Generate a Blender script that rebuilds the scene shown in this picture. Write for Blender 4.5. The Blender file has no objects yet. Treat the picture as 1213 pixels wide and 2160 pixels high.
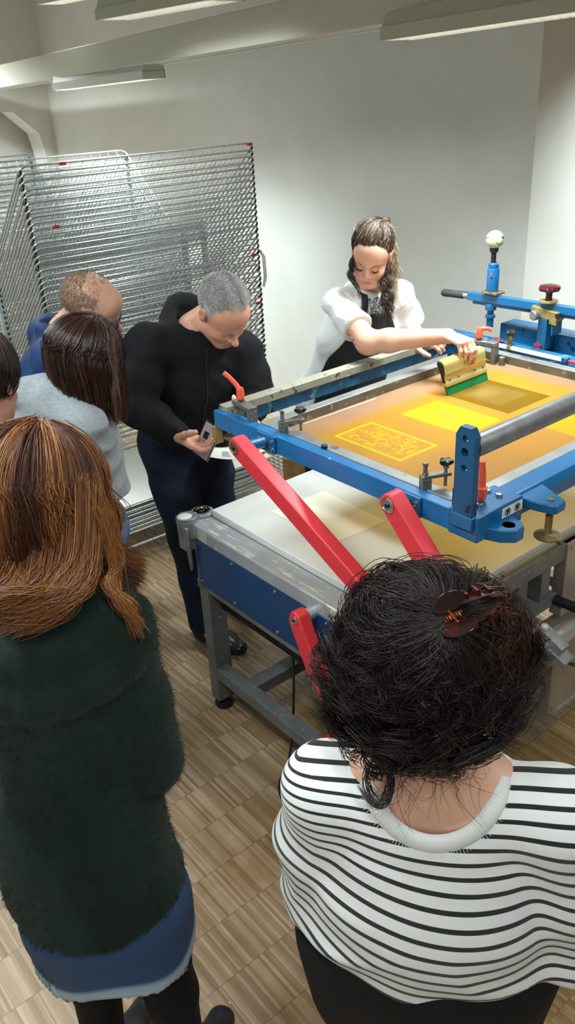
import bpy, bmesh, math, random
import numpy as np
from mathutils import Vector, Matrix
R = math.radians
rng = np.random.default_rng(7)
random.seed(7)
SC = bpy.context.scene
COL = SC.collection
V3 = lambda *a: np.array(a, dtype=float)
def nrm(v):
    v = np.asarray(v, float); return v / (np.linalg.norm(v) + 1e-12)

# ------------------------------------------------------------------ camera
CAM_H, PITCH, ROLL, FPX = 2.15, R(27.3), R(-3.3), 1750.0
_fw = V3(0, math.cos(PITCH), -math.sin(PITCH)); _rt = V3(1, 0, 0); _up = np.cross(_rt, _fw)
_r2 = _rt * math.cos(ROLL) + _up * math.sin(ROLL); _u2 = -_rt * math.sin(ROLL) + _up * math.cos(ROLL)
cd = bpy.data.cameras.new('camera'); cam = bpy.data.objects.new('camera', cd); COL.objects.link(cam)
cd.sensor_fit = 'VERTICAL'; cd.sensor_height = 24.0; cd.lens = 24.0 * FPX / 2160.0
cd.clip_start = 0.05; cd.clip_end = 100
m3 = Matrix(((_r2[0], _u2[0], -_fw[0]), (_r2[1], _u2[1], -_fw[1]), (_r2[2], _u2[2], -_fw[2])))
cam.matrix_world = Matrix.Translation((0, 0, CAM_H)) @ m3.to_4x4()
SC.camera = cam
def ray(x, y): return _fw * FPX + _r2 * (x - 606.5) - _u2 * (y - 1080)
def at(x, y, Y):                      # survey helper: point of the room seen at pixel x, y at forward distance Y
    d = ray(x, y); return V3(0, 0, CAM_H) + d * (Y / d[1])
def atz(x, y, z):
    d = ray(x, y); return V3(0, 0, CAM_H) + d * ((z - CAM_H) / d[2])

# ------------------------------------------------------------------ materials
def node_mat(name):
    m = bpy.data.materials.new(name); m.use_nodes = True
    nt = m.node_tree; b = nt.nodes['Principled BSDF']
    return m, nt, b
def N(nt, t, **kw):
    n = nt.nodes.new(t)
    for k, v in kw.items():
        if k.startswith('_'): setattr(n, k[1:], v)
        else: n.inputs[k.replace('__', ' ')].default_value = v
    return n
def L(nt, a, b): nt.links.new(a, b)
def c4(c): return (c[0], c[1], c[2], 1)
def hx(s):
    s = s.lstrip('#'); v = [int(s[i:i+2], 16) / 255 for i in (0, 2, 4)]
    return tuple(x / 12.92 if x <= .04045 else ((x + .055) / 1.055) ** 2.4 for x in v)
def mat(name, col, rough=.5, metal=0, col2=None, nscale=20, nlo=.35, nhi=.65, bump=0, bscale=200, sheen=0, spec=.5, detail=4,
        stretch=None, rough2=None, coat=0, sub=0):
    m, nt, b = node_mat(name)
    b.inputs['Base Color'].default_value = c4(col); b.inputs['Roughness'].default_value = rough
    b.inputs['Metallic'].default_value = metal; b.inputs['Specular IOR Level'].default_value = spec
    if coat: b.inputs['Coat Weight'].default_value = coat; b.inputs['Coat Roughness'].default_value = .1
    if sheen: b.inputs['Sheen Weight'].default_value = sheen; b.inputs['Sheen Roughness'].default_value = .5
    if sub: b.inputs['Subsurface Weight'].default_value = sub; b.inputs['Subsurface Scale'].default_value = .01; b.inputs['Subsurface Radius'].default_value = (1, .35, .2)
    tc = N(nt, 'ShaderNodeTexCoord'); mp = N(nt, 'ShaderNodeMapping'); L(nt, tc.outputs['Object'], mp.inputs['Vector'])
    if stretch: mp.inputs['Scale'].default_value = stretch
    if col2 is not None:
        n = N(nt, 'ShaderNodeTexNoise', Scale=nscale, Detail=detail); L(nt, mp.outputs['Vector'], n.inputs['Vector'])
        r = N(nt, 'ShaderNodeValToRGB'); r.color_ramp.elements[0].position = nlo; r.color_ramp.elements[1].position = nhi
        r.color_ramp.elements[0].color = c4(col); r.color_ramp.elements[1].color = c4(col2)
        L(nt, n.outputs['Fac'], r.inputs['Fac']); L(nt, r.outputs['Color'], b.inputs['Base Color'])
        if rough2 is not None:
            mr = N(nt, 'ShaderNodeMapRange'); mr.inputs[1].default_value = nlo; mr.inputs[2].default_value = nhi
            mr.inputs[3].default_value = rough; mr.inputs[4].default_value = rough2
            L(nt, n.outputs['Fac'], mr.inputs[0]); L(nt, mr.outputs[0], b.inputs['Roughness'])
    if bump:
        n2 = N(nt, 'ShaderNodeTexNoise', Scale=bscale, Detail=3); L(nt, mp.outputs['Vector'], n2.inputs['Vector'])
        bp = N(nt, 'ShaderNodeBump', Strength=bump, Distance=.002); L(nt, n2.outputs['Fac'], bp.inputs['Height']); L(nt, bp.outputs['Normal'], b.inputs['Normal'])
    return m
def chips(m, col, scale=60, thr=.62, stretch=(1, 1, 1), soft=.02, detail=6):     # paint chips / ink smears of their own shape over a material
    nt = m.node_tree; b = nt.nodes['Principled BSDF']; inp = b.inputs['Base Color']
    mix = N(nt, 'ShaderNodeMix', _data_type='RGBA'); mix.inputs[7].default_value = c4(col)
    if inp.is_linked: L(nt, inp.links[0].from_socket, mix.inputs[6])
    else: mix.inputs[6].default_value = inp.default_value[:]
    tc = N(nt, 'ShaderNodeTexCoord'); mp = N(nt, 'ShaderNodeMapping'); mp.inputs['Scale'].default_value = stretch
    L(nt, tc.outputs['Object'], mp.inputs['Vector'])
    n = N(nt, 'ShaderNodeTexNoise', Scale=scale, Detail=detail); L(nt, mp.outputs['Vector'], n.inputs['Vector'])
    mr = N(nt, 'ShaderNodeMapRange'); mr.inputs[1].default_value = thr; mr.inputs[2].default_value = thr + soft
    L(nt, n.outputs['Fac'], mr.inputs[0]); L(nt, mr.outputs[0], mix.inputs[0]); L(nt, mix.outputs[2], inp)
    return m
def attr_mat(name, ramp, rough=.5, attr='tint', sheen=0, spec=.5, bump=0, bscale=300, stretch=None, aniso=0):
    m, nt, b = node_mat(name)
    a = N(nt, 'ShaderNodeAttribute', _attribute_name=attr); r = N(nt, 'ShaderNodeValToRGB')
    el = r.color_ramp.elements
    while len(el) < len(ramp): el.new(.5)
    for e, (p, c) in zip(el, ramp): e.position = p; e.color = c4(c)
    L(nt, a.outputs['Fac'], r.inputs['Fac']); L(nt, r.outputs['Color'], b.inputs['Base Color'])
    b.inputs['Roughness'].default_value = rough; b.inputs['Specular IOR Level'].default_value = spec
    if sheen: b.inputs['Sheen Weight'].default_value = sheen
    if bump:
        tc = N(nt, 'ShaderNodeTexCoord'); mp = N(nt, 'ShaderNodeMapping'); L(nt, tc.outputs['Object'], mp.inputs['Vector'])
        if stretch: mp.inputs['Scale'].default_value = stretch
        n2 = N(nt, 'ShaderNodeTexNoise', Scale=bscale, Detail=3); L(nt, mp.outputs['Vector'], n2.inputs['Vector'])
        bp = N(nt, 'ShaderNodeBump', Strength=bump, Distance=.002); L(nt, n2.outputs['Fac'], bp.inputs['Height']); L(nt, bp.outputs['Normal'], b.inputs['Normal'])
    return m

# ------------------------------------------------------------------ objects
def link(o, parent=None):
    COL.objects.link(o)
    if parent is not None: o.parent = parent
    return o
def thing(name, label, cat, loc=(0, 0, 0), rz=0, group=None):
    o = bpy.data.objects.new(name, None); o.empty_display_size = .1
    o.location = loc; o.rotation_euler = (0, 0, rz); link(o)
    return tag(o, label, cat, group)
def tag(o, label=None, cat=None, group=None, kind=None):
    if label: o['label'] = label
    if cat: o['category'] = cat
    if group: o['group'] = group
    if kind: o['kind'] = kind
    return o
def world_child(o, parent):           # parts whose vertices are in room coordinates
    o.parent = parent
    M = Matrix.Translation(parent.location) @ parent.rotation_euler.to_matrix().to_4x4()
    if parent.parent is None: o.matrix_parent_inverse = M.inverted()
    return o
class MB:
    def __init__(s): s.v = []; s.f = []; s.n = 0
    def add(s, vs, fs):
        s.v.append(np.asarray(vs, float).reshape(-1, 3)); s.f += [tuple(i + s.n for i in f) for f in fs]; s.n += len(s.v[-1]); return s
    def box(s, lo, hi, M=None):
        (a, b, c), (d, e, f) = lo, hi
        v = np.array([(a, b, c), (d, b, c), (d, e, c), (a, e, c), (a, b, f), (d, b, f), (d, e, f), (a, e, f)], float)
        if M is not None: v = np.array([tuple(M @ Vector(p)) for p in v])
        return s.add(v, [(0, 3, 2, 1), (4, 5, 6, 7), (0, 1, 5, 4), (1, 2, 6, 5), (2, 3, 7, 6), (3, 0, 4, 7)])
    def beam(s, p, q, w, h, up=(0, 0, 1)):          # box beam from p to q, width w (sideways), height h (along up)
        p = np.array(p, float); q = np.array(q, float); d = nrm(q - p); sd = nrm(np.cross(d, up)); u = np.cross(sd, d)
        v = [p + a * sd * w / 2 + b * u * h / 2 for a, b in ((-1, -1), (1, -1), (1, 1), (-1, 1))] + [q + a * sd * w / 2 + b * u * h / 2 for a, b in ((-1, -1), (1, -1), (1, 1), (-1, 1))]
        return s.add(v, [(0, 1, 2, 3), (7, 6, 5, 4), (0, 4, 5, 1), (1, 5, 6, 2), (2, 6, 7, 3), (3, 7, 4, 0)])
    def tube(s, path, r, seg=10, cap=True, closed=False):
        P = np.array(path, float); n = len(P); rr = np.full(n, r) if np.isscalar(r) else np.array(r, float)
        T = np.roll(P, -1, 0) - np.roll(P, 1, 0) if closed else np.gradient(P, axis=0)
        T = T / (np.linalg.norm(T, axis=1)[:, None] + 1e-12)
        u = nrm(np.cross(T[0], (0, 0, 1) if abs(T[0][2]) < .9 else (1, 0, 0))); vs = []
        for i in range(n):
            u = nrm(u - T[i] * (u @ T[i])); w = np.cross(T[i], u)
            for k in range(seg):
                a = 2 * math.pi * k / seg; vs.append(P[i] + rr[i] * (math.cos(a) * u + math.sin(a) * w))
        fs = []
        for i in range(n if closed else n - 1):
            j = (i + 1) % n
            for k in range(seg): fs.append((i * seg + k, i * seg + (k + 1) % seg, j * seg + (k + 1) % seg, j * seg + k))
        if cap and not closed: fs += [tuple(range(seg))[::-1], tuple((n - 1) * seg + k for k in range(seg))]
        return s.add(vs, fs)
    def cyl(s, p, q, r, r2=None, seg=20): return s.tube([p, q], [r, r if r2 is None else r2], seg)
    def lathe(s, prof, org, ax=(0, 0, 1), seg=24, lobes=0, lamp=0):      # prof: (radius, height)
        ax = nrm(ax); u = nrm(np.cross(ax, (0, 1, 0) if abs(ax[1]) < .9 else (1, 0, 0))); w = np.cross(ax, u); org = np.array(org, float)
        vs = []
        for (r, h) in prof:
            for k in range(seg):
                a = 2 * math.pi * k / seg; q = r * (1 + lamp * math.cos(lobes * a)); vs.append(org + ax * h + q * (math.cos(a) * u + math.sin(a) * w))
        fs = []
        for i in range(len(prof) - 1):
            for k in range(seg): fs.append((i * seg + k, i * seg + (k + 1) % seg, (i + 1) * seg + (k + 1) % seg, (i + 1) * seg + k))
        fs += [tuple(range(seg))[::-1], tuple((len(prof) - 1) * seg + k for k in range(seg))]
        return s.add(vs, fs)
    def prism(s, poly, vec):                # poly: 3-D points in order, extruded by vec
        P = np.array(poly, float); n = len(P); Q = P + np.array(vec, float)
        return s.add(np.vstack([P, Q]), [tuple(range(n))[::-1], tuple(range(n, 2 * n))] + [(i, (i + 1) % n, n + (i + 1) % n, n + i) for i in range(n)])
    def sphere(s, c, r, seg=16, rings=10, sc=(1, 1, 1)):
        prof = [(math.sin(math.pi * i / rings), -math.cos(math.pi * i / rings)) for i in range(rings + 1)]
        vs = [(c[0] + r * sc[0] * max(a, 1e-4) * math.cos(2 * math.pi * k / seg), c[1] + r * sc[1] * max(a, 1e-4) * math.sin(2 * math.pi * k / seg), c[2] + r * sc[2] * h) for a, h in prof for k in range(seg)]
        return s.add(vs, [(i * seg + k, i * seg + (k + 1) % seg, (i + 1) * seg + (k + 1) % seg, (i + 1) * seg + k) for i in range(rings) for k in range(seg)])
    def build(s, name, m, parent=None, bevel=0, smooth=35, world=False, fixn=True):
        me = bpy.data.meshes.new(name); v = np.vstack(s.v); me.from_pydata(v.tolist(), [], s.f)
        if fixn:
            bm = bmesh.new(); bm.from_mesh(me); bmesh.ops.recalc_face_normals(bm, faces=bm.faces); bm.to_mesh(me); bm.free()
        me.materials.append(m)
        if smooth: me.shade_smooth(); me.set_sharp_from_angle(angle=R(smooth))
        o = bpy.data.objects.new(name, me); link(o)
        if parent is not None:
            o.parent = parent
            if world: world_child(o, parent)
        if bevel:
            b = o.modifiers.new('bevel', 'BEVEL'); b.width = bevel; b.segments = 2; b.limit_method = 'ANGLE'; b.angle_limit = R(40); b.harden_normals = False
        return o
def copy_tree(o, parent=None, label=None):
    c = o.copy(); COL.objects.link(c); c.parent = parent
    if label: c['label'] = label
    for ch in o.children: copy_tree(ch, c)
    return c
def np_mesh(name, v, f, m, parent=None, attrs=None, smooth=True):
    me = bpy.data.meshes.new(name)
    me.vertices.add(len(v)); me.vertices.foreach_set('co', np.asarray(v, np.float32).ravel())
    f = np.asarray(f, np.int32); me.loops.add(f.size); me.loops.foreach_set('vertex_index', f.ravel())
    me.polygons.add(len(f)); me.polygons.foreach_set('loop_start', np.arange(0, f.size, f.shape[1], dtype=np.int32))
    me.update(calc_edges=True)
    if attrs:
        for k, a in attrs.items():
            at_ = me.attributes.new(k, 'FLOAT', 'POINT'); at_.data.foreach_set('value', np.asarray(a, np.float32))
    if smooth: me.shade_smooth()
    for mm in (m if isinstance(m, (list, tuple)) else [m]): me.materials.append(mm)
    o = bpy.data.objects.new(name, me); link(o)
    if parent is not None: world_child(o, parent)
    return o

# ------------------------------------------------------------------ sculpting (signed distance -> surface nets)
def axis(lo, hi, coarse, fine=()):
    xs = [lo]
    while xs[-1] < hi:
        x = xs[-1]; st = coarse
        for a, b, s_ in fine:
            if a - coarse < x < b: st = min(st, s_)
        xs.append(x + st)
    return np.array(xs)
class Field:
    def __init__(s, lo, hi, coarse, fines=()):           # fines: (center, halfsize, step)
        s.ax = [axis(lo[i], hi[i], coarse, [(c[i] - h, c[i] + h, st) for c, h, st in fines]) for i in range(3)]
        s.F = np.full([len(a) for a in s.ax], 1.0, np.float32)
    def region(s, lo, hi):
        sl = []
        for a, l, h in zip(s.ax, lo, hi):
            i = max(0, np.searchsorted(a, l) - 1); j = min(len(a), np.searchsorted(a, h) + 1)
            if j - i < 1: return None
            sl.append(slice(i, j))
        return tuple(sl)
    def coords(s, sl):
        return (s.ax[0][sl[0]][:, None, None], s.ax[1][sl[1]][None, :, None], s.ax[2][sl[2]][None, None, :])
    def put(s, lo, hi, fn, k=.01, op='u'):
        m = .03 + k * 1.5; sl = s.region(np.array(lo) - m, np.array(hi) + m)
        if sl is None: return
        d = fn(*s.coords(sl)).astype(np.float32); A = s.F[sl]
        if op == 'u':
            h = np.clip(.5 + .5 * (A - d) / k, 0, 1); s.F[sl] = A * (1 - h) + d * h - k * h * (1 - h)
        elif op == 's':                 # smooth subtraction
            h = np.clip(.5 - .5 * (A + d) / k, 0, 1); s.F[sl] = A * (1 - h) - d * h + k * h * (1 - h)
    def rc(s, a, b, r1, r2, k=.015, op='u'):          # tapered capsule
        a = np.array(a, float); b = np.array(b, float); ab = b - a; L2 = ab @ ab + 1e-12; rm = max(r1, r2)
        def fn(X, Y, Z):
            t = np.clip(((X - a[0]) * ab[0] + (Y - a[1]) * ab[1] + (Z - a[2]) * ab[2]) / L2, 0, 1)
            return np.sqrt((X - a[0] - t * ab[0]) ** 2 + (Y - a[1] - t * ab[1]) ** 2 + (Z - a[2] - t * ab[2]) ** 2) - (r1 + (r2 - r1) * t)
        s.put(np.minimum(a, b) - rm, np.maximum(a, b) + rm, fn, k, op)
    def chain(s, pts, rs, k=.015):
        for i in range(len(pts) - 1): s.rc(pts[i], pts[i + 1], rs[i], rs[i + 1], k)
    def el(s, c, r, ex=(1, 0, 0), ey=(0, 1, 0), k=.015, op='u'):       # ellipsoid, axes ex, ey, ex x ey
        c = np.array(c, float); ex = nrm(ex); ey = nrm(np.array(ey) - ex * (ex @ np.array(ey))); ez = np.cross(ex, ey); rm = max(r); mn = min(r)
        def fn(X, Y, Z):
            x, y, z = X - c[0], Y - c[1], Z - c[2]
            q = ((x * ex[0] + y * ex[1] + z * ex[2]) / r[0]) ** 2 + ((x * ey[0] + y * ey[1] + z * ey[2]) / r[1]) ** 2 + ((x * ez[0] + y * ez[1] + z * ez[2]) / r[2]) ** 2
            q2 = ((x * ex[0] + y * ex[1] + z * ex[2]) / r[0] ** 2) ** 2 + ((x * ey[0] + y * ey[1] + z * ey[2]) / r[1] ** 2) ** 2 + ((x * ez[0] + y * ez[1] + z * ez[2]) / r[2] ** 2) ** 2
            k0 = np.sqrt(q); return k0 * (k0 - 1) / (np.sqrt(q2) + 1e-6)
        s.put(c - rm, c + rm, fn, k, op)
    def ec(s, a, b, ra, rb, side, k=.02, op='u'):        # elliptic capsule: ra=(half width along side, half depth) at a, rb at b
        a = np.array(a, float); b = np.array(b, float); ab = b - a; Ln = np.linalg.norm(ab); ax_ = ab / Ln
        sd = nrm(np.array(side) - ax_ * (ax_ @ np.array(side))); dp = np.cross(ax_, sd); rm = max(*ra, *rb)
        def fn(X, Y, Z):
            x, y, z = X - a[0], Y - a[1], Z - a[2]
            h = x * ax_[0] + y * ax_[1] + z * ax_[2]; t = np.clip(h / Ln, 0, 1)
            w_ = ra[0] + (rb[0] - ra[0]) * t; d_ = ra[1] + (rb[1] - ra[1]) * t; e = h - t * Ln; m_ = np.minimum(w_, d_)
            p = (x * sd[0] + y * sd[1] + z * sd[2]) / w_; q = (x * dp[0] + y * dp[1] + z * dp[2]) / d_; g = e / m_
            k0 = np.sqrt(p * p + q * q + g * g); k1 = np.sqrt((p / w_) ** 2 + (q / d_) ** 2 + (g / m_) ** 2)
            return k0 * (k0 - 1) / (k1 + 1e-6)
        s.put(np.minimum(a, b) - rm, np.maximum(a, b) + rm, fn, k, op)
    def echain(s, pts, ws, ds, side, k=.03):
        for i in range(len(pts) - 1): s.ec(pts[i], pts[i + 1], (ws[i], ds[i]), (ws[i + 1], ds[i + 1]), side, k)
    def cut(s, p, n):                 # remove everything on the side n points to
        p = np.array(p, float); n = nrm(n); X, Y, Z = s.ax[0][:, None, None], s.ax[1][None, :, None], s.ax[2][None, None, :]
        s.F = np.maximum(s.F, ((X - p[0]) * n[0] + (Y - p[1]) * n[1] + (Z - p[2]) * n[2]).astype(np.float32))
    def cutbox(s, p, n, c, r):        # cut only within radius r of c
        p = np.array(p, float); n = nrm(n); c = np.array(c, float)
        sl = s.region(c - r, c + r)
        X, Y, Z = s.coords(sl); d = ((X - p[0]) * n[0] + (Y - p[1]) * n[1] + (Z - p[2]) * n[2])
        inside = np.sqrt((X - c[0]) ** 2 + (Y - c[1]) ** 2 + (Z - c[2]) ** 2) - r
        s.F[sl] = np.where(inside < 0, np.maximum(s.F[sl], d), s.F[sl]).astype(np.float32)
    def warp(s, fn):                  # add fn(X,Y,Z) near the surface
        idx = np.argwhere(np.abs(s.F) < .035)
        if len(idx) == 0: return
        X = s.ax[0][idx[:, 0]]; Y = s.ax[1][idx[:, 1]]; Z = s.ax[2][idx[:, 2]]
        s.F[idx[:, 0], idx[:, 1], idx[:, 2]] += fn(X, Y, Z).astype(np.float32)
    def mesh(s):
        F = s.F; F[0] = F[-1] = 1; F[:, 0] = F[:, -1] = 1; F[:, :, 0] = F[:, :, -1] = 1
        I = F < 0; c = np.zeros([n - 1 for n in F.shape], np.int8)
        for a in (0, 1):
            for b in (0, 1):
                for d in (0, 1): c += I[a:F.shape[0] - 1 + a, b:F.shape[1] - 1 + b, d:F.shape[2] - 1 + d]
        act = np.argwhere((c > 0) & (c < 8)); ids = np.full(c.shape, -1, np.int32); ids[tuple(act.T)] = np.arange(len(act))
        S = np.zeros((len(act), 3)); Cn = np.zeros(len(act))
        corners = [(a, b, d) for a in (0, 1) for b in (0, 1) for d in (0, 1)]
        for p in corners:
            for q in corners:
                if sum(abs(x - y) for x, y in zip(p, q)) == 1 and p < q:
                    ip = act + p; iq = act + q; fp = F[tuple(ip.T)]; fq = F[tuple(iq.T)]; m_ = (fp < 0) != (fq < 0)
                    t = np.where(m_, fp / (fp - fq + 1e-12), 0)
                    for x in range(3):
                        vp = s.ax[x][ip[:, x]]; vq = s.ax[x][iq[:, x]]; S[:, x] += np.where(m_, vp + (vq - vp) * t, 0)
                    Cn += m_
        V = S / Cn[:, None]; fs = []
        for x in range(3):
            sa = [slice(None)] * 3; sb = [slice(None)] * 3; sa[x] = slice(0, -1); sb[x] = slice(1, None)
            A, B = I[tuple(sa)], I[tuple(sb)]; e = np.argwhere(A != B)
            y, z = (x + 1) % 3, (x + 2) % 3
            ok = (e[:, y] > 0) & (e[:, z] > 0) & (e[:, y] < F.shape[y] - 1) & (e[:, z] < F.shape[z] - 1); e = e[ok]
            fl = A[tuple(e.T)]
            def g(dy, dz):
                q = e.copy(); q[:, y] -= dy; q[:, z] -= dz; return ids[tuple(q.T)]
            Q = np.stack([g(1, 1), g(0, 1), g(0, 0), g(1, 0)], 1); Q[~fl] = Q[~fl][:, ::-1]; fs.append(Q)
        return V, np.vstack(fs)
def relax(V, Fc, n=2, lam=.5):
    E = np.vstack([Fc[:, [0, 1]], Fc[:, [1, 2]], Fc[:, [2, 3]], Fc[:, [3, 0]]])
    for _ in range(n):
        S = np.zeros_like(V); C = np.zeros(len(V))
        for a, b in ((0, 1), (1, 0)):
            for x in range(3): S[:, x] += np.bincount(E[:, a], V[E[:, b], x], len(V))
            C += np.bincount(E[:, a], minlength=len(V))
        V = V * (1 - lam) + lam * S / np.maximum(C, 1)[:, None]
    return V
def wave(seed, n, f0, f1, dirs=None):       # sum of warped sines: cloth folds
    r = np.random.default_rng(seed); K = []
    for i in range(n):
        d = nrm(r.normal(size=3)) if dirs is None else nrm(np.array(dirs[i % len(dirs)]) + r.normal(size=3) * .25)
        K.append((d * r.uniform(f0, f1), r.uniform(0, 6.28), r.uniform(.6, 1), r.normal(size=3) * r.uniform(6, 14)))
    def fn(X, Y, Z):
        o = 0
        for kk, ph, am, w2 in K:
            o = o + am * np.sin(kk[0] * X + kk[1] * Y + kk[2] * Z + ph + 1.6 * np.sin(w2[0] * X + w2[1] * Y + w2[2] * Z))
        return o / n
    return fn
def ridge(fn): return lambda X, Y, Z: 1 - 2 * np.abs(fn(X, Y, Z))
def strands(P, r, tint, seg=4):             # P: (n, K, 3) polylines, r: (n, K) radii -> one tube mesh
    n, K, _ = P.shape; T = np.gradient(P, axis=1); T /= np.linalg.norm(T, axis=2, keepdims=True) + 1e-9
    ref = np.tile(V3(.31, .17, .93), (n, K, 1)); ref[np.abs(T[..., 2]) > .9] = (1, .1, 0)
    U = np.cross(T, ref); U /= np.linalg.norm(U, axis=2, keepdims=True) + 1e-9; W = np.cross(T, U)
    a = np.arange(seg) * 2 * math.pi / seg
    V = P[:, :, None, :] + r[:, :, None, None] * (np.cos(a)[None, None, :, None] * U[:, :, None, :] + np.sin(a)[None, None, :, None] * W[:, :, None, :])
    base = (np.arange(n) * K * seg)[:, None, None] + (np.arange(K - 1) * seg)[None, :, None]; k = np.arange(seg)[None, None, :]; k2 = (k + 1) % seg
    Fq = np.stack([base + k, base + k2, base + seg + k2, base + seg + k], -1).reshape(-1, 4)
    return V.reshape(-1, 3), Fq, np.repeat(np.asarray(tint), K * seg)
# ------------------------------------------------------------------ the room
M = {}
M['wall'] = mat('white_wall_paint', hx('#c9c9c3'), .75, col2=hx('#cfcfca'), nscale=3, bump=.25, bscale=60)
M['ceil'] = mat('ceiling_paint', hx('#cdcdc6'), .8)
M['beam'] = mat('beige_beam_paint', hx('#b5b1a3'), .6, bump=.1, bscale=30)
M['lampwhite'] = mat('lamp_housing_white', hx('#c4c4ba'), .4)
M['lampgrey'] = mat('lamp_housing_grey', hx('#a6a595'), .45)
M['black'] = mat('black_plastic', hx('#15161a'), .45)
def emis(name, col, st):
    m, nt, b = node_mat(name); b.inputs['Base Color'].default_value = c4(col)
    b.inputs['Emission Color'].default_value = c4(col); b.inputs['Emission Strength'].default_value = st; return m
M['tubeglow'] = emis('fluorescent_tube', (1, .98, .93), 9.0)

Wn = nrm(V3(.819, .573, 0)); Wt = nrm(V3(.573, -.819, 0)); W0 = V3(.84, 4.42, 0); CH = 3.15
def wp(t, n=0, z=0): return W0 + t * Wt + n * Wn + V3(0, 0, z)
def wallbox(name, a, b, thick, z0=0, z1=CH, m=None, kind='structure'):
    a = np.array(a[:2]); b = np.array(b[:2]); d = nrm(b - a); n = np.array([-d[1], d[0]]) * thick
    mb = MB(); mb.prism([(*a, z0), (*b, z0), (*(b + n), z0), (*(a + n), z0)], (0, 0, z1 - z0))
    o = mb.build(name, m or M['wall'], smooth=0); o['kind'] = kind; return o
# main wall runs away to the left; it ends at a corner on the right
wallbox('wall_right', wp(.584), wp(-4.84), -.25)
c0 = wp(.584); c1 = wp(.584, 3.2)
wallbox('wall_far_right', c1, wp(.584, .25), -.25)
wallbox('wall_end_right', wp(-.2, 3.2), wp(6.5, 3.2), .25)
pB = wp(-4.84)
wallbox('wall_back', pB + Wt * .02, pB - Wn * 1.0, -.3, 2.05, CH)      # lintel over the niche
mb = MB()                                                      # niche header with a chamfered corner
def q(n, z): p = pB - Wn * n; return (p[0], p[1], z)
mb.prism([q(0, 0), q(.06, 0), q(.11, 1.7), q(.14, 1.86), q(.35, 2.05), q(0, 2.05)], tuple(-Wt * .3))
o = mb.build('trim_1', M['wall'], smooth=0); o['kind'] = 'structure'
nb = pB - Wt * .45
wallbox('wall_niche', nb + Wn * .1, nb - Wn * 4.0, -.2)
wallbox('wall_left', nb - Wn * 4.0, nb - Wn * 4.0 + Wt * 13.5, -.25, 0, CH)
rear0 = nb - Wn * 4.0 + Wt * 13.5
wallbox('wall_rear', rear0, rear0 + Wn * 8.0, -.25)
wallbox('wall_rear_right', wp(6.5, 3.2), wp(6.5, -.8), .25)
# wall above the niche continues left
wallbox('wall_upper_left', pB - Wn * 1.0, pB - Wn * 4.0, -.3, 2.05, CH)
fl = MB(); fl.prism([(-7, -4.5, -.1), (9, -4.5, -.1), (9, 12.5, -.1), (-7, 12.5, -.1)], (0, 0, .1))
ce = MB(); ce.prism([(-7, -4.5, CH), (9, -4.5, CH), (9, 12.5, CH), (-7, 12.5, CH)], (0, 0, .15))
o = ce.build('ceiling', M['ceil'], smooth=0); o['kind'] = 'structure'

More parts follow.
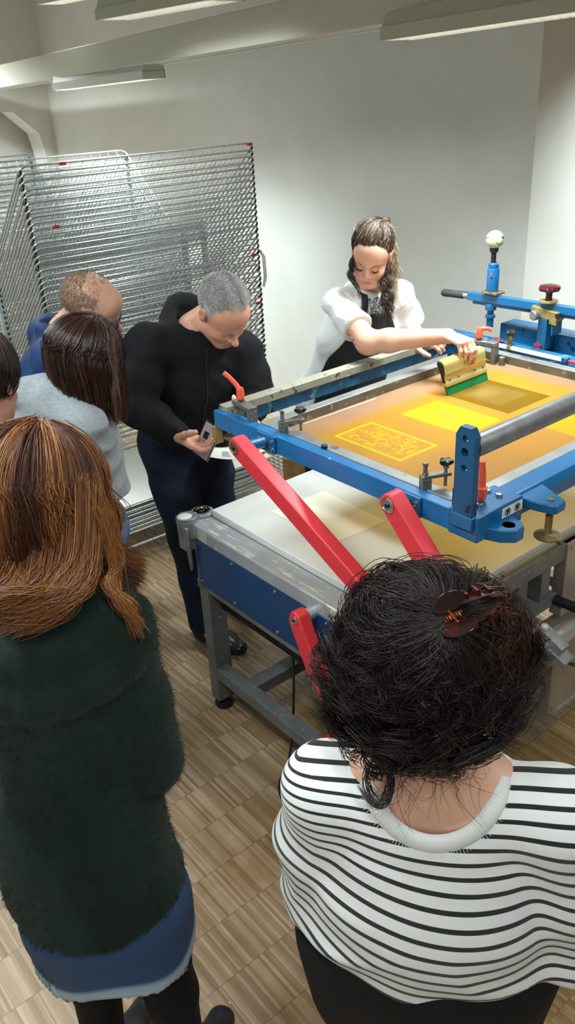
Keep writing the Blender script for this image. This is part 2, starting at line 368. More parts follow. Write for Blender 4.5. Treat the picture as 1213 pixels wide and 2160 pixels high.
# floor: oak edge-grain parquet, slats 160 mm long laid in rows
AZ = R(51.9)
def floor_mat():
    m, nt, b = node_mat('oak_strip_parquet')
    tc = N(nt, 'ShaderNodeTexCoord'); mp = N(nt, 'ShaderNodeMapping'); mp.inputs['Rotation'].default_value = (0, 0, AZ)
    L(nt, tc.outputs['Object'], mp.inputs['Vector']); sx = N(nt, 'ShaderNodeSeparateXYZ'); L(nt, mp.outputs['Vector'], sx.inputs[0])
    def mth(op, a, b_=None):
        n = N(nt, 'ShaderNodeMath', _operation=op)
        for i, v in enumerate((a, b_)):
            if v is None: continue
            if isinstance(v, (int, float)): n.inputs[i].default_value = v
            else: L(nt, v, n.inputs[i])
        return n.outputs[0]
    u, w = sx.outputs[0], sx.outputs[1]
    rw = mth('DIVIDE', u, .158); ri = mth('FLOOR', rw); rf = mth('FRACT', rw)
    wn = N(nt, 'ShaderNodeTexWhiteNoise', _noise_dimensions='1D'); L(nt, ri, wn.inputs['W'])
    ww = mth('ADD', w, mth('MULTIPLY', wn.outputs['Value'], .163))
    sl = mth('DIVIDE', ww, .0094); si = mth('FLOOR', sl); sf = mth('FRACT', sl)
    bl = mth('DIVIDE', ww, .163); bi = mth('FLOOR', bl); bf = mth('FRACT', bl)
    cb = N(nt, 'ShaderNodeCombineXYZ'); L(nt, ri, cb.inputs[0]); L(nt, si, cb.inputs[1])
    w2 = N(nt, 'ShaderNodeTexWhiteNoise', _noise_dimensions='3D'); L(nt, cb.outputs[0], w2.inputs['Vector'])
    cb2 = N(nt, 'ShaderNodeCombineXYZ'); L(nt, ri, cb2.inputs[0]); L(nt, bi, cb2.inputs[1])
    w3 = N(nt, 'ShaderNodeTexWhiteNoise', _noise_dimensions='3D'); L(nt, cb2.outputs[0], w3.inputs['Vector'])
    gm = N(nt, 'ShaderNodeMapping'); gm.inputs['Scale'].default_value = (12, 240, 1); L(nt, mp.outputs['Vector'], gm.inputs['Vector'])
    gn = N(nt, 'ShaderNodeTexNoise', Scale=1, Detail=3); L(nt, gm.outputs['Vector'], gn.inputs['Vector'])
    big = N(nt, 'ShaderNodeTexNoise', Scale=1.6, Detail=5); L(nt, mp.outputs['Vector'], big.inputs['Vector'])
    t = mth('ADD', mth('MULTIPLY', w2.outputs['Value'], .50), mth('MULTIPLY', w3.outputs['Value'], .05))
    t = mth('ADD', t, mth('MULTIPLY', gn.outputs['Fac'], .22)); t = mth('ADD', t, mth('MULTIPLY', big.outputs['Fac'], .24))
    cr = N(nt, 'ShaderNodeValToRGB'); e = cr.color_ramp.elements; e[0].position = .12; e[0].color = c4(hx('#6f563d')); e[1].position = 1.0; e[1].color = c4(hx('#c8b396'))
    e2 = e.new(.42); e2.color = c4(hx('#987e60')); e3 = e.new(.72); e3.color = c4(hx('#b0977a'))
    L(nt, t, cr.inputs['Fac'])
    # joints
    j = mth('MAXIMUM', mth('LESS_THAN', rf, .016), mth('LESS_THAN', bf, .014))
    mx = N(nt, 'ShaderNodeMix', _data_type='RGBA'); mx.inputs[7].default_value = c4(hx('#4a3420')); L(nt, cr.outputs['Color'], mx.inputs[6])
    L(nt, mth('MULTIPLY', j, .5), mx.inputs[0])
    # darker, more saturated wood beside the press, with an uneven edge
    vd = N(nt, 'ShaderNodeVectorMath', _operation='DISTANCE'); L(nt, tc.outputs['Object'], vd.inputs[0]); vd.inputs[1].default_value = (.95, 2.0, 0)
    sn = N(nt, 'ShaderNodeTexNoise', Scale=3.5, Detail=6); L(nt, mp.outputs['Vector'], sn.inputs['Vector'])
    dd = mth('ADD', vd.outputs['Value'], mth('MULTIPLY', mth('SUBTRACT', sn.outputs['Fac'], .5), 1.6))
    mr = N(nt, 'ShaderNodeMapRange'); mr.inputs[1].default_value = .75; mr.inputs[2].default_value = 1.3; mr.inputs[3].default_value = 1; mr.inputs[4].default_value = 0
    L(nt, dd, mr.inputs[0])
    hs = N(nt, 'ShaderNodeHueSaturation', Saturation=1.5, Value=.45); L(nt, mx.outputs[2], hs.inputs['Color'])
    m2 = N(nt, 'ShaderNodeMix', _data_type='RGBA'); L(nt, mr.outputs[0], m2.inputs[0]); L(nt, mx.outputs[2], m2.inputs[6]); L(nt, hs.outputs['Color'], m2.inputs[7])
    # small paint specks
    vo = N(nt, 'ShaderNodeTexNoise', Scale=55, Detail=2); L(nt, mp.outputs['Vector'], vo.inputs['Vector'])
    sp = mth('GREATER_THAN', vo.outputs['Fac'], .775)
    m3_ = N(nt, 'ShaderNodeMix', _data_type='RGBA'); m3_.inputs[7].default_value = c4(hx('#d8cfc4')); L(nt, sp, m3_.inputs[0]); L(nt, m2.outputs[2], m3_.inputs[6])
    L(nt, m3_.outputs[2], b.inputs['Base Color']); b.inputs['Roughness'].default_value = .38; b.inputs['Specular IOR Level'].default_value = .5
    bp = N(nt, 'ShaderNodeBump', Strength=.15, Distance=.001); L(nt, w2.outputs['Value'], bp.inputs['Height']); L(nt, bp.outputs['Normal'], b.inputs['Normal'])
    return m
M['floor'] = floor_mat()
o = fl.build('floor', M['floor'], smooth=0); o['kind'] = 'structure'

# ceiling beam carrying the lamps
bn = at(600, 92, 3.9); bf_ = at(100, 173, 6.0); bd = nrm(bf_ - bn)
side = nrm(np.cross(bd, (0, 0, 1))); side = side if side[0] > 0 else -side
A = bn - bd * 3.0; B = bn + bd * 6.3
mb = MB(); sec = [(0, 0), (-.11, 0.0), (-.11, .135), (0, .135)]
mb.prism([tuple(A + side * s_ + V3(0, 0, z_)) for s_, z_ in sec], tuple(B - A))
o = mb.build('trim_2', M['beam'], bevel=.004, smooth=0); o['kind'] = 'structure'
mb = MB(); mb.prism([tuple(A + side * s_ + V3(0, 0, z_)) for s_, z_ in [(.002, -.004), (.035, -.004), (.035, .05), (.002, .05)]], tuple(B - A))
o = mb.build('trim_3', M['lampwhite'], smooth=0); o['kind'] = 'structure'
# strip lamps
def strip_lamp(label, a, b, width, h, stubs=(), power=60, wires=(), cell=.03, group=None, side_sign=1, spread=130, blades=True, mth=None):
    a = np.array(a, float); b = np.array(b, float); d = nrm(b - a); s_ = nrm(np.cross(d, (0, 0, 1))) * side_sign; Ln = np.linalg.norm(b - a)
    t = thing('ceiling_lamp', label, 'lamp', tuple((a + b) / 2)); t['group'] = 'strip lamps under the ceiling'
    W_ = s_ * width; up = V3(0, 0, 1)
    hb = MB(); hb.prism([tuple(a + up * .035), tuple(a + W_ + up * .035), tuple(a + W_ * .85 + up * h), tuple(a + W_ * .15 + up * h)], tuple(b - a))
    for k in (0, 1):                                  # side reflectors
        p = a + W_ * k; hb.prism([tuple(p), tuple(p + s_ * .006), tuple(p + s_ * .006 + up * .04), tuple(p + up * .04)], tuple(b - a))
    for e_ in (a, b - d * .006): hb.prism([tuple(e_), tuple(e_ + W_), tuple(e_ + W_ + up * .04), tuple(e_ + up * .04)], tuple(d * .006))
    hb.build('housing', mth or M['lampgrey'], t, world=True, smooth=0)
    lv = MB(); n = int(Ln / cell)
    for i in range(n):
        p = a + d * (i + .5) * Ln / n; lv.prism([tuple(p), tuple(p + W_), tuple(p + W_ + up * .007), tuple(p + up * .007)], tuple(d * .002))
    if blades:
        for k in (.33, .66): p = a + W_ * k; lv.prism([tuple(p), tuple(p + s_ * .002), tuple(p + s_ * .002 + up * .007), tuple(p + up * .007)], tuple(b - a))
    lv.build('louver', M['lampwhite'], t, world=True, smooth=0)
    tb = MB(); 
    for k in ((.28, .72) if width > .12 else (.5,)): c_ = a + W_ * k + up * .019; tb.cyl(c_ + d * .02, c_ + d * (Ln - .02), .0105, seg=10)
    tb.build('tube', M['tubeglow'], t, world=True)
    for (k, hh) in stubs:
        sb = MB(); p = a + d * k * Ln + W_ * .5; sb.cyl(p + up * h * .8, p + up * (h + hh), .02); sb.build('mount', M['lampgrey'], t, world=True)
    for (k, hh) in wires:
        sb = MB(); p = a + d * k * Ln + W_ * .5; sb.cyl(p + up * h * .9, p + up * (h + hh), .0025, seg=6); sb.build('suspension_wire', M['black'], t, world=True)
    ld = bpy.data.lights.new('lamp_light', 'AREA'); ld.shape = 'RECTANGLE'; ld.size = Ln; ld.size_y = width * .8; ld.energy = power; ld.color = (.87, .98, 1.0); ld.spread = R(spread)
    lo = bpy.data.objects.new('lamp_light', ld); link(lo)
    z = V3(0, 0, 1); x = d; y = np.cross(z, x); c_ = (a + b) / 2 + W_ / 2 - up * .004
    lo.matrix_world = Matrix(((x[0], y[0], z[0], c_[0]), (x[1], y[1], z[1], c_[1]), (x[2], y[2], z[2], c_[2]), (0, 0, 0, 1)))
    world_light_child(lo, t); return t
def world_light_child(o, parent):
    mw = o.matrix_world.copy(); o.parent = parent; o.matrix_parent_inverse = Matrix.Translation(parent.location).inverted(); o.matrix_basis = mw
# far edge of the underside at the pixel line, the body reaches towards the viewer
p1 = at(155, 189, 5.7); p2 = at(350, 165, 4.85)
strip_lamp('slim white strip lamp hung under the beam above the drying racks', p1, p2, .13, .10, stubs=((.18, .07), (.78, .07)), power=60, side_sign=1, spread=118, cell=.05, mth=M['lampwhite'], blades=False)
p1 = at(878, 84, 3.3); p2 = at(1213, 36, 2.68); p2 = p1 + (p2 - p1) * 1.25
strip_lamp('grey strip lamp with slotted louver above the blue press, top right', p1, p2, .15, .085, stubs=((.3, .06),), power=48, side_sign=1, spread=122, cell=.034)
p1 = at(278, 43, 4.2); p2 = at(520, 1, 3.56)
strip_lamp('grey louvered strip lamp at the top edge, above the beam', p1, p2, .17, .09, wires=((.62, .5),), power=16, side_sign=1, spread=150)
p1 = at(128, -8, 5.2); p2 = at(220, -26, 4.4)
t = strip_lamp('small end of a lamp housing at the top left edge', at(132, 10, 5.6), at(200, -3, 5.2), .15, .08, power=3, side_sign=1, wires=((.5, .4),), spread=150)
# strip lamps added out of view to brighten walls, racks and foreground
def added_lamp(c, d, Ln, power, z=2.6, spread=160):
    c = V3(c[0], c[1], z); d = nrm(V3(d[0], d[1], 0)); return strip_lamp('strip lamp over the viewer, outside the picture', c - d * Ln / 2, c + d * Ln / 2, .2, .08, power=power, wires=((.2, CH - z - .08), (.8, CH - z - .08)), spread=spread)
UD = V3(.573, -.819, 0)
added_lamp((-.9, 1.6), UD, 1.4, 66)
added_lamp((.3, -.1), UD, 1.4, 42)
added_lamp((1.9, 1.3), UD, 1.4, 40)
added_lamp((-2.3, 3.6), UD, 1.4, 80)
added_lamp((-2.7, 6.6), UD, 1.4, 230)
added_lamp((2.45, 3.65), UD, 1.4, 120, z=2.5, spread=124)

SC.world = bpy.data.worlds.new('world'); SC.world.use_nodes = True
SC.world.node_tree.nodes['Background'].inputs[0].default_value = (.75, .82, .9, 1); SC.world.node_tree.nodes['Background'].inputs[1].default_value = .3
SC.view_settings.view_transform = 'Standard'; SC.view_settings.look = 'None'; SC.view_settings.gamma = 1; SC.view_settings.exposure = -.8
try: SC.view_settings.use_curve_mapping = False
except Exception: pass
# ------------------------------------------------------------------ the printing press, in its own frame: x = u (towards the viewer's right), y = w (away), z up
PO = V3(-.26725464, 2.6092971, 0)
M['steelgrey'] = chips(mat('grey_frame_enamel', hx('#77797a'), .42, metal=.35, col2=hx('#666869'), nscale=12, bump=.05), hx('#a4a4a0'), 70, .66)
M['castgrey'] = mat('cast_corner_grey', hx('#8d8f90'), .45, metal=.3, col2=hx('#7b7d7e'), nscale=40, bump=.3, bscale=220)
M['railtop'] = chips(chips(mat('worn_rail_enamel', hx('#94959a'), .35, metal=.2, col2=hx('#a4a4a8'), nscale=9), hx('#c3bfb4'), 14, .60, (1, 6, 1)), hx('#3d4048'), 9, .73, (1, 22, 1), soft=.01)
M['bluepanel'] = mat('dark_blue_panel', hx('#123c66'), .38, col2=hx('#0f3560'), nscale=5)
M['blue'] = chips(mat('bright_blue_enamel', hx('#116aa4'), .34, col2=hx('#0f6199'), nscale=10), hx('#c9c2b4'), 26, .70, soft=.01)
M['blueclean'] = mat('blue_enamel_clean', hx('#125d8f'), .3)
M['bluedirty'] = chips(chips(mat('inky_blue_enamel', hx('#1d608c'), .45, col2=hx('#153f63'), nscale=14), hx('#5b8f94'), 22, .6), hx('#1a1f2a'), 30, .63)
M['deepblue'] = chips(mat('deep_blue_enamel', hx('#14567f'), .33, col2=hx('#0f4a72'), nscale=6), hx('#0b2238'), 12, .66)
M['red'] = mat('red_enamel', hx('#d6333c'), .42, bump=.03)
M['redlever'] = mat('orange_red_plastic', hx('#e2563c'), .4)
M['redworn'] = chips(mat('worn_red_plastic', hx('#c9402f'), .45), hx('#8b4b3c'), 80, .62)
M['slab'] = mat('pale_laminate', hx('#d0d2cf'), .14, col2=hx('#cfd1cd'), nscale=4)
M['slabedge'] = mat('laminate_edge', hx('#8c8e8f'), .5)
M['chrome'] = mat('bright_steel', hx('#c4c4c2'), .22, metal=1)
M['steel'] = mat('brushed_steel', hx('#8e8f91'), .40, metal=.55, col2=hx('#7c7d7f'), nscale=30, stretch=(1, 1, 1))
M['silver'] = mat('satin_silver_tube', hx('#c3c7ca'), .38, metal=.7)
M['darksteel'] = mat('oily_dark_steel', hx('#2c3338'), .4, metal=.6)
M['brass'] = chips(mat('inky_brass', hx('#a08a5c'), .42, metal=.7, col2=hx('#7d6c48'), nscale=40), hx('#5b5342'), 60, .6)
M['goldclamp'] = mat('yellow_passivated_steel', hx('#b7a468'), .38, metal=.6, col2=hx('#9a8a57'), nscale=60)
M['clampgrey'] = chips(mat('inky_grey_steel', hx('#77756c'), .45, metal=.4, col2=hx('#5f5d55'), nscale=50), hx('#b6ab8c'), 50, .64)
M['farbar'] = chips(chips(mat('ink_crusted_aluminium', hx('#a39e88'), .5, metal=.15, col2=hx('#8b8a80'), nscale=9), hx('#4c4a40'), 34, .62), hx('#cfcabb'), 30, .66)
M['maroon'] = mat('maroon_plastic', hx('#4a1418'), .22)
M['maroondull'] = chips(mat('inky_maroon_plastic', hx('#6e2c3a'), .4), hx('#b3626c'), 90, .6)
M['rubber'] = mat('black_rubber', hx('#34363a'), .6, bump=.3, bscale=300)
M['beigepanel'] = mat('beige_steel_panel', hx('#a79c8e'), .4, metal=.25, col2=hx('#978c80'), nscale=7)
M['white'] = mat('white_plastic', hx('#d8d8d6'), .4)
M['darkbox'] = mat('black_pump_housing', hx('#14181d'), .5)
M['board'] = mat('brown_underside_board', hx('#6a4c33'), .6, col2=hx('#55402f'), nscale=9)

press = thing('screen_printing_press', 'large blue and grey screen printing press with red lift arms and pale table', 'printing press', tuple(PO), -AZ)
def part(mb, name, m, parent=press, bevel=.002, smooth=35, label=None):
    o = mb.build(name, m, parent, bevel=bevel, smooth=smooth)
    if label: o['label'] = label
    return o
# --- table
mb = MB(); mb.box((0, 0, .802), (.94, 1.42, .83)); part(mb, 'table_top', M['slab'], bevel=.003, label='pale glossy table top')
mb = MB(); mb.box((.003, .003, .78), (.937, 1.417, .8015)); part(mb, 'table_core', M['slabedge'], bevel=0)
mb = MB(); mb.box((-.03, -.088, .752), (.955, -.002, .808)); part(mb, 'side_rail', M['railtop'], bevel=.006, label='worn grey side rail')
mb = MB(); mb.box((.02, -.0905, .574), (.90, -.083, .757)); part(mb, 'side_panel', M['bluepanel'], bevel=.001, label='dark blue side panel')
mb = MB()
for uu in (.035, .23, .46, .70, .88):
    for zz in (.742, .588): mb.lathe([(.006, 0), (.006, .002), (.003, .004)], (uu, -.0905, zz), (0, -1, 0), 12)
part(mb, 'panel_screws', M['chrome'], bevel=0, label='small bright panel screws')
mb = MB(); mb.box((-.01, -.085, .545), (.93, -.045, .58)); part(mb, 'lower_side_rail', M['steelgrey'])
# cast corner with two caps
mb = MB()
mb.prism([(-.012, -.12, .80), (.012, -.12, .80), (.004, -.112, .66), (-.004, -.112, .62), (-.03, -.095, .62), (-.04, -.10, .72), (-.045, -.112, .80)], (0, .012, 0))
mb.lathe([(.040, 0), (.043, .06), (.043, .075), (.040, .08)], (-.032, -.082, .745), seg=8)
mb.box((-.055, -.115, .70), (-.005, -.03, .812))
mb.lathe([(.044, 0), (.047, .07), (.045, .085)], (-.035, -.018, .735), seg=8)
part(mb, 'corner_casting', M['castgrey'], bevel=.004, label='cast grey corner fitting')
mb = MB(); mb.lathe([(.024, 0), (.026, .004), (.018, .007), (.016, .004)], (-.033, -.092, .822), seg=24); part(mb, 'corner_cap', M['white'], bevel=0)
mb = MB(); mb.lathe([(.03, 0), (.03, .004), (.022, .005), (.020, .001), (.012, .001), (.011, .006), (.003, .008)], (-.035, -.018, .819), seg=24); part(mb, 'corner_cap', M['chrome'], bevel=0)
# legs, feet
for (a, b) in ((.0, -.085), (.86, -.085), (.0, 1.34), (.86, 1.34)):
    mb = MB(); mb.box((a, b, .045), (a + .052, b + .072, .76)); lg = part(mb, 'leg', M['steelgrey'])
    mb = MB(); mb.lathe([(.034, 0), (.038, .01), (.034, .03), (.012, .034), (.012, .05)], (a + .026, b + .036, 0.0)); fo = part(mb, 'foot', M['black'], parent=lg, bevel=0)
mb = MB(); mb.box((.052, -.085, .155), (.86, -.035, .205)); part(mb, 'bottom_rail', M['steelgrey'])
mb = MB(); mb.box((.175, -.035, .152), (.235, 1.37, .2)); part(mb, 'cross_rail', M['steelgrey'])
mb = MB(); mb.box((.90, -.02, .17), (.955, .72, .235)); part(mb, 'bottom_rail', M['steelgrey'])
mb = MB(); mb.box((.052, 1.345, .155), (.86, 1.395, .205)); part(mb, 'bottom_rail', M['steelgrey'])
mb = MB(); mb.box((.05, -.03, .45), (.88, .02, .50)); part(mb, 'under_rail', M['darksteel'])
# near side apron, posts, side cover
mb = MB(); mb.box((.925, -.02, .742), (.968, .70, .80)); mb.box((.925, .70, .742), (.968, 1.4, .80)); part(mb, 'front_apron', M['steelgrey'])
mb = MB(); mb.box((.943, 0, .80), (.952, 1.4, .812)); part(mb, 'apron_lip', M['farbar'], bevel=0)
for w_ in (.30, .475, .595):
    mb = MB(); mb.box((.90, w_, .615), (.962, w_ + .045, .745)); part(mb, 'apron_post', M['steelgrey'])
mb = MB(); mb.box((.90, .26, .58), (.965, .685, .622)); part(mb, 'lower_apron_beam', M['steelgrey'])
mb = MB(); mb.box((.90, .70, .10), (.972, 1.05, .46)); part(mb, 'front_cover', M['beigepanel'], label='lower beige steel cover panel')
mb = MB(); mb.box((.93, .705, .52), (.974, 1.05, .80)); part(mb, 'front_cover', M['beigepanel'], label='upper beige steel cover panel')
mb = MB()
for (a, b) in ((.725, .78), (.725, .12), (.725, .44)): mb.lathe([(.006, 0), (.006, .003), (.003, .005)], (.974, a, b), (1, 0, 0), 12)
part(mb, 'cover_screws', M['chrome'], bevel=0)
mb = MB(); mb.cyl((.60, .64, .60), (1.4, .72, .60), .017); part(mb, 'threaded_rod', M['darksteel'], bevel=0)
mb = MB(); mb.cyl((.55, .45, .50), (1.3, .66, .44), .012); part(mb, 'linkage_rod', M['brass'], bevel=0)
mb = MB(); mb.cyl((1.05, -.16, .54), (1.05, 1.15, .545), .03, seg=28); part(mb, 'torsion_shaft', M['silver'], bevel=0, label='satin silver shaft under the table edge')
mb = MB(); M_ = Matrix.Translation((1.05, .52, .542)) @ Matrix.Rotation(R(25), 4, 'Y')
mb.box((-.05, -.020, -.055), (.05, .020, .05), M_); mb.box((-.055, -.028, .012), (.085, .028, .022), M_); part(mb, 'shaft_clamp', M['castgrey'])
mb = MB(); mb.lathe([(.012, 0), (.012, .02), (.007, .024)], (1.035, .52, .588)); mb.lathe([(.011, 0), (.011, .05)], (.99, .44, .57), (.6, 0, .8), 8); part(mb, 'clamp_bolt', M['white'], bevel=0)
mb = MB(); mb.box((.08, .05, .70), (.90, 1.36, .74)); part(mb, 'vacuum_chamber', M['bluepanel'])
# --- screen carriage
ZF = 1.22; U0, U1, W1 = .074, 1.15, 1.19
mb = MB(); mb.box((U0, 0, ZF - .058), (U1, .034, ZF)); part(mb, 'carriage_side_bar', M['blue'], label='bright blue side bar of the screen carriage')
mb = MB(); mb.prism([(U1 - .075, .034, ZF - .055), (U1 - .006, .034, ZF - .055), (U1 - .006, .034, ZF - .018), (U1 - .02, .034, ZF), (U1 - .075, .034, ZF)], (0, W1 - .034, 0)); part(mb, 'carriage_front_bar', M['blueclean'], label='clean blue front bar of the carriage')
mb = MB(); mb.box((U0, .034, ZF - .06), (U0 + .035, W1, ZF - .012)); part(mb, 'carriage_back_bar', M['bluedirty'], label='ink-splashed blue back bar')
mb = MB(); mb.box((U0 + .004, .02, ZF - .012), (U0 + .05, W1 - .03, ZF + .016)); part(mb, 'clamp_bar', M['farbar'], label='ink-crusted grey clamp bar')
mb = MB(); mb.box((U0, W1, ZF - .08), (U1, W1 + .05, ZF - .005)); part(mb, 'carriage_side_bar', M['bluedirty'], label='ink-splashed blue side bar by the hinge')
mb = MB(); mb.box((U0 + .14, W1 - .03, ZF - .045), (U1, W1, ZF - .008)); part(mb, 'inner_rail', M['bluedirty'])
mb = MB(); mb.box((.30, 1.158, ZF - .006), (.592, 1.172, ZF + .008)); part(mb, 'spacer_tube', M['white'], label='white plastic tube on the side bar')
mb = MB(); mb.box((.592, 1.154, ZF - .008), (.615, 1.176, ZF + .012)); part(mb, 'tube_joint', M['bluedirty'])
mb = MB(); mb.box((.615, 1.160, ZF - .004), (.95, 1.170, ZF + .005)); part(mb, 'spacer_tube', M['red'], label='red end of the spacer tube')
# corner block at the near corner with lug
mb = MB(); mb.prism([(U1 - .085, -.003, ZF - .062), (U1 + .004, -.003, ZF - .062), (U1 + .004, .17, ZF - .062), (U1 - .085, .17, ZF - .062)], (0, 0, .068)); part(mb, 'corner_block', M['blueclean'], bevel=.003)
mb = MB(); mb.prism([(U1 - .02, .025, ZF - .066), (U1 + .035, .045, ZF - .066), (U1 + .062, .07, ZF - .066), (U1 + .062, .1, ZF - .066), (U1 + .04, .118, ZF - .066), (U1 - .02, .13, ZF - .066)], (0, 0, .034))
part(mb, 'hinge_lug', M['blueclean'], bevel=.003)
mb = MB(); mb.lathe([(.016, 0), (.016, .0015)], (U1 + .03, .082, ZF - .0335)); part(mb, 'lug_hole', M['black'], bevel=0)
mb = MB()
for a, b in ((-.07, .05), (-.035, .05), (-.07, .125), (-.035, .125)): mb.lathe([(.009, 0), (.009, .009), (.0065, .010)], (U1 + a, b, ZF + .005), seg=14)
part(mb, 'socket_bolts', M['chrome'], bevel=0)
mb = MB(); mb.box((U1 + .004, .088, ZF - .028), (U1 + .0055, .166, ZF - .002)); sg = part(mb, 'warning_sticker', M['white'], bevel=0, label='small white sticker with two hand symbols')
mb = MB()
for cw in (.108, .145):                              # two hand pictograms in rings
    mb.tube([(U1 + .0062, cw + .010 * math.cos(a), ZF - .0150 + .0095 * math.sin(a)) for a in np.linspace(0, 2 * math.pi, 15)[:-1]], .0009, 5, closed=True)
    mb.sphere((U1 + .0058, cw, ZF - .0185), .0042, 8, 6, (.2, 1, 1))
    for k in range(4): mb.tube([(U1 + .0062, cw - .003 + k * .002, ZF - .0175), (U1 + .0062, cw - .005 + k * .0033, ZF - .009)], .0008, 5)
part(mb, 'hand_symbols', M['black'], parent=sg, bevel=0)
# upright plate with three holes
up0, up1 = 1.085, 1.14
def plate_with_holes():
    bm = bmesh.new(); w0_, w1_ = -.012, .008
    outer = [(up0, ZF), (up1, ZF), (up1, 1.425), (up1 - .012, 1.445), (up0 + .012, 1.445), (up0, 1.425)]
    holes = [((up0 + up1) / 2 + dx, z, r) for dx, z, r in ((.0, 1.418, .0085), (0, 1.385, .0105), (0, 1.345, .0085))]
    loops = [outer] + [[(c + r * math.cos(a), z + r * math.sin(a)) for a in np.linspace(0, 2 * math.pi, 17)[:-1]] for c, z, r in holes]
    me_e = []
    for lp in loops:
        vs = [bm.verts.new((x, w0_, z)) for x, z in lp]
        for i in range(len(vs)): me_e.append(bm.edges.new((vs[i], vs[(i + 1) % len(vs)])))
    r = bmesh.ops.triangle_fill(bm, edges=me_e, use_beauty=True)
    fs = [f for f in r['geom'] if isinstance(f, bmesh.types.BMFace)]
    ex = bmesh.ops.extrude_face_region(bm, geom=fs)
    bmesh.ops.translate(bm, verts=[v for v in ex['geom'] if isinstance(v, bmesh.types.BMVert)], vec=(0, w1_ - w0_, 0))
    bmesh.ops.recalc_face_normals(bm, faces=bm.faces)
    me = bpy.data.meshes.new('upright_plate'); bm.to_mesh(me); bm.free(); me.materials.append(M['deepblue'])
    o = bpy.data.objects.new('upright_plate', me); link(o, press); return o
o = plate_with_holes(); o['label'] = 'upright blue plate with three holes'
mb = MB(); mb.box((up0 - .004, -.014, ZF - .03), (up1 + .004, .034, ZF + .004)); part(mb, 'plate_foot', M['blueclean'])
o = (lambda b_: part(b_, 'roller_tube', M['steel'], bevel=0, label='thick grey steel tube across the carriage'))(MB().cyl((1.118, .008, 1.392), (1.118, 1.5, 1.392), .0262, seg=32))
# adjusting foot hanging from the front bar
mb = MB(); mb.prism([(U1 - .02, .175, ZF - .03), (U1 + .03, .178, ZF - .03), (U1 + .074, .19, ZF - .03), (U1 + .082, .20, ZF - .03), (U1 + .082, .235, ZF - .03), (U1 + .05, .25, ZF - .03), (U1 - .02, .28, ZF - .03)], (0, 0, .024)); lg = part(mb, 'foot_bracket', M['blueclean'], bevel=.003)
mb = MB(); mb.lathe([(.033, 0), (.034, .004), (.018, .009), (.012, .012), (.0095, .018), (.0095, .06)], (U1 + .052, .216, ZF - .108), seg=28); part(mb, 'adjusting_foot', M['brass'], parent=lg, bevel=0, label='brass disc foot on a rod')
mb = MB(); mb.lathe([(.008, 0), (.008, .003)], (U1 + .052, .216, ZF - .006)); part(mb, 'rod_end', M['brass'], parent=lg, bevel=0)
mb = MB(); mb.lathe([(.036, 0), (.037, .004), (.02, .009), (.010, .014), (.010, .05)], (U0 + .02, .06, ZF - .108), seg=28); part(mb, 'adjusting_foot', M['brass'], bevel=0)
mb = MB(); mb.box((U0 - .02, .0, ZF - .12), (U0 + .0, .03, ZF - .06)); part(mb, 'guide_block', M['goldclamp'])
# small black head bolt on the side bar
mb = MB(); mb.lathe([(.0095, 0), (.0095, .009), (.006, .010)], (.565, .044, ZF - .002), seg=8); part(mb, 'hex_bolt', M['black'], bevel=0)
# screen clamps: block, arm, screw and knob
def screen_clamp(u, w, knob='black', rot=0):
    t = MB(); 
    Mx = Matrix.Translation((u, w, ZF)) @ Matrix.Rotation(rot, 4, 'Z')
    t.box((-.018, -.012, -.01), (.008, .012, .024), Mx); t.box((-.018, -.011, .024), (.062, .011, .033), Mx)
    p = Mx @ Vector((-.006, 0, .033)); t.lathe([(.008, 0), (.008, .004), (.006, .006), (.006, .026), (.008, .028), (.008, .034)], tuple(p), seg=14)
    cl = part(t, 'screen_clamp', M['clampgrey'], bevel=.0015, label='small screen clamp with a knob')
    t = MB(); p = Mx @ Vector((.05, 0, 0)); t.lathe([(.0045, -.006), (.0045, .044), (.008, .044), (.008, .052)], tuple(p), seg=12); part(t, 'clamp_screw', M['steel'], parent=cl, bevel=0)
    t = MB(); t.lathe([(.006, 0), (.012, .004), (.016, .010), (.015, .016), (.006, .019)], (p[0], p[1], ZF + .05), seg=30, lobes=5, lamp=.22); part(t, 'star_knob', M['black'] if knob == 'black' else M['maroondull'], parent=cl, bevel=0)
screen_clamp(.385, .046, rot=R(65)); screen_clamp(.945, .055, rot=R(65))
# quick clamps with red levers
def quick_clamp(u, w, rot, lever_dir, name='quick_clamp', ls=1.0):
    Mx = Matrix.Translation((u, w, ZF)) @ Matrix.Rotation(rot, 4, 'Z'); t = MB()
    t.box((-.055, -.016, .032), (.055, .016, .046), Mx); t.box((-.055, -.013, -.05), (-.041, .013, .034), Mx); t.box((.038, -.015, -.05), (.055, .015, .034), Mx)
    p = Mx @ Vector((-.02, 0, 0)); t.lathe([(.006, -.05), (.006, .05), (.011, .05), (.011, .056)], tuple(p), seg=12)
    p2 = Mx @ Vector((.078, 0, 0)); t.lathe([(.012, -.05), (.012, -.006), (.009, -.003)], tuple(p2), seg=14)
    cl = part(t, name, M['clampgrey'], bevel=.0015, label='bridge clamp with a red lever')
    t = MB(); p = np.array(p) ; p[2] = ZF + .056; d = nrm(lever_dir)
    t.lathe([(.013, 0), (.012, .03), (.009, .036)], tuple(p), seg=14)
    a = p + V3(0, 0, .026); t.tube([a, a + d * .02 * ls + V3(0, 0, .006), a + d * .05 * ls + V3(0, 0, .006), a + d * .075 * ls], [.009, .008, .0075, .008], 10)
    part(t, 'lever', M['redlever'], parent=cl, bevel=0, label='orange-red lever')
quick_clamp(.20, .035, R(-8), (-.75, -.35, .8)); quick_clamp(.325, 1.055, R(10), (.75, .65, .02), ls=.6)
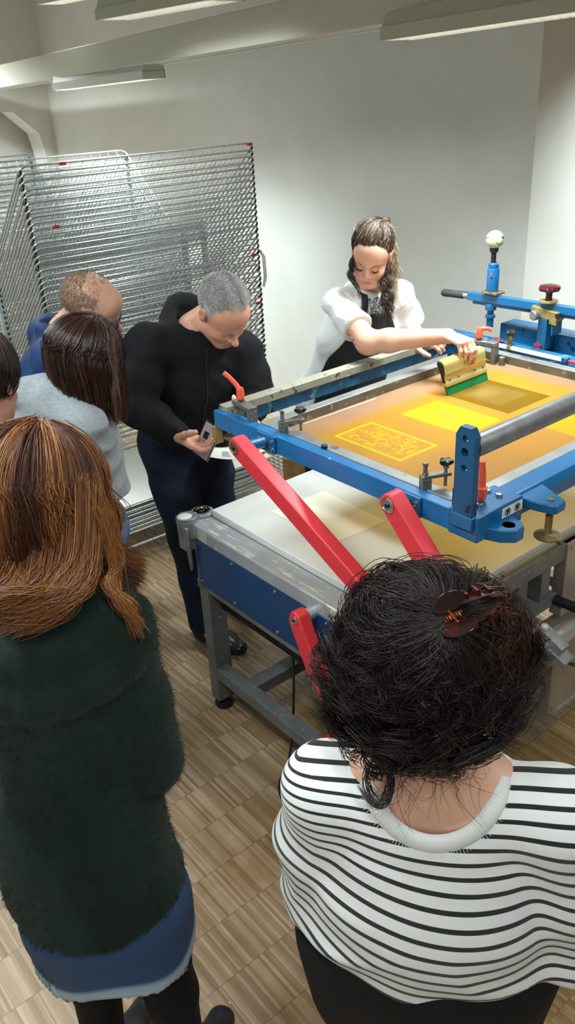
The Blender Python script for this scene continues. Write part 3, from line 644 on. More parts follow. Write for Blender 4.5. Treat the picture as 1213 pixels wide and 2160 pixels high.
# red lever behind the upright plate
mb = MB(); mb.box((1.055, .02, ZF - .02), (1.075, .045, ZF + .045)); part(mb, 'lever_block', M['darksteel'])
mb = MB(); mb.lathe([(.011, 0), (.014, .012), (.014, .03), (.009, .034)], (1.10, .075, ZF + .012), seg=16); mb.tube([(1.10, .075, ZF + .04), (1.098, .078, ZF + .07), (1.092, .082, ZF + .105)], [.010, .009, .0075], 10); part(mb, 'lever', M['redlever'], bevel=0, label='orange-red lever behind the upright plate')
# --- lift arms (left side)
def arm(name, a, b, wo, wi, width, label, eye=True, tip=True):
    a = np.array(a); b = np.array(b); d = nrm(b - a); n = np.array([-d[1], d[0]]); h = width / 2
    pts = [a - d * h * 1.0 + n * h * .35, a - d * h * .75 + n * h * .8, a - d * h * .3 + n * h, b + n * h, b + d * h * .6 + n * h * .7, b + d * h * .6 - n * h * .7, b - n * h, a - d * h * .3 - n * h, a - d * h * .75 - n * h * .8, a - d * h * 1.0 - n * h * .35]
    t = MB(); t.prism([(p[0], wo, p[1]) for p in pts], (0, wi - wo, 0)); o = part(t, name, M['red'], bevel=.004, label=label)
    if eye:
        t = MB(); t.lathe([(.0205, 0), (.0205, .002), (.017, .003), (.016, .0015)], (a[0], wo, a[1]), (0, -1, 0), 24); e = part(t, 'bearing', M['brass'] if eye == 'brass' else M['chrome'], parent=o, bevel=0)
        t = MB(); t.lathe([(.006, 0), (.006, .005)], (a[0], wo - .0005, a[1]), (0, -1, 0), 16); part(t, 'bearing_pin', M['black'], parent=o, bevel=0)
    return o
arm('lift_arm', (.352, 1.206), (1.02, .875), -.122, -.078, .056, 'long red lift arm', eye='brass')
arm('lift_arm', (.952, 1.222), (1.27, .895), -.095, -.05, .056, 'shorter red lift arm', eye='chrome')
for (uc, zc, wo) in ((.357, 1.196, -.09), (.936, 1.196, -.06)):
    mb = MB(); mb.cyl((uc - .004, wo, zc + .004), (uc, .0, zc - .002), .0165, seg=24); o = part(mb, 'arm_axle', M['blueclean'], bevel=0, label='bright blue axle of a lift arm')
    mb = MB(); mb.box((uc - .045, -.009, zc - .034), (uc + .042, .0, zc + .022)); part(mb, 'axle_flange', M['blueclean'], parent=o)
    mb = MB()
    for a, b in ((-.034, -.008), (.028, .004), (.028, -.022), (-.034, .0)): mb.lathe([(.0065, 0), (.0065, .004), (.003, .006)], (uc + a, -.009, zc + b), (0, -1, 0), 12)
    part(mb, 'flange_bolts', M['chrome'], parent=o, bevel=0)
# lower lever and pedestal
t = MB(); wo = -.16
lv = [(.622, .777), (.640, .785), (.660, .776), (.676, .74), (.72, .66), (.775, .585), (.90, .53), (.99, .50), (1.0, .455), (.93, .43), (.86, .47), (.79, .465), (.735, .52), (.68, .60), (.625, .71), (.610, .745)]
t.prism([(a, wo, b) for a, b in lv], (0, .042, 0)); o = part(t, 'crank_lever', M['red'], bevel=.004, label='red crank lever with a steel bearing')
t = MB(); t.lathe([(.0135, 0), (.0135, .003), (.011, .004), (.009, .002)], (.640, wo, .757), (0, -1, 0), 24); e = part(t, 'bearing', M['chrome'], parent=o, bevel=0)
t = MB(); t.lathe([(.005, 0), (.005, .004)], (.640, wo - .0005, .757), (0, -1, 0), 16); part(t, 'bearing_pin', M['black'], parent=o, bevel=0)
mb = MB(); mb.cyl((.642, wo + .04, .755), (.642, .04, .755), .02, seg=24); part(mb, 'crank_axle', M['silver'], bevel=0, label='silver axle behind the red crank')
for a in (.762, .935):
    mb = MB(); mb.box((a, -.165, .0), (a + .062, -.11, .50)); part(mb, 'pedestal_post', M['red'], bevel=.003, label='red pedestal post')
mb = MB(); mb.box((.74, -.18, 0), (1.02, -.09, .02)); part(mb, 'pedestal_base', M['red'], bevel=.002)
mb = MB(); mb.lathe([(.03, 0), (.03, .05)], (.965, -.165, .47), (0, 1, 0), 24); part(mb, 'pedestal_hub', M['red'], bevel=.002)
# pump housing under the table
mb = MB(); mb.box((.50, .05, .02), (.74, .30, .26)); mb.box((.48, .10, .26), (.66, .26, .32)); part(mb, 'pump_housing', M['darkbox'], bevel=.012, label='black pump housing under the table')
# --- squeegee carrier at the hinge side
def PU(px, py, w):                                   # local press coordinates of a pixel in a plane w = const
    d = ray(px, py); Uv = V3(math.cos(AZ), -math.sin(AZ), 0); Wv = V3(math.sin(AZ), math.cos(AZ), 0); o_ = V3(0, 0, CAM_H)
    t_ = (w - (o_ - PO) @ Wv) / (d @ Wv); P = o_ + d * t_ - PO; return V3(P @ Uv, P @ Wv, P[2])
WC = 1.27
a = PU(1039, 628, WC); b = PU(1213, 655, WC); d = nrm(b - a); a0 = PU(990, 623, WC)
mb = MB(); mb.beam(a0, a + d * 1.2, .03, .03); o = part(mb, 'carrier_bar', M['blueclean'], bevel=.002, label='long blue carrier bar with a black grip')
mb = MB(); mb.beam(PU(1000, 634, WC), a + d * 1.2 + V3(0, 0, -.018), .02, .02); part(mb, 'carrier_bar_rib', M['deepblue'], parent=o)
g0 = PU(934, 617, WC); g1 = PU(981, 622.5, WC)
mb = MB(); gd = g1 - g0; mb.tube([g0, g0 + gd * .08, g0 + gd * .5, g0 + gd * .92, g1], [.012, .0155, .0145, .0155, .013], 20); part(mb, 'hand_grip', M['rubber'], parent=o, bevel=0, label='black ribbed hand grip')
mb = MB(); mb.cyl(g1, a0, .014, seg=16); part(mb, 'grip_ferrule', M['chrome'], parent=o, bevel=0)
# damper column with ball
cb = PU(1038, 618, WC); ct = PU(1040.5, 556, WC); hgt = ct[2] - cb[2]
mb = MB(); mb.lathe([(.0225, 0), (.0235, .004), (.0235, hgt * .82), (.022, hgt * .85), (.0195, hgt * .86), (.0205, hgt * .90), (.0205, hgt), (.016, hgt + .004)], cb, seg=28); dm = part(mb, 'damper_cylinder', M['blueclean'], bevel=0, label='upright blue damper cylinder')
mb = MB(); mb.sphere((cb[0] + .008, cb[1] - .0225, cb[2] + hgt * .68), .004, 10, 8); mb.sphere((cb[0] + .009, cb[1] - .0225, cb[2] + hgt * .62), .0045, 10, 8); part(mb, 'button', M['redworn'], parent=dm, bevel=0)
t1 = PU(1042, 527, WC)[2]
mb = MB(); mb.lathe([(.010, 0), (.010, t1 - ct[2] - .012), (.016, t1 - ct[2] - .006), (.0175, t1 - ct[2] + .006), (.014, t1 - ct[2] + .012)], ct, seg=20); part(mb, 'damper_rod', M['darksteel'], parent=dm, bevel=0)
bz = PU(1044, 505, WC); ball_r = .034
lb = PU(1036, 640, WC); lz = lb[2] - PU(1034, 695, WC)[2]
mb = MB(); mb.lathe([(.010, -lz), (.014, -lz + .004), (.014, -lz * .55), (.020, -lz * .53), (.020, -lz * .44), (.013, -lz * .42), (.013, -lz * .25), (.022, -lz * .23), (.022, -lz * .08), (.018, 0)], (cb[0] - .002, cb[1], lb[2]), seg=20); part(mb, 'damper_stem', M['deepblue'], bevel=0)
mb = MB(); c_ = PU(1040, 618, WC); mb.box((c_[0] - .036, c_[1] - .028, c_[2] - .002), (c_[0] + .036, c_[1] + .028, c_[2] + .007)); pl = part(mb, 'mount_plate', M['brass'])
mb = MB(); [mb.lathe([(.006, 0), (.006, .006)], (c_[0] + a_, c_[1] - .018, c_[2] + .007), seg=8) for a_ in (-.02, .022)]; part(mb, 'plate_bolts', M['chrome'], parent=pl, bevel=0)
# big hinge beam
h0 = PU(1054, 700, 1.30); h0z = PU(1060, 682, 1.30)[2]
mb = MB(); mb.box((h0[0], 1.30, h0z - .085), (1.35, 1.39, h0z)); part(mb, 'hinge_beam', M['deepblue'], bevel=.004, label='deep blue hinge beam')
mb = MB(); mb.box((h0[0] - .14, 1.30, h0z - .22), (1.35, 1.34, h0z - .085)); mb.box((h0[0] - .02, 1.24, h0z - .22), (h0[0] + .02, 1.3, h0z - .06)); part(mb, 'hinge_plate', M['deepblue'])
mb = MB(); mb.box((-.02, 1.26, ZF - .16), (U1 + .1, 1.30, ZF - .02)); part(mb, 'hinge_carrier', M['deepblue'])
mb = MB(); mb.box((.62, 1.34, h0z - .19), (1.2, 1.36, h0z - .16)); part(mb, 'white_strip', M['white'])
# upright with gold clamp and big maroon knob
k0 = PU(1157, 670, 1.26); k1 = PU(1150, 736, 1.26)
mb = MB(); mb.box((k0[0] - .03, 1.24, k1[2]), (k0[0] + .008, 1.30, k0[2])); mb.box((k0[0] + .028, 1.24, k0[2] - .06), (k0[0] + .034, 1.30, k0[2])); part(mb, 'carrier_upright', M['deepblue'], label='blue upright under the maroon knob')
g = PU(1153, 662, 1.26); Mx = Matrix.Translation(tuple(g)) @ Matrix.Rotation(R(6), 4, 'Y')
mb = MB(); mb.box((-.055, -.02, -.012), (.058, .03, .022), Mx); mb.prism([tuple(Mx @ Vector(p)) for p in ((-.055, -.022, .022), (-.018, -.022, .022), (-.03, -.022, -.03), (-.055, -.022, -.03))], (0, .01, 0)); mb.prism([tuple(Mx @ Vector(p)) for p in ((.02, -.022, .022), (.06, -.022, .022), (.06, -.022, -.026), (.03, -.022, -.026))], (0, .01, 0)); gc = part(mb, 'swivel_clamp', M['goldclamp'], label='yellowish steel swivel clamp')
mb = MB(); p_ = PU(1133, 664, 1.235); mb.lathe([(.017, 0), (.018, .004), (.018, .02), (.015, .023)], p_, (-.2, -1, 0), 22); part(mb, 'clamp_bolt', M['steel'], parent=gc, bevel=0)
mb = MB(); p_ = PU(1176, 667, 1.235); mb.lathe([(.010, 0), (.009, .003)], p_, (0, -1, 0), 18); part(mb, 'clamp_bolt', M['darksteel'], parent=gc, bevel=0)
kb = PU(1157, 638, 1.26)
mb = MB(); mb.lathe([(.030, 0), (.034, .003), (.034, .008), (.026, .010)], kb, seg=28); ks = part(mb, 'knob_washer', M['goldclamp'], bevel=0)
mb = MB(); mb.lathe([(.014, .010), (.012, .014), (.012, .034), (.020, .040), (.036, .044), (.040, .052), (.037, .060), (.022, .064)], kb, seg=40, lobes=6, lamp=.035); part(mb, 'clamp_knob', M['maroon'], bevel=0, label='big glossy maroon knob')
# small knobs along the hinge side
def star(px, py, w, ax, r=.018, m='maroondull'):
    p = PU(px, py, w); mb = MB(); mb.lathe([(r * .4, -.02), (r * .4, 0), (r * .8, .002), (r, .007), (r * .95, .014), (r * .4, .017)], p, ax, 36, lobes=6, lamp=.16); return part(mb, 'star_knob', M[m], bevel=0, label='inky maroon star knob')
star(1052, 721, 1.20, (-.6, -.8, .1)); star(1138, 730, 1.25, (0, -1, 0))
c_ = PU(1075, 752, 1.17); Mh = ZF + .075
mb = MB(); mb.lathe([(.012, 0), (.010, .012), (.007, .016), (.007, .034), (.014, .036), (.014, .048), (.008, .052)], (c_[0], 1.165, ZF - .002), seg=18); o = part(mb, 'screen_clamp', M['brass'], bevel=0, label='brass clamp post with a black knob')
mb = MB(); mb.lathe([(.010, .05), (.017, .056), (.019, .064), (.015, .07), (.006, .072)], (c_[0], 1.165, ZF - .002), seg=30, lobes=4, lamp=.2); part(mb, 'star_knob', M['black'], parent=o, bevel=0)

# ------------------------------------------------------------------ tennis-like ball on the damper (a thing of its own)
def world_of(p): return PO + p[0] * V3(math.cos(AZ), -math.sin(AZ), 0) + p[1] * V3(math.sin(AZ), math.cos(AZ), 0) + V3(0, 0, p[2])
M['ball'] = chips(mat('yellowed_ball', hx('#c3c79a'), .7, col2=hx('#d0d2ac'), nscale=40), hx('#3f4632'), 55, .60, soft=.015)
mb = MB(); mb.sphere((0, 0, 0), ball_r, 28, 18, (1, 1, .98)); bo = mb.build('ball', M['ball']); bw = world_of(bz); bo.location = tuple(bw)
mb = MB(); mb.tube([(ball_r * 1.0 * math.cos(a) * .98, ball_r * .98 * math.sin(a) * .75, ball_r * .62 * math.sin(a * 2) * .5 + .006 * math.cos(2 * a)) / np.linalg.norm((math.cos(a) * .98, math.sin(a) * .75, .31 * math.sin(2 * a))) * .995 for a in np.linspace(0, 2 * math.pi, 41)[:-1]], .0009, 5, closed=True)
sm_ = mb.build('seam', M['black'], bo); tag(bo, 'pale yellow ink-marked ball stuck on top of the blue damper column', 'ball')

# ------------------------------------------------------------------ silk screen
M['aluframe'] = chips(mat('silk_frame_aluminium', hx('#8f9190'), .4, metal=.4, col2=hx('#7d7f7d'), nscale=8), hx('#5f5a4c'), 22, .64)
M['frameinner'] = chips(mat('ink_stained_frame_inner', hx('#67604e'), .5, col2=hx('#4f4a3c'), nscale=14), hx('#8b8067'), 30, .62)
def mesh_mat():
    m, nt, b = node_mat('silk_mesh_with_ink')
    tc = N(nt, 'ShaderNodeTexCoord'); sx = N(nt, 'ShaderNodeSeparateXYZ'); L(nt, tc.outputs['Object'], sx.inputs[0])
    n1 = N(nt, 'ShaderNodeTexNoise', Scale=9, Detail=5); L(nt, tc.outputs['Object'], n1.inputs['Vector'])
    def mth(op, a, b_=None, c_=None):
        n = N(nt, 'ShaderNodeMath', _operation=op)
        for i, v in enumerate((a, b_, c_)):
            if v is None: continue
            if isinstance(v, (int, float)): n.inputs[i].default_value = v
            else: L(nt, v, n.inputs[i])
        return n.outputs[0]
    u, w = sx.outputs[0], sx.outputs[1]
    def rect(u0, u1, w0, w1, soft=.004, wob=.0):
        uu = mth('ADD', u, mth('MULTIPLY', mth('SUBTRACT', n1.outputs['Fac'], .5), wob)) if wob else u
        ww = mth('ADD', w, mth('MULTIPLY', mth('SUBTRACT', n1.outputs['Fac'], .5), wob)) if wob else w
        def ramp(x, lo, hi):
            mr = N(nt, 'ShaderNodeMapRange'); L(nt, x, mr.inputs[0]); mr.inputs[1].default_value = lo; mr.inputs[2].default_value = hi; return mr.outputs[0]
        a = mth('MULTIPLY', ramp(uu, u0 - soft, u0 + soft), ramp(uu, u1 + soft, u1 - soft)); b2 = mth('MULTIPLY', ramp(ww, w0 - soft, w0 + soft), ramp(ww, w1 + soft, w1 - soft)); return mth('MULTIPLY', a, b2)
    cur = None
    def over(col, fac, base):
        mx = N(nt, 'ShaderNodeMix', _data_type='RGBA'); mx.inputs[7].default_value = c4(col) if not hasattr(col, 'links') else (0, 0, 0, 1)
        if hasattr(col, 'links'): L(nt, col, mx.inputs[7])
        if isinstance(base, tuple): mx.inputs[6].default_value = c4(base)
        else: L(nt, base, mx.inputs[6])
        L(nt, fac, mx.inputs[0]); return mx.outputs[2]
    base = over(hx('#c7a184'), mth('MULTIPLY', n1.outputs['Fac'], .8), hx('#b78e74'))
    cur = over(hx('#c48f42'), rect(.415, 1.2, .0, 1.005, .02, .05), base)
    n2 = N(nt, 'ShaderNodeTexNoise', Scale=5, Detail=6); L(nt, tc.outputs['Object'], n2.inputs['Vector'])
    cur = over(hx('#d6a120'), mth('MULTIPLY', rect(.40, .76, .12, 1.02, .03, .06), mth('MULTIPLY', n2.outputs['Fac'], .9)), cur)
    # image 1: outlined with marks inside
    n3 = N(nt, 'ShaderNodeTexNoise', Scale=38, Detail=6, Distortion=1.2); L(nt, tc.outputs['Object'], n3.inputs['Vector'])
    def thr(x, v, s=.02):
        mr = N(nt, 'ShaderNodeMapRange'); L(nt, x, mr.inputs[0]); mr.inputs[1].default_value = v; mr.inputs[2].default_value = v + s; return mr.outputs[0]
    ring = mth('MULTIPLY', rect(.458, .735, .178, .338, .0012), mth('SUBTRACT', 1, rect(.468, .725, .188, .328, .0012)))
    cur = over(hx('#f2d012'), ring, cur)
    cur = over(hx('#efca14'), mth('MULTIPLY', mth('MULTIPLY', rect(.478, .715, .198, .318, .01), thr(n3.outputs['Fac'], .5, .05)), .85), cur)
    # image 2: bright yellow field
    cur = over(hx('#ecc40e'), mth('MULTIPLY', rect(.478, .742, .45, .625, .004, .01), thr(n2.outputs['Fac'], .30, .2)), cur)
    cur = over(hx('#e3b13a'), mth('MULTIPLY', rect(.50, .68, .475, .60, .008, .02), thr(n3.outputs['Fac'], .5, .12)), cur)
    # image 3: freshly flooded dark ochre
    cur = over(hx('#8a6a18'), rect(.472, .726, .682, .905, .001), cur)
    cur = over(hx('#9c8142'), mth('MULTIPLY', rect(.505, .66, .72, .87, .006, .01), .6), cur)
    cur = over(hx('#b39a66'), mth('MULTIPLY', rect(.52, .58, .75, .83, .02, .04), .45), cur)
    # image 4
    cur = over(hx('#e2b014'), rect(.81, 1.02, .66, .90, .004, .01), cur)
    L(nt, cur, b.inputs['Base Color']); b.inputs['Roughness'].default_value = .42; b.inputs['Specular IOR Level'].default_value = .4
    wetm = mth('SUBTRACT', .45, mth('MULTIPLY', rect(.472, .726, .682, .905, .001), .2)); L(nt, wetm, b.inputs['Roughness'])
    n5 = N(nt, 'ShaderNodeTexNoise', Scale=900, Detail=2); L(nt, tc.outputs['Object'], n5.inputs['Vector'])
    bp = N(nt, 'ShaderNodeBump', Strength=.12, Distance=.001); L(nt, n5.outputs['Fac'], bp.inputs['Height']); L(nt, bp.outputs['Normal'], b.inputs['Normal'])
    # thin dyed mesh lets some light through
    tr = N(nt, 'ShaderNodeBsdfTranslucent'); mt = N(nt, 'ShaderNodeMix', _data_type='RGBA'); mt.inputs[0].default_value = .45; L(nt, cur, mt.inputs[6]); mt.inputs[7].default_value = c4(hx('#ecdc70')); L(nt, mt.outputs[2], tr.inputs['Color']); ms = N(nt, 'ShaderNodeMixShader'); ms.inputs[0].default_value = .45
    tp = N(nt, 'ShaderNodeBsdfTransparent'); tp.inputs['Color'].default_value = c4(hx('#f5df70')); ms2 = N(nt, 'ShaderNodeMixShader'); ms2.inputs[0].default_value = .26; L(nt, ms.outputs[0], ms2.inputs[1]); L(nt, tp.outputs[0], ms2.inputs[2])
    out = nt.nodes['Material Output']; L(nt, b.outputs[0], ms.inputs[1]); L(nt, tr.outputs[0], ms.inputs[2]); L(nt, ms2.outputs[0], out.inputs['Surface'])
    return m
M['mesh'] = mesh_mat()
scr = thing('silk_screen', 'large framed silk screen with yellow and ochre stencil images, clamped in the press', 'silk screen', tuple(PO), -AZ)
zt, zb = ZF - .004, ZF - .036
su0, su1, sw0, sw1 = .262, 1.07, .045, 1.13; fw = .038
mb = MB()
for lo, hi in (((su0, sw0), (su0 + fw, sw1)), ((su1 - fw, sw0), (su1, sw1)), ((su0 + fw, sw0), (su1 - fw, sw0 + fw)), ((su0 + fw, sw1 - fw), (su1 - fw, sw1))): mb.box((*lo, zb + .002), (*hi, zt))
mb.build('frame', M['aluframe'], scr, bevel=.002)['label'] = 'grey aluminium frame'
mb = MB(); e = .0015
for lo, hi in (((su0 + fw, sw0 + fw), (su0 + fw + e, sw1 - fw)), ((su1 - fw - e, sw0 + fw), (su1 - fw, sw1 - fw)), ((su0 + fw, sw0 + fw), (su1 - fw, sw0 + fw + e)), ((su0 + fw, sw1 - fw - e), (su1 - fw, sw1 - fw))): mb.box((*lo, zb + .001), (*hi, zt - .002))
mb.build('frame_inner_face', M['frameinner'], scr, smooth=0)['label'] = 'brown ink-stained inner faces'
mb = MB(); mb.box((su0 + .004, sw0 + .004, zb), (su1 - .004, sw1 - .004, zb + .0012)); mb.build('printing_mesh', M['mesh'], scr, smooth=0)['label'] = 'printing mesh with yellow stencils'
M['tape'] = mat('clear_tape', hx('#d8cfc6'), .15)
mb = MB(); mb.prism([(su0 + fw + .012, .18, zb + .0014), (su0 + fw + .016, .18, zb + .0014), (su0 + fw + .02, .5, zb + .0014), (su0 + fw + .012, .5, zb + .0014)], (0, 0, .0006)); mb.build('tape_edge', M['tape'], scr, smooth=0)

# ------------------------------------------------------------------ squeegee
M['gold'] = mat('gold_anodised_aluminium', hx('#cdb56a'), .34, metal=.55, bump=.05, bscale=90)
M['greenrubber'] = chips(mat('green_polyurethane', hx('#12743f'), .3, col2=hx('#0f6a3a'), nscale=30), hx('#4f5a3a'), 40, .66)
b0 = V3(.474, .681, zb + .0016); b1 = V3(.468, .902, zb + .0016)
sq = thing('squeegee', 'gold aluminium squeegee with a green blade standing on the dark ochre image', 'squeegee', tuple(world_of((b0 + b1) / 2)), -AZ)
bc = (b0 + b1) / 2; ln = b1 - b0
def sqp(prof, m, name, x0=0, x1=1, **kw):                # profile (u offset, height) extruded along the blade
    mb = MB(); mb.prism([tuple(b0 - bc + ln * x0 + V3(a, 0, h)) for a, h in prof], tuple(ln * (x1 - x0))); return mb.build(name, M[m], sq, **kw)
tl = .36                                              # lean of the tool away from the viewer
def lean(pts): return [(-h * tl + a, h) for a, h in pts]
sqp(lean([(-.0045, 0), (.0045, 0), (.0045, .034), (-.0045, .034)]), 'greenrubber', 'blade', bevel=.0008)['label'] = 'green rubber blade'
ho = sqp(lean([(-.0085, .028), (.0085, .028), (.010, .034), (.010, .040), (.0075, .044), (.0075, .058), (.011, .064), (.0165, .072), (.0155, .082), (.0185, .092), (.018, .104), (.012, .112), (.0, .115), (-.010, .112), (-.015, .100), (-.013, .085), (-.0085, .066)]), 'gold', 'holder', bevel=.001, smooth=50); ho['label'] = 'gold ribbed aluminium holder'
mb = MB()
for k in (.10, .32, .72, .92):
    p = b0 - bc + ln * k + V3(.0078 - .051 * tl, 0, .051); mb.lathe([(.0052, 0), (.0048, .003), (.002, .0045)], p, (.93, 0, tl), 14)
mb.build('bolts', M['steel'], ho)
sqp(lean([(-.007, .04), (.006, .04), (.006, .06), (.013, .078), (.015, .098), (.010, .108), (-.008, .108), (-.012, .098), (-.006, .066)]), 'darksteel', 'end_cap', -.012, 0, bevel=.001)
SQ_TOP = world_of(bc + V3(-.09 * tl, 0, .09))

# ------------------------------------------------------------------ paper sheet on the table
M['paper'] = mat('white_paper', hx('#d9d8d0'), .55)
M['paperlight'] = mat('cream_paper', hx('#dcdacb'), .5)
mb = MB(); mb.prism([(.163, .137, .8305), (.484, .15, .8305), (.496, .368, .8305), (.174, .377, .8305)], (0, 0, .0008))
o = mb.build('paper_sheet', M['paperlight'], smooth=0); o.location = tuple(PO); o.rotation_euler = (0, 0, -AZ); tag(o, 'blank cream sheet of paper lying on the pale press table', 'paper')
# power cable under the table
mb = MB(); cp = [(.42, .0, .47), (.425, -.01, .30), (.43, -.03, .12), (.45, -.07, .02), (.50, -.16, .008), (.56, -.2, .008), (.66, -.19, .008), (.72, -.02, .02), (.70, .06, .06)]
pts = np.array(cp); tt = np.linspace(0, 1, len(pts)); ts = np.linspace(0, 1, 50); sm2 = np.stack([np.interp(ts, tt, pts[:, k]) for k in range(3)], 1)
for _ in range(3): sm2[1:-1] = (sm2[:-2] + 2 * sm2[1:-1] + sm2[2:]) / 4
mb.tube(sm2, .0045, 8); o = mb.build('power_cable', M['black']); o.location = tuple(PO); o.rotation_euler = (0, 0, -AZ); tag(o, 'thin black cable hanging to the floor beneath the press table', 'cable')
# ------------------------------------------------------------------ drying racks
M['zinc'] = mat('galvanised_wire', hx('#b4b7b4'), .38, metal=.55, col2=hx('#9a9d9e'), nscale=60)
M['zincdark'] = mat('galvanised_wire_dark', hx('#5f6462'), .4, metal=.7)
M['springdark'] = mat('dark_spring_steel', hx('#3c423f'), .4, metal=.8)
M['redclip'] = mat('dark_red_clip', hx('#a02436'), .45)
M['wood'] = mat('raw_plywood', hx('#9a7446'), .6, col2=hx('#82603a'), nscale=20, stretch=(1, 8, 1))
def tray_mesh(name, w, d, nx, ny, rt=.0045, rw=.0011):
    mb = MB(); c = .035; pts = []
    # U-shaped rim: hinge end at x=0, front at x=d ; y from 0 to -w
    rim = [(0, 0, 0)] + [(d - c + c * math.sin(a), -c + c * math.cos(a), 0) for a in np.linspace(0, math.pi / 2, 5)] + [(d - c + c * math.cos(a), -w + c - c * math.sin(a), 0) for a in np.linspace(0, math.pi / 2, 5)] + [(0, -w, 0)]
    mb.tube(rim, rt, 7); mb.cyl((0, 0, 0), (0, -w, 0), rt * .8, seg=6)
    for i in range(1, nx): y = -w * i / nx; mb.tube([(0, y, -.003), (d, y, -.003)], rw, 4, cap=False)
    for i in range(1, ny): x = d * i / ny; mb.tube([(x, 0, .0), (x, -w, .0)], rw * 1.3, 4, cap=False)
    me_o = mb.build(name, M['zinc']); me = me_o.data; bpy.data.objects.remove(me_o); return me
tray_me = tray_mesh('tray', 1.17, .70, 21, 8)
def spring_me():
    mb = MB(); mb.cyl((0, -.002, 0), (0, -.024, 0), .0065, seg=8); o = mb.build('spring', M['springdark']); me = o.data; bpy.data.objects.remove(o); return me
def drying_rack(label, org, az, zs_up, zs_flat, alpha, w=1.17, d=.70, clips=(), tray=None, posts=True, z_top=1.6):
    """origin = foot of the hinge line's right end, x = towards the tray fronts, y = along the fronts (to the right)"""
    t = thing('drying_rack', label, 'drying rack', tuple(org), az, group=None); rr = np.random.default_rng(3)
    fr = MB()
    for y in (.012, -w - .012):
        fr.box((-.03, y - .012, .09), (.0, y + .012, z_top)); fr.box((-.03, y - .012, .09), (d - .02, y + .012, .115))
    fr.box((-.03, -w, .09), (-.01, 0, .12)); fr.box((-.03, -w, z_top - .03), (-.01, 0, z_top)); fr.tube([(d - .01, .0, .125), (d - .01, -w, .125)], .008, 8)
    fr.build('frame', M['zinc'], t, bevel=.002)
    for (x, y) in ((.03, .0), (.03, -w), (d - .06, 0), (d - .06, -w)):
        c = MB(); c.tube([(x, y - .012, .045), (x, y + .012, .045)], .045, 18); c.box((x - .012, y - .016, .045), (x + .012, y + .016, .09)); c.build('caster', M['black'], t)
    hs = MB()
    for z in list(zs_up) + list(zs_flat):
        for y in (.004, -w - .004): hs.cyl((-.004, y - .006, z), (-.004, y + .006, z), .009, seg=8)
    hs.build('hinge_springs', M['springdark'], t, smooth=0)
    for i, z in enumerate(zs_up):
        o = bpy.data.objects.new('tray', tray or tray_me); link(o, t); o.location = (0, 0, z); o.rotation_euler = (rr.normal() * .0012, -alpha + rr.normal() * .004, rr.normal() * .0015)
        sp = MB()
    # dark spacer hooks at the tray corners
    for y in (-.006, -w + .006):
        hk = MB()
        for z in zs_up:
            p = V3(d * math.cos(alpha) - .03, y, z + d * math.sin(alpha) - .024); hk.tube([p + V3(.018, 0, .010), p + V3(.004, 0, -.006), p + V3(-.012, 0, -.012)], .0055, 6)
        hk.build('spacer_hooks', M['springdark'], t)
    for z in zs_flat:
        o = bpy.data.objects.new('tray', tray or tray_me); link(o, t); o.location = (0, 0, z); o.rotation_euler = (0, -R(.5), 0)
    for (i, y) in clips:
        z = zs_up[i]; p = V3(d * math.cos(alpha), y, z + d * math.sin(alpha)); c = MB(); c.box(tuple(p - V3(.008, .014, .006)), tuple(p + V3(.008, .014, .007))); o = c.build('marker_clip', M['redclip'], t, bevel=.002); o['label'] = 'dark red marker clip'
    return t
M['offwhite'] = mat('offwhite_plastic', hx('#b9bcb4'), .5)
AR = R(54); RU = V3(math.cos(AR), -math.sin(AR), 0); RW = V3(math.sin(AR), math.cos(AR), 0)
alpha = R(38.2); D = .70
RT = V3(-.05677678, 4.34489124, 0)                     # foot below the right front corner of the lifted trays
hinge = RT - RU * D * math.cos(alpha)
ups = np.linspace(1.467, .417, 40); flats = [.20 + i * .0235 for i in range(7)]
RACK0 = drying_rack('wire drying rack nearest the press, lifted grey trays, white sheets on its lowest trays', hinge, -AR, ups, flats, alpha, clips=((0, -.985), (9, -1.06), (19, -1.04), (0, -.03), (19, -.05), (28, -.04)), z_top=1.5)
# second and third rack stand behind, turned round (trays rise away from the viewer)
def reversed_rack(label, front_right, az_extra=0, zlist=None, w=1.17, **k):
    # right end seen from the viewer is y = -w in the turned frame
    a = -AR + math.pi + az_extra; x = V3(math.cos(a), math.sin(a), 0); y = V3(-math.sin(a), math.cos(a), 0)
    org = front_right - x * D * math.cos(alpha) + y * w
    return drying_rack(label, org, a, zlist, [.2, .23, .26, .29], alpha, w=w, **k)
fr = atz(262, 318, 1.845); fr[2] = 0
reversed_rack('second wire drying rack, back to back with the front one, seen through it', fr, zlist=np.linspace(1.845 - D * math.sin(alpha), .55, 32), z_top=1.46)
fr = atz(62, 327, 1.815); fr[2] = 0
reversed_rack('third wire drying rack standing by the far left wall', fr, zlist=np.linspace(1.815 - D * math.sin(alpha), .75, 22), z_top=1.44)
# rack at the far left edge
org = at(-20, 770, 3.5); org[2] = 0
drying_rack('wire drying rack cut off by the left edge, in front of the blue jacket man', org + RU * .0 - RW * .12, -AR - R(20), np.linspace(1.28, .5, 26), [.2, .23], R(62), z_top=1.34)
# prints drying on the flat trays of the front rack
for i, z in enumerate(flats):
    mb = MB(); off = (.0, .02, .01, .05, .03, .09, .012)[i]; x1 = D - .012 - off * .3
    mb.prism([(.02 + off, -.10 - off, z + .006), (x1, -.09 - off * 2, z + .006), (x1, -1.14 + off, z + .006), (.02 + off, -1.13, z + .006)], (0, 0, .0007))
    o = mb.build('paper_sheet', M['paper'], smooth=0); o.location = tuple(hinge); o.rotation_euler = (0, 0, -AR)
    tag(o, 'white sheet on the topmost flat tray of the front drying rack' if i == len(flats) - 1 else 'white sheet between the stacked flat trays of the front drying rack', 'paper', group='sheets on the flat trays')
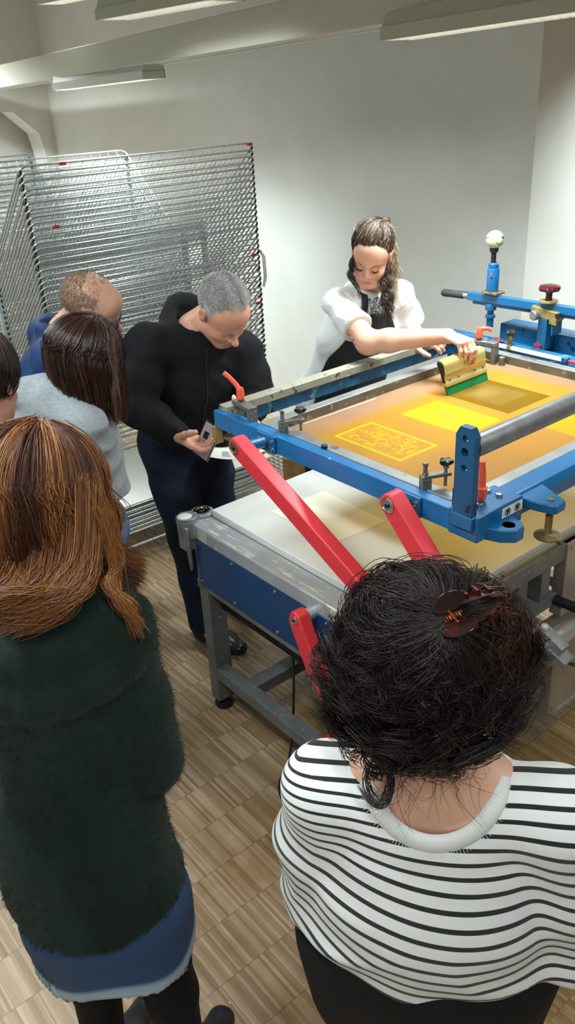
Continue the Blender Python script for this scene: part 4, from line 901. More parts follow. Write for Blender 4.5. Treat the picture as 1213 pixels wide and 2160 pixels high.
# plywood board under the far side, beyond the rack
b = at(640, 985, 3.9)
mb = MB(); mb.box((-.18, -.02, 0), (.22, .02, b[2] - .02)); o = mb.build('plywood_board', M['wood'], bevel=.002); o.location = (b[0] + .06, b[1] + .1, .0); o.rotation_euler = (0, 0, R(-30)); tag(o, 'raw plywood board standing between the rack and the press table', 'board')
# glowing panel added for a bright patch on the far left wall
M['pane'] = emis('daylit_frosted_pane', (.82, .93, 1), 1.6)
_d = ray(14, 442); _o = V3(0, 0, CAM_H); _n = V3(nb[0], nb[1], 0); pc = _o + _d * (((_n + Wt * .02 - _o) @ Wt) / (_d @ Wt)); _r = pc + Wn * .12; _l = pc - Wn * 1.1
mb = MB(); mb.prism([(_l[0], _l[1], .02), (_r[0], _r[1], .02), (_r[0], _r[1], pc[2]), (_l[0], _l[1], pc[2])], tuple(Wt * .02)); o = mb.build('window_1', M['pane'], smooth=0); o['kind'] = 'structure'
hd = MB(); y_ = .012; x_ = D * math.cos(alpha) - .01
hd.tube([(x_ - .02, y_, 1.40), (x_, y_ + .008, 1.37), (x_ + .004, y_ + .008, 1.27), (x_ - .004, y_, 1.22)], [.006, .009, .009, .006], 10)
_o = hd.build('white_handle', M['offwhite'], RACK0); _o['label'] = 'small off-white plastic handle'
# ------------------------------------------------------------------ people: helpers
def skin_mat(name, base, flush, spotd):
    m, nt, b = node_mat(name)
    tc = N(nt, 'ShaderNodeTexCoord'); n = N(nt, 'ShaderNodeTexNoise', Scale=28, Detail=5); L(nt, tc.outputs['Object'], n.inputs['Vector'])
    mr = N(nt, 'ShaderNodeMapRange'); mr.inputs[1].default_value = .35; mr.inputs[2].default_value = .7; L(nt, n.outputs['Fac'], mr.inputs[0])
    mx = N(nt, 'ShaderNodeMix', _data_type='RGBA'); mx.inputs[6].default_value = c4(base); mx.inputs[7].default_value = c4(spotd)
    mu = N(nt, 'ShaderNodeMath', _operation='MULTIPLY'); mu.inputs[1].default_value = .5; L(nt, mr.outputs[0], mu.inputs[0]); L(nt, mu.outputs[0], mx.inputs[0])
    a = N(nt, 'ShaderNodeAttribute', _attribute_name='flush'); m2 = N(nt, 'ShaderNodeMix', _data_type='RGBA'); m2.inputs[7].default_value = c4(flush)
    L(nt, a.outputs['Fac'], m2.inputs[0]); L(nt, mx.outputs[2], m2.inputs[6])
    a2 = N(nt, 'ShaderNodeAttribute', _attribute_name='dark'); m3_ = N(nt, 'ShaderNodeMix', _data_type='RGBA'); m3_.inputs[7].default_value = c4(tuple(x * .28 for x in base))
    L(nt, a2.outputs['Fac'], m3_.inputs[0]); L(nt, m2.outputs[2], m3_.inputs[6]); L(nt, m3_.outputs[2], b.inputs['Base Color'])
    b.inputs['Roughness'].default_value = .48; b.inputs['Subsurface Weight'].default_value = .12; b.inputs['Subsurface Scale'].default_value = .008; b.inputs['Subsurface Radius'].default_value = (1, .4, .25)
    n2 = N(nt, 'ShaderNodeTexNoise', Scale=420, Detail=2); L(nt, tc.outputs['Object'], n2.inputs['Vector'])
    bp = N(nt, 'ShaderNodeBump', Strength=.12, Distance=.001); L(nt, n2.outputs['Fac'], bp.inputs['Height']); L(nt, bp.outputs['Normal'], b.inputs['Normal'])
    return m
M['skin'] = skin_mat('skin', hx('#d6a58c'), hx('#bf6a5a'), hx('#c88f76'))
M['skinold'] = skin_mat('skin_ruddy', hx('#cf9880'), hx('#b9604f'), hx('#bd8068'))
class Head:
    """face frame: c = centre between the ears, f = where the face points, u = up of the head, r = towards image-left/right as given by f x u"""
    def __init__(s, c, f, u, sc=1.0):
        s.c = np.array(c, float); s.f = nrm(f); s.u = nrm(np.array(u, float) - s.f * (np.array(u, float) @ s.f)); s.r = np.cross(s.f, s.u); s.sc = sc
    def p(s, x, y, z): return s.c + s.sc * (x * s.r + y * s.f + z * s.u)
    def loc(s, P): d = P - s.c; return d @ s.r / s.sc, d @ s.f / s.sc, d @ s.u / s.sc
def add_head(F, H, fem=False, ear=True, nose=1.0, beard=0):
    q = H.p; k = H.sc
    E = lambda c, r, kk=.012, op='u': F.el(q(*c), tuple(x * k for x in r), H.r, H.f, kk, op)
    E((0, -.012, .045), (.076, .096, .086)); E((0, .03, -.012), (.063, .068, .088), .03)
    E((0, .048, -.055), (.050, .047, .048), .03); E((0, .070, -.090), (.024, .020, .019), .025)
    E((0, .055, .055), (.058, .042, .045), .03)
    for sx_ in (-1, 1):
        F.rc(q(sx_ * .055, .015, -.055), q(sx_ * .022, .072, -.088), .018 * k, .016 * k, .03)
        F.rc(q(sx_ * .008, .092, .020), q(sx_ * .042, .078, .024), .010 * k, .008 * k, .014)
        F.el(q(sx_ * .031, .104, .002), (.017 * k, .014 * k, .013 * k), H.r, H.f, .012, 's')
        F.el(q(sx_ * .031, .080, .000), (.0145 * k, .0135 * k, .0125 * k), H.r, H.f, .004)
        F.el(q(sx_ * .040, .066, -.030), (.022 * k, .022 * k, .020 * k), H.r, H.f, .02)
        if ear:
            F.el(q(sx_ * .079, -.004, .000), (.008 * k, .018 * k, .030 * k), H.r + .0 * H.f, H.f, .006)
            F.rc(q(sx_ * .084, -.014, .022), q(sx_ * .084, -.020, -.004), .0055 * k, .005 * k, .004); F.rc(q(sx_ * .083, -.014, .022), q(sx_ * .081, .008, .018), .0055 * k, .004 * k, .004)
            F.el(q(sx_ * .089, -.002, .002), (.007 * k, .008 * k, .013 * k), H.r, H.f, .005, 's')
    F.chain([q(0, .090, .018), q(0, .104, -.006), q(0, .116 * (.6 + .4 * nose), -.026)], [.008 * k, .0085 * k, .0115 * k * nose], .010)
    for sx_ in (-1, 1): F.el(q(sx_ * .0125, .103, -.030), (.0085 * k, .010 * k, .008 * k), H.r, H.f, .006); F.el(q(sx_ * .006, .110, -.0375), (.003 * k, .004 * k, .003 * k), H.r, H.f, .002, 's')
    F.chain([q(-.023, .086, -.060), q(-.008, .0975, -.0565), q(.008, .0975, -.0565), q(.023, .086, -.060)], [.0045 * k, .0062 * k, .0062 * k, .0045 * k], .006)
    F.chain([q(-.020, .086, -.0655), q(0, .0965, -.0705), q(.020, .086, -.0655)], [.0045 * k, .0075 * k, .0045 * k], .006)
    F.chain([q(-.022, .0935, -.0632), q(0, .1035, -.0632), q(.022, .0935, -.0632)], [.0015 * k] * 3, .002) if False else None
def head_attrs(V, H, lips=.6, cheeks=.35, lids=.5):
    x, y, z = H.loc(V); fl = np.zeros(len(V)); dk = np.zeros(len(V)); g = lambda cx, cy, cz, r: np.exp(-(((np.abs(x) - cx) ** 2 + (y - cy) ** 2 + (z - cz) ** 2) / r ** 2))
    fl += lips * (1.3 * np.exp(-((x / .021) ** 4 + ((z + .0635) / .010) ** 4)) * (y > .078)); fl += cheeks * g(.042, .068, -.028, .024) + cheeks * .8 * g(0, .118, -.026, .016) + .25 * g(.085, 0, 0, .03)
    dk += 1.2 * np.exp(-((x / .020) ** 4 + ((z + .0636 + .012 * (np.abs(x) / .03) ** 2) / .0017) ** 2)) * (y > .075)
    sel = (y > .06); dk += lids * np.exp(-(((np.abs(x) - .031) / .0155) ** 4 + ((z + .0075 - .010 * ((np.abs(x) - .031) / .02) ** 2) / .0022) ** 2)) * sel
    dk += .9 * np.exp(-(((np.abs(x) - .0065) / .0035) ** 2 + ((z + .0375) / .003) ** 2)) * (y > .095)
    dk += .14 * np.exp(-(((np.abs(x) - .031) / .018) ** 2 + ((z - .012) / .006) ** 2)) * sel
    return np.clip(fl, 0, 1), np.clip(dk, 0, .95)
def add_hand(F, wrist, d, n, thumb, curl=(.3, .5, .4), spread=.06, sc=1.0, per=None, th=None, kw=.008):
    """wrist -> knuckles along d; n = back of the hand; thumb = +1/-1 side (d x n)"""
    d = nrm(d); n = nrm(np.array(n, float) - d * (np.array(n, float) @ d)); s = np.cross(d, n) * thumb; w = np.array(wrist, float); k = sc; tips = []
    F.ec(w + d * .008 * k, w + d * .075 * k + s * .002, (.029 * k, .017 * k), (.040 * k, .0125 * k), s, .015)
    F.el(w + s * .024 * k + d * .035 * k - n * .006 * k, (.016 * k, .026 * k, .014 * k), s, d, .012)
    for i, (off, ln, r) in enumerate(((.030, .080, .0092), (.0105, .088, .0095), (-.0095, .082, .0090), (-.0285, .066, .0080))):
        cu = per[i] if per else curl; a = 0; p = w + d * (.080 - .0035 * i) * k + s * off * k; dd = nrm(d + s * (off / .03) * spread); rr = r * k
        F.rc(w + d * .05 * k + s * off * .85 * k, p, rr * .95, rr, kw)
        for j, fr in enumerate((.46, .30, .24)):
            a += cu[j]; v = dd * math.cos(a) - n * math.sin(a); q_ = p + v * ln * fr * k; F.rc(p, q_, rr * (1 - .08 * j), rr * (.93 - .09 * j), .004); p = q_
        tips.append(p)
    t0 = w + d * .022 * k + s * .026 * k - n * .004; v = nrm(th[0] if th is not None else d * .75 + s * .62 - n * .25); v2 = nrm(th[1] if th is not None else d * .95 + s * .2 - n * .3)
    t1 = t0 + v * .042 * k; t2 = t1 + nrm(v + v2) * .032 * k; t3 = t2 + v2 * .024 * k
    F.chain([t0, t1, t2, t3], [.0145 * k, .0115 * k, .0105 * k, .0085 * k], .006); tips.append(t3); return tips
def add_arm(F, sh, el, wr, r=(.048, .040, .039, .026), inf=0, k=.02):
    sh, el, wr = map(np.array, (sh, el, wr)); f = el + (wr - el) * .28
    F.rc(sh, el, r[0] + inf, r[1] + inf, k); F.rc(el, f, r[1] * .97 + inf, r[2] + inf, k); F.rc(f, wr, r[2] + inf, r[3] + inf, k)
def add_leg(F, hip, knee, ank, r=(.085, .056, .050, .036), inf=0, k=.025):
    hip, knee, ank = map(np.array, (hip, knee, ank)); cf = knee + (ank - knee) * .3
    F.rc(hip, knee, r[0] + inf, r[1] + inf, k); F.rc(knee, cf, r[1] + inf, r[2] + inf, k); F.rc(cf, ank, r[2] + inf, r[3] + inf, k)
def add_torso(F, pel, chest, neck, side, w=(.165, .125, .155, .12), d=(.11, .095, .115, .07), inf=0, k=.05):
    pel, chest, neck = map(np.array, (pel, chest, neck)); wa = pel + (chest - pel) * .45
    F.echain([pel, wa, chest, chest + (neck - chest) * .72], [x + inf for x in w], [x + inf for x in d], side, k)
def finish_body(F, name, m, parent, H, rlx=1, extra=None, **ha):
    V, Q = F.mesh(); V = relax(V, Q, rlx, .35); fl, dk = head_attrs(V, H, **ha)
    if extra is not None: fl2, dk2 = extra(V); fl = np.clip(fl + fl2, 0, 1); dk = np.clip(dk + dk2, 0, .95)
    return np_mesh(name, V, Q, m, parent, {'flush': fl, 'dark': dk})
def finish_cloth(F, name, m, parent, attrs=None, rlx=1):
    V, Q = F.mesh(); V = relax(V, Q, rlx, .4)
    return np_mesh(name, V, Q, m, parent, {k: f(V) for k, f in attrs.items()} if attrs else None)
def top_z(F, x, y, zhi):              # highest surface of a field under (x, y)
    i = np.clip(np.searchsorted(F.ax[0], x), 1, len(F.ax[0]) - 1); j = np.clip(np.searchsorted(F.ax[1], y), 1, len(F.ax[1]) - 1)
    i -= (x - F.ax[0][i - 1]) < (F.ax[0][i] - x); j -= (y - F.ax[1][j - 1]) < (F.ax[1][j] - y)
    col = F.F[i, j]; ks = np.where((col < 0) & (F.ax[2] < zhi))[0]
    if len(ks) == 0: return None
    a = ks[-1]; f0, f1 = col[a], col[a + 1]; t = f0 / (f0 - f1 + 1e-9); return F.ax[2][a] * (1 - t) + F.ax[2][a + 1] * t
def sample(F, P):
    idx = []; fr = []
    for x in range(3):
        i = np.clip(np.searchsorted(F.ax[x], P[:, x]) - 1, 0, len(F.ax[x]) - 2); idx.append(i); fr.append(np.clip((P[:, x] - F.ax[x][i]) / (F.ax[x][i + 1] - F.ax[x][i]), 0, 1))
    o = 0
    for a in (0, 1):
        for b in (0, 1):
            for c in (0, 1): o = o + F.F[idx[0] + a, idx[1] + b, idx[2] + c] * (fr[0] if a else 1 - fr[0]) * (fr[1] if b else 1 - fr[1]) * (fr[2] if c else 1 - fr[2])
    return o
def cast(F, P0, D, dist=.35, step=.0015):          # first surface hit marching from P0 (n,3) along D
    ts = np.arange(0, dist, step); out = np.full((len(P0), 3), np.nan)
    for i, p in enumerate(P0):
        q = p[None] + ts[:, None] * D[None]; v = sample(F, q); k = np.where(v < 0)[0]
        if len(k): out[i] = q[k[0]]
    return out
def collar_band(F, c, ex, ey, A, a, b, width, n=72, reach=.14):
    """two rings lying on a garment field, cast along -A around the axis through c; half axes a (ex) and b (ey)"""
    rows = []
    for sc_ in (0, 1):
        t = 2 * math.pi * np.arange(n) / n; aa, bb = a + width * sc_, b + width * sc_
        P0 = c + A * reach + aa * np.cos(t)[:, None] * ex + bb * np.sin(t)[:, None] * ey; row = cast(F, P0, -A, reach * 2.4); h = (row - c) @ A
        ok = ~np.isnan(h); h = np.interp(np.arange(n), np.where(ok)[0], h[ok], period=n)
        for _ in range(5): h = (np.roll(h, 1) + h + np.roll(h, -1)) / 3
        rows.append(c + A * h[:, None] + aa * np.cos(t)[:, None] * ex + bb * np.sin(t)[:, None] * ey)
    return rows
def collar_cut(F, c, ex, ey, a, b, A=None, zmin=-9):
    X, Y, Z = F.ax[0][:, None, None], F.ax[1][None, :, None], F.ax[2][None, None, :]
    x = (X - c[0]) * ex[0] + (Y - c[1]) * ex[1] + (Z - c[2]) * ex[2]; y = (X - c[0]) * ey[0] + (Y - c[1]) * ey[1] + (Z - c[2]) * ey[2]
    h = (X - c[0]) * A[0] + (Y - c[1]) * A[1] + (Z - c[2]) * A[2]
    d = (np.sqrt((x / a) ** 2 + (y / b) ** 2) - 1) * min(a, b); F.F = np.where(h > zmin, np.maximum(F.F, -d), F.F).astype(np.float32)
def band_mesh(name, rows, m, parent, A, lift=.004, th=.006):
    r0, r1 = rows; n = len(r0); mid = (r0 + r1) / 2 + A * (lift + th * .4)
    if n > 200: rib = (.0005 * (np.arange(n) % 3 == 0))[:, None] * A; mid = mid - rib; r0 = r0 - rib; r1 = r1 - rib
    V = np.vstack([r0 + A * lift, mid, r1 + A * lift * .3, r1 - A * th, r0 - A * th * 2]); fs = []
    for a in range(5):
        b_ = (a + 1) % 5
        for k in range(n): fs.append((a * n + k, a * n + (k + 1) % n, b_ * n + (k + 1) % n, b_ * n + k))
    o = np_mesh(name, V, np.array(fs), m, parent); return o
def smooth_path(P, K):
    P = np.array(P, float); n = len(P); t = np.linspace(0, n - 1, K); out = np.zeros((K, P.shape[1]))
    Pp = np.vstack([2 * P[0] - P[1], P, 2 * P[-1] - P[-2]])
    for i, x in enumerate(t):
        k = min(int(x), n - 2); f = x - k; a, b, c, d = Pp[k], Pp[k + 1], Pp[k + 2], Pp[k + 3]
        out[i] = .5 * ((2 * b) + (-a + c) * f + (2 * a - 5 * b + 4 * c - d) * f * f + (-a + 3 * b - 3 * c + d) * f ** 3)
    return out
def lock(path, n, K=18, r=.0007, spread=.012, curl=0, cf=3, seed=0, taper=.35, tint=(.2, .8), root_spread=None, clump=1):
    """n strands following one guide path"""
    g = np.random.default_rng(seed); G = smooth_path(path, K); T = np.gradient(G, axis=0); T /= np.linalg.norm(T, axis=1)[:, None] + 1e-9
    U = np.cross(T, V3(.3, .2, .9)); U /= np.linalg.norm(U, axis=1)[:, None] + 1e-9; W = np.cross(T, U); t = np.linspace(0, 1, K)
    rs = spread if root_spread is None else root_spread
    a = g.normal(size=(n, 2)); ph = g.uniform(0, 6.28, n) * (1 - .75 * clump) ; env = rs + (spread - rs) * t
    o1 = a[:, :1] * env[None] + curl * np.sin(cf * 6.28 * t[None] + ph[:, None]) * np.minimum(1, 3 * t); o2 = a[:, 1:] * env[None] + curl * np.cos(cf * 6.28 * t[None] + ph[:, None]) * np.minimum(1, 3 * t)
    P = G[None] + o1[..., None] * U[None] + o2[..., None] * W[None] + g.normal(size=(n, K, 3)) * .0003
    P += (T[None] * (g.uniform(-.012, .012, n)[:, None, None]))
    R_ = np.tile(r * (1 - (1 - taper) * t ** 2), (n, 1)) * g.uniform(.7, 1.3, (n, 1)); return P, R_, g.uniform(*tint, n)
def join_strands(L_, name, m, parent, seg=4, base=None, base_tint=.15):
    Vs, Fs, Ts, n = [], [], [], 0
    for P, R_, T_ in L_:
        v, f, t = strands(P, R_, T_, seg); Vs.append(v); Fs.append(f + n); Ts.append(t); n += len(v)
    if base is not None:
        V, Q = base; Vs.append(V); Fs.append(Q + n); Ts.append(np.full(len(V), base_tint)); n += len(V)
    return np_mesh(name, np.vstack(Vs), np.vstack(Fs), m, parent, {'tint': np.concatenate(Ts)})
def shoe(F, ank, toe, sole_z=0.0):
    ank = np.array(ank, float); toe = np.array(toe, float); d = nrm((toe - ank) * V3(1, 1, 0)); s = V3(-d[1], d[0], 0)
    heel = V3(ank[0], ank[1], sole_z + .042) - d * .035; ball = V3(ank[0], ank[1], sole_z + .040) + d * .12; tp = V3(ank[0], ank[1], sole_z + .034) + d * .19
    F.ec(heel, ball, (.034, .040), (.046, .038), s, .02); F.ec(ball, tp, (.046, .038), (.036, .028), s, .02); F.rc(V3(ank[0], ank[1], ank[2] + .01), ball + V3(0, 0, .004), .042, .030, .03); F.cut((0, 0, sole_z), (0, 0, -1))
    return d
# ------------------------------------------------------------------ person in the striped top (foreground right)
def person_striped():
    f = nrm(V3(.22, .975, 0)); s = V3(f[1], -f[0], 0)              # s = her right
    t = thing('person', 'person seen from behind in a white top with black stripes, dark curly hair clipped up', 'person', (.19, .93, 0))
    HC = V3(.170, .885, 1.445); H = Head(HC, nrm(V3(.25, .95, -.25)), (0.02, .25, 1), .98)
    neck = V3(.184, .865, 1.285); chest = V3(.192, .915, 1.12); pel = V3(.195, .925, .86)
    shL = neck - s * .152 + V3(0, .015, -.072); shR = neck + s * .172 + V3(0, .0, -.06)
    elL = at(685, 1850, .99); elR = at(1205, 1975, .87)
    wrL = pel + f * .20 + s * .03 + V3(0, 0, .10); wrR = pel + f * .22 - s * .04 + V3(0, 0, .12)
    F = Field((-.25, .55, -.0), (.65, 1.35, 1.62), .012, [(HC, .125, .0045), (wrL, .11, .005), (wrR, .11, .005)])
    add_head(F, H); F.rc(H.p(0, -.018, -.05), neck + V3(0, -.005, .01), .053, .058, .03); F.ec(neck + V3(0, .0, -.02), chest, (.125, .055), (.145, .10), s, .04)
    add_torso(F, pel, chest, neck, s, inf=-.012)
    for sh, el, wr, sg, tgt in ((shL, elL, wrL, -1, 1), (shR, elR, wrR, 1, -1)):
        F.rc(neck + V3(0, 0, -.05) + s * sg * .05, sh + V3(0, 0, -.01), .040, .042, .04); add_arm(F, sh, el, wr, inf=-.006)
        add_hand(F, wr + nrm(wr - el) * .01, wr - el, (f + V3(0, 0, .4)), -sg, curl=(.3, .35, .25))
    hips = [pel - s * .085 + V3(0, 0, -.02), pel + s * .085 + V3(0, 0, -.02)]
    ank = [V3(.12, .95, .09), V3(.29, .90, .09)]
    for hp, an in zip(hips, ank): kn = (hp + an) / 2 + f * .02; add_leg(F, hp, kn, an, inf=-.01); F.rc(an, an + f * .14 + V3(0, 0, -.055), .032, .028, .02)
    finish_body(F, 'body', M['skin'], t, H)
    # trousers + shoes
    M['blackcloth'] = mat('black_cotton', hx('#0b0c0f'), .8, bump=.3, bscale=500, spec=.25)
    T = Field((-.2, .6, .05), (.6, 1.3, 1.1), .013)
    T.ec(pel + V3(0, 0, .10), pel, (.165, .125), (.205, .145), s, .04); T.ec(pel, pel + V3(0, 0, -.16), (.205, .145), (.20, .13), s, .04)
    for hp, an, sg in zip(hips, ank, (-1, 1)): kn = (hp + an) / 2 + f * .02; T.chain([hp + s * sg * .02, kn, an + V3(0, 0, -.01)], [.118, .085, .075], .03)
    w_ = wave(3, 6, 20, 50, [(0, 0, 1), (1, 0, .5)]); T.warp(lambda X, Y, Z: .005 * w_(X, Y, Z)); finish_cloth(T, 'trousers', M['blackcloth'], t)
    for an in ank: S = Field(an - .12 - V3(0, 0, 0), an + V3(.16, .26, .08), .008); shoe(S, an, an + f * .2); finish_cloth(S, 'shoe', M['black'], t)
    # top
    G = Field((-.22, .5, .72), (.66, 1.32, 1.36), .0062)
    G.echain([pel + V3(0, 0, -.04), pel + V3(0, 0, .16) - f * .012, chest, neck + V3(0, 0, -.075)], [.180, .182, .182, .140], [.140, .145, .135, .075], s, .05)
    for sh, el, wr, sg in ((shL, elL, wrL, -1), (shR, elR, wrR, 1)):
        G.rc(neck + s * sg * .060 + V3(0, 0, -.030), sh, .048, .060, .04); m_ = (sh + el) / 2
        G.chain([sh, m_ + s * sg * .006, el], [.064, .068, .062], .03); G.chain([el, (el + wr) / 2, wr], [.062, .056, .048], .02)
    bl = pel + V3(0, 0, .075); G.ec(bl - s * .10, bl + s * .10, (.10, .14), (.10, .14), f, .05)
    w1 = ridge(wave(11, 5, 18, 34, [(.25, 0, 1), (-.2, .3, 1)])); w2 = wave(12, 6, 30, 60, [(.3, .1, 1)])
    def folds(X, Y, Z):
        low = np.clip((1.04 - Z) / .14, 0, 1); xl = np.clip((.10 - X) / .08, 0, 1) * np.clip((1.2 - Z) / .1, 0, 1); a = .0012 + .0085 * low + .006 * xl
        return -a * w1(X, Y, Z) + (.0035 * low + .0008) * w2(X, Y, Z)
    G.warp(folds); G.cut((0, 0, .79), (0, 0, -1))
    A = nrm(V3(0, 0, 1) * .74 - f * .67); ey_ = np.cross(A, s); ec_ = neck + V3(0, 0, .0) + f * .0; ca, cb_ = .080, .086
    rows = collar_band(G, ec_, s, ey_, A, ca, cb_, .024, n=360); collar_cut(G, ec_, s, ey_, ca + .006, cb_ + .006, A, -.12)
    m, nt, b = node_mat('striped_jersey'); a = N(nt, 'ShaderNodeAttribute', _attribute_name='stripe'); fr_ = N(nt, 'ShaderNodeMath', _operation='FRACT'); L(nt, a.outputs['Fac'], fr_.inputs[0])
    pp_ = N(nt, 'ShaderNodeMath', _operation='PINGPONG'); L(nt, fr_.outputs[0], pp_.inputs[0]); pp_.inputs[1].default_value = .5
    mr = N(nt, 'ShaderNodeMapRange'); L(nt, pp_.outputs[0], mr.inputs[0]); mr.inputs[1].default_value = .142; mr.inputs[2].default_value = .158
    mx = N(nt, 'ShaderNodeMix', _data_type='RGBA'); mx.inputs[6].default_value = c4(hx('#121214')); mx.inputs[7].default_value = c4(hx('#dcdad8')); L(nt, mr.outputs[0], mx.inputs[0]); L(nt, mx.outputs[2], b.inputs['Base Color'])
    b.inputs['Roughness'].default_value = .85; b.inputs['Sheen Weight'].default_value = .15
    tc = N(nt, 'ShaderNodeTexCoord'); n2 = N(nt, 'ShaderNodeTexNoise', Scale=900, Detail=2); L(nt, tc.outputs['Object'], n2.inputs['Vector']); bp = N(nt, 'ShaderNodeBump', Strength=.35, Distance=.001); L(nt, n2.outputs['Fac'], bp.inputs['Height']); L(nt, bp.outputs['Normal'], b.inputs['Normal'])
    w3 = wave(14, 4, 8, 16); w4 = wave(15, 5, 22, 44)
    def stripe(P):
        x, y, z = P.T; low = np.clip((1.02 - z) / .12, 0, 1)
        return (z + .10 * (x - .18) - .12 * (y - .8) + .9 * (y - .77) * np.clip((z - 1.15) / .12, 0, 1) + .004 * w3(x, y, z) + .006 * low * w4(x, y, z)) / .0285
    finish_cloth(G, 'striped_top', m, t, {'stripe': stripe})
    M['ribwhite'] = mat('white_rib_knit', hx('#d9d7d4'), .85, bump=.5, bscale=900, stretch=(1, 1, 1))
    c_ = band_mesh('neckband', rows, M['ribwhite'], t, A, lift=.0035, th=.006); c_['label'] = 'plain white ribbed neckband'
    # stitching just below the neckband at the back
    st = MB(); n = len(rows[1]); r1 = rows[1]
    for k in range(150):
        tt = k * n / 150; i = int(tt) % n; fr2 = tt - int(tt); p = r1[i] * (1 - fr2) + r1[(i + 1) % n] * fr2; o_ = nrm((p - ec_) - A * ((p - ec_) @ A)); st.tube([p + A * .0012, p + o_ * .006 - A * .002], .0004, 4, cap=False)
    so = st.build('stitching', M['ribwhite'], None); world_child(so, t)
    # hair: dark base volume, gathered curls, loose ringlets
    hb = Field((-.0, .68, 1.28), (.36, 1.08, 1.66), .0065); cc = V3(.163, .875, 1.480)
    hb.el(cc, (.074, .102, .090), k=.02); hb.el(cc + V3(-.038, -.02, -.030), (.040, .055, .045), k=.03); hb.el(cc + V3(.026, -.02, -.008), (.040, .055, .048), k=.03); hb.el(cc + V3(.008, -.045, .044), (.068, .052, .042), k=.03)
    hb.el(cc + V3(-.025, -.01, .058), (.05, .055, .04), k=.03); hb.el(cc + V3(.014, -.018, -.066), (.042, .046, .046), k=.03)
    wn_ = wave(21, 7, 40, 90); hb.warp(lambda X, Y, Z: .007 * wn_(X, Y, Z)); bV, bQ = hb.mesh()
    nv = np.cross(bV[bQ[:, 1]] - bV[bQ[:, 0]], bV[bQ[:, 2]] - bV[bQ[:, 0]]); nv /= np.linalg.norm(nv, axis=1)[:, None] + 1e-9; fc = bV[bQ].mean(1)
    out = ((nv * (fc - cc)).sum(1) > 0).mean() > .5; nv = nv if out else -nv
    g = np.random.default_rng(5); clip = at(945, 1312, .775); Ls = []
    def surf(P):                       # closest lump radius: push points out to the base surface
        return P
    vis = np.where(nv[:, 1] < .35)[0]; K = 22; tt = np.linspace(0, 1, K)
    # combed locks that sweep up to the clip
    gl = g.choice(vis, 620)
    for i in gl:
        p = fc[i]; n_ = nv[i]; to = clip - p; D_ = np.linalg.norm(to); tg = nrm(to - n_ * (to @ n_)); L_ = min(.15, D_ * .95) * g.uniform(.6, 1.0)
        sd = np.cross(tg, n_); pts = []
        for q_ in np.linspace(0, 1, 5):
            x = p + tg * L_ * q_ + sd * .022 * math.sin(q_ * 3.1) * g.normal(); d_ = x - cc; k0 = np.sqrt(((d_ / (.108, .120, .118)) ** 2).sum()); rr = np.linalg.norm(p - cc) ; x = cc + nrm(d_) * (rr * (1 - q_) + q_ * np.linalg.norm(clip - cc)) + nrm(d_) * .008 * math.sin(3.14 * q_) * g.uniform(.3, 1.6)
            pts.append(x)
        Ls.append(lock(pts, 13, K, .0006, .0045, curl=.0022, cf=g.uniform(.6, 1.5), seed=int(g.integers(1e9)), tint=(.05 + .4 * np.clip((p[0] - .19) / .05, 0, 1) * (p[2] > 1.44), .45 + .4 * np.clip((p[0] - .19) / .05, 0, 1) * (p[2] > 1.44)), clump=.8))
    # big loose curls over the surface
    for i in g.choice(vis, 150):
        p = fc[i]; n_ = nv[i]; a = nrm(np.cross(n_, g.normal(size=3))); b2 = np.cross(n_, a); R0 = g.uniform(.012, .03); th = np.linspace(0, g.uniform(2.5, 5), 9)
        pts = [p + a * R0 * math.cos(x) * (1 - .05 * x) + b2 * R0 * math.sin(x) + n_ * (.002 + .010 * g.uniform(.3, 1) * math.sin(x / 2) ** 2) - V3(0, 0, .002 * x) for x in th]
        Ls.append(lock(pts, int(g.integers(5, 14)), K, .0006, .0026, seed=int(g.integers(1e9)), tint=(.1, .7), clump=1))
    # smooth glossy swathes swept over the top towards the clip
    top = np.where((nv[:, 1] < .5) & (fc[:, 2] > cc[2] - .02))[0]
    for i in g.choice(top, 130):
        p = fc[i]; n_ = nv[i]; to = clip - p; tg = nrm(to - n_ * (to @ n_)); sd = np.cross(tg, n_); bow = g.normal() * .02; pts = []
        r0_, r1_ = np.linalg.norm(p - cc), np.linalg.norm(clip - cc)
        for q_ in np.linspace(0, 1, 6):
            x = p + (clip - p) * q_ * .92 + sd * bow * math.sin(3.14 * q_); pts.append(cc + nrm(x - cc) * (r0_ * (1 - q_) + r1_ * q_ + .010 + .012 * math.sin(3.14 * q_)))
        Ls.append(lock(pts, 26, K, .00055, .0034, curl=.001, cf=.8, seed=int(g.integers(1e9)), root_spread=.007, tint=(.05, .6), clump=.9))
    # frizz standing off the outline
    for i in g.choice(len(fc), 360):
        p = fc[i]; n_ = nv[i]; a = nrm(np.cross(n_, g.normal(size=3))); R0 = g.uniform(.01, .03); th = np.linspace(0, g.uniform(2, 4.5), 7)
        pts = [p + n_ * R0 * (1 - math.cos(x)) * .55 + a * R0 * math.sin(x) + V3(0, 0, -.001 * x) for x in th]
        Ls.append(lock(pts, 1, K, .00028, .001, seed=int(g.integers(1e9)), tint=(.3, .95)))
    # reddish ringlets on the right, dark ringlets hanging on the left and over the nape
    def ring(path, n, curl, cf, tint, r=.0006, sp=.003): Ls.append(lock(path, n, 40, r, sp, curl=curl, cf=cf, seed=int(g.integers(1e9)), tint=tint, clump=1))
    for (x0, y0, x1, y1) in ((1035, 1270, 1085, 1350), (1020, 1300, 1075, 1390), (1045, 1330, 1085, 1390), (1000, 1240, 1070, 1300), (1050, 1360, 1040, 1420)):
        ring([at(x0, y0, .82), at((x0 + x1) / 2 + 12, (y0 + y1) / 2, .81), at(x1 - 10, y1, .82)], 30, .010, g.uniform(.8, 1.4), (.6, 1.0))
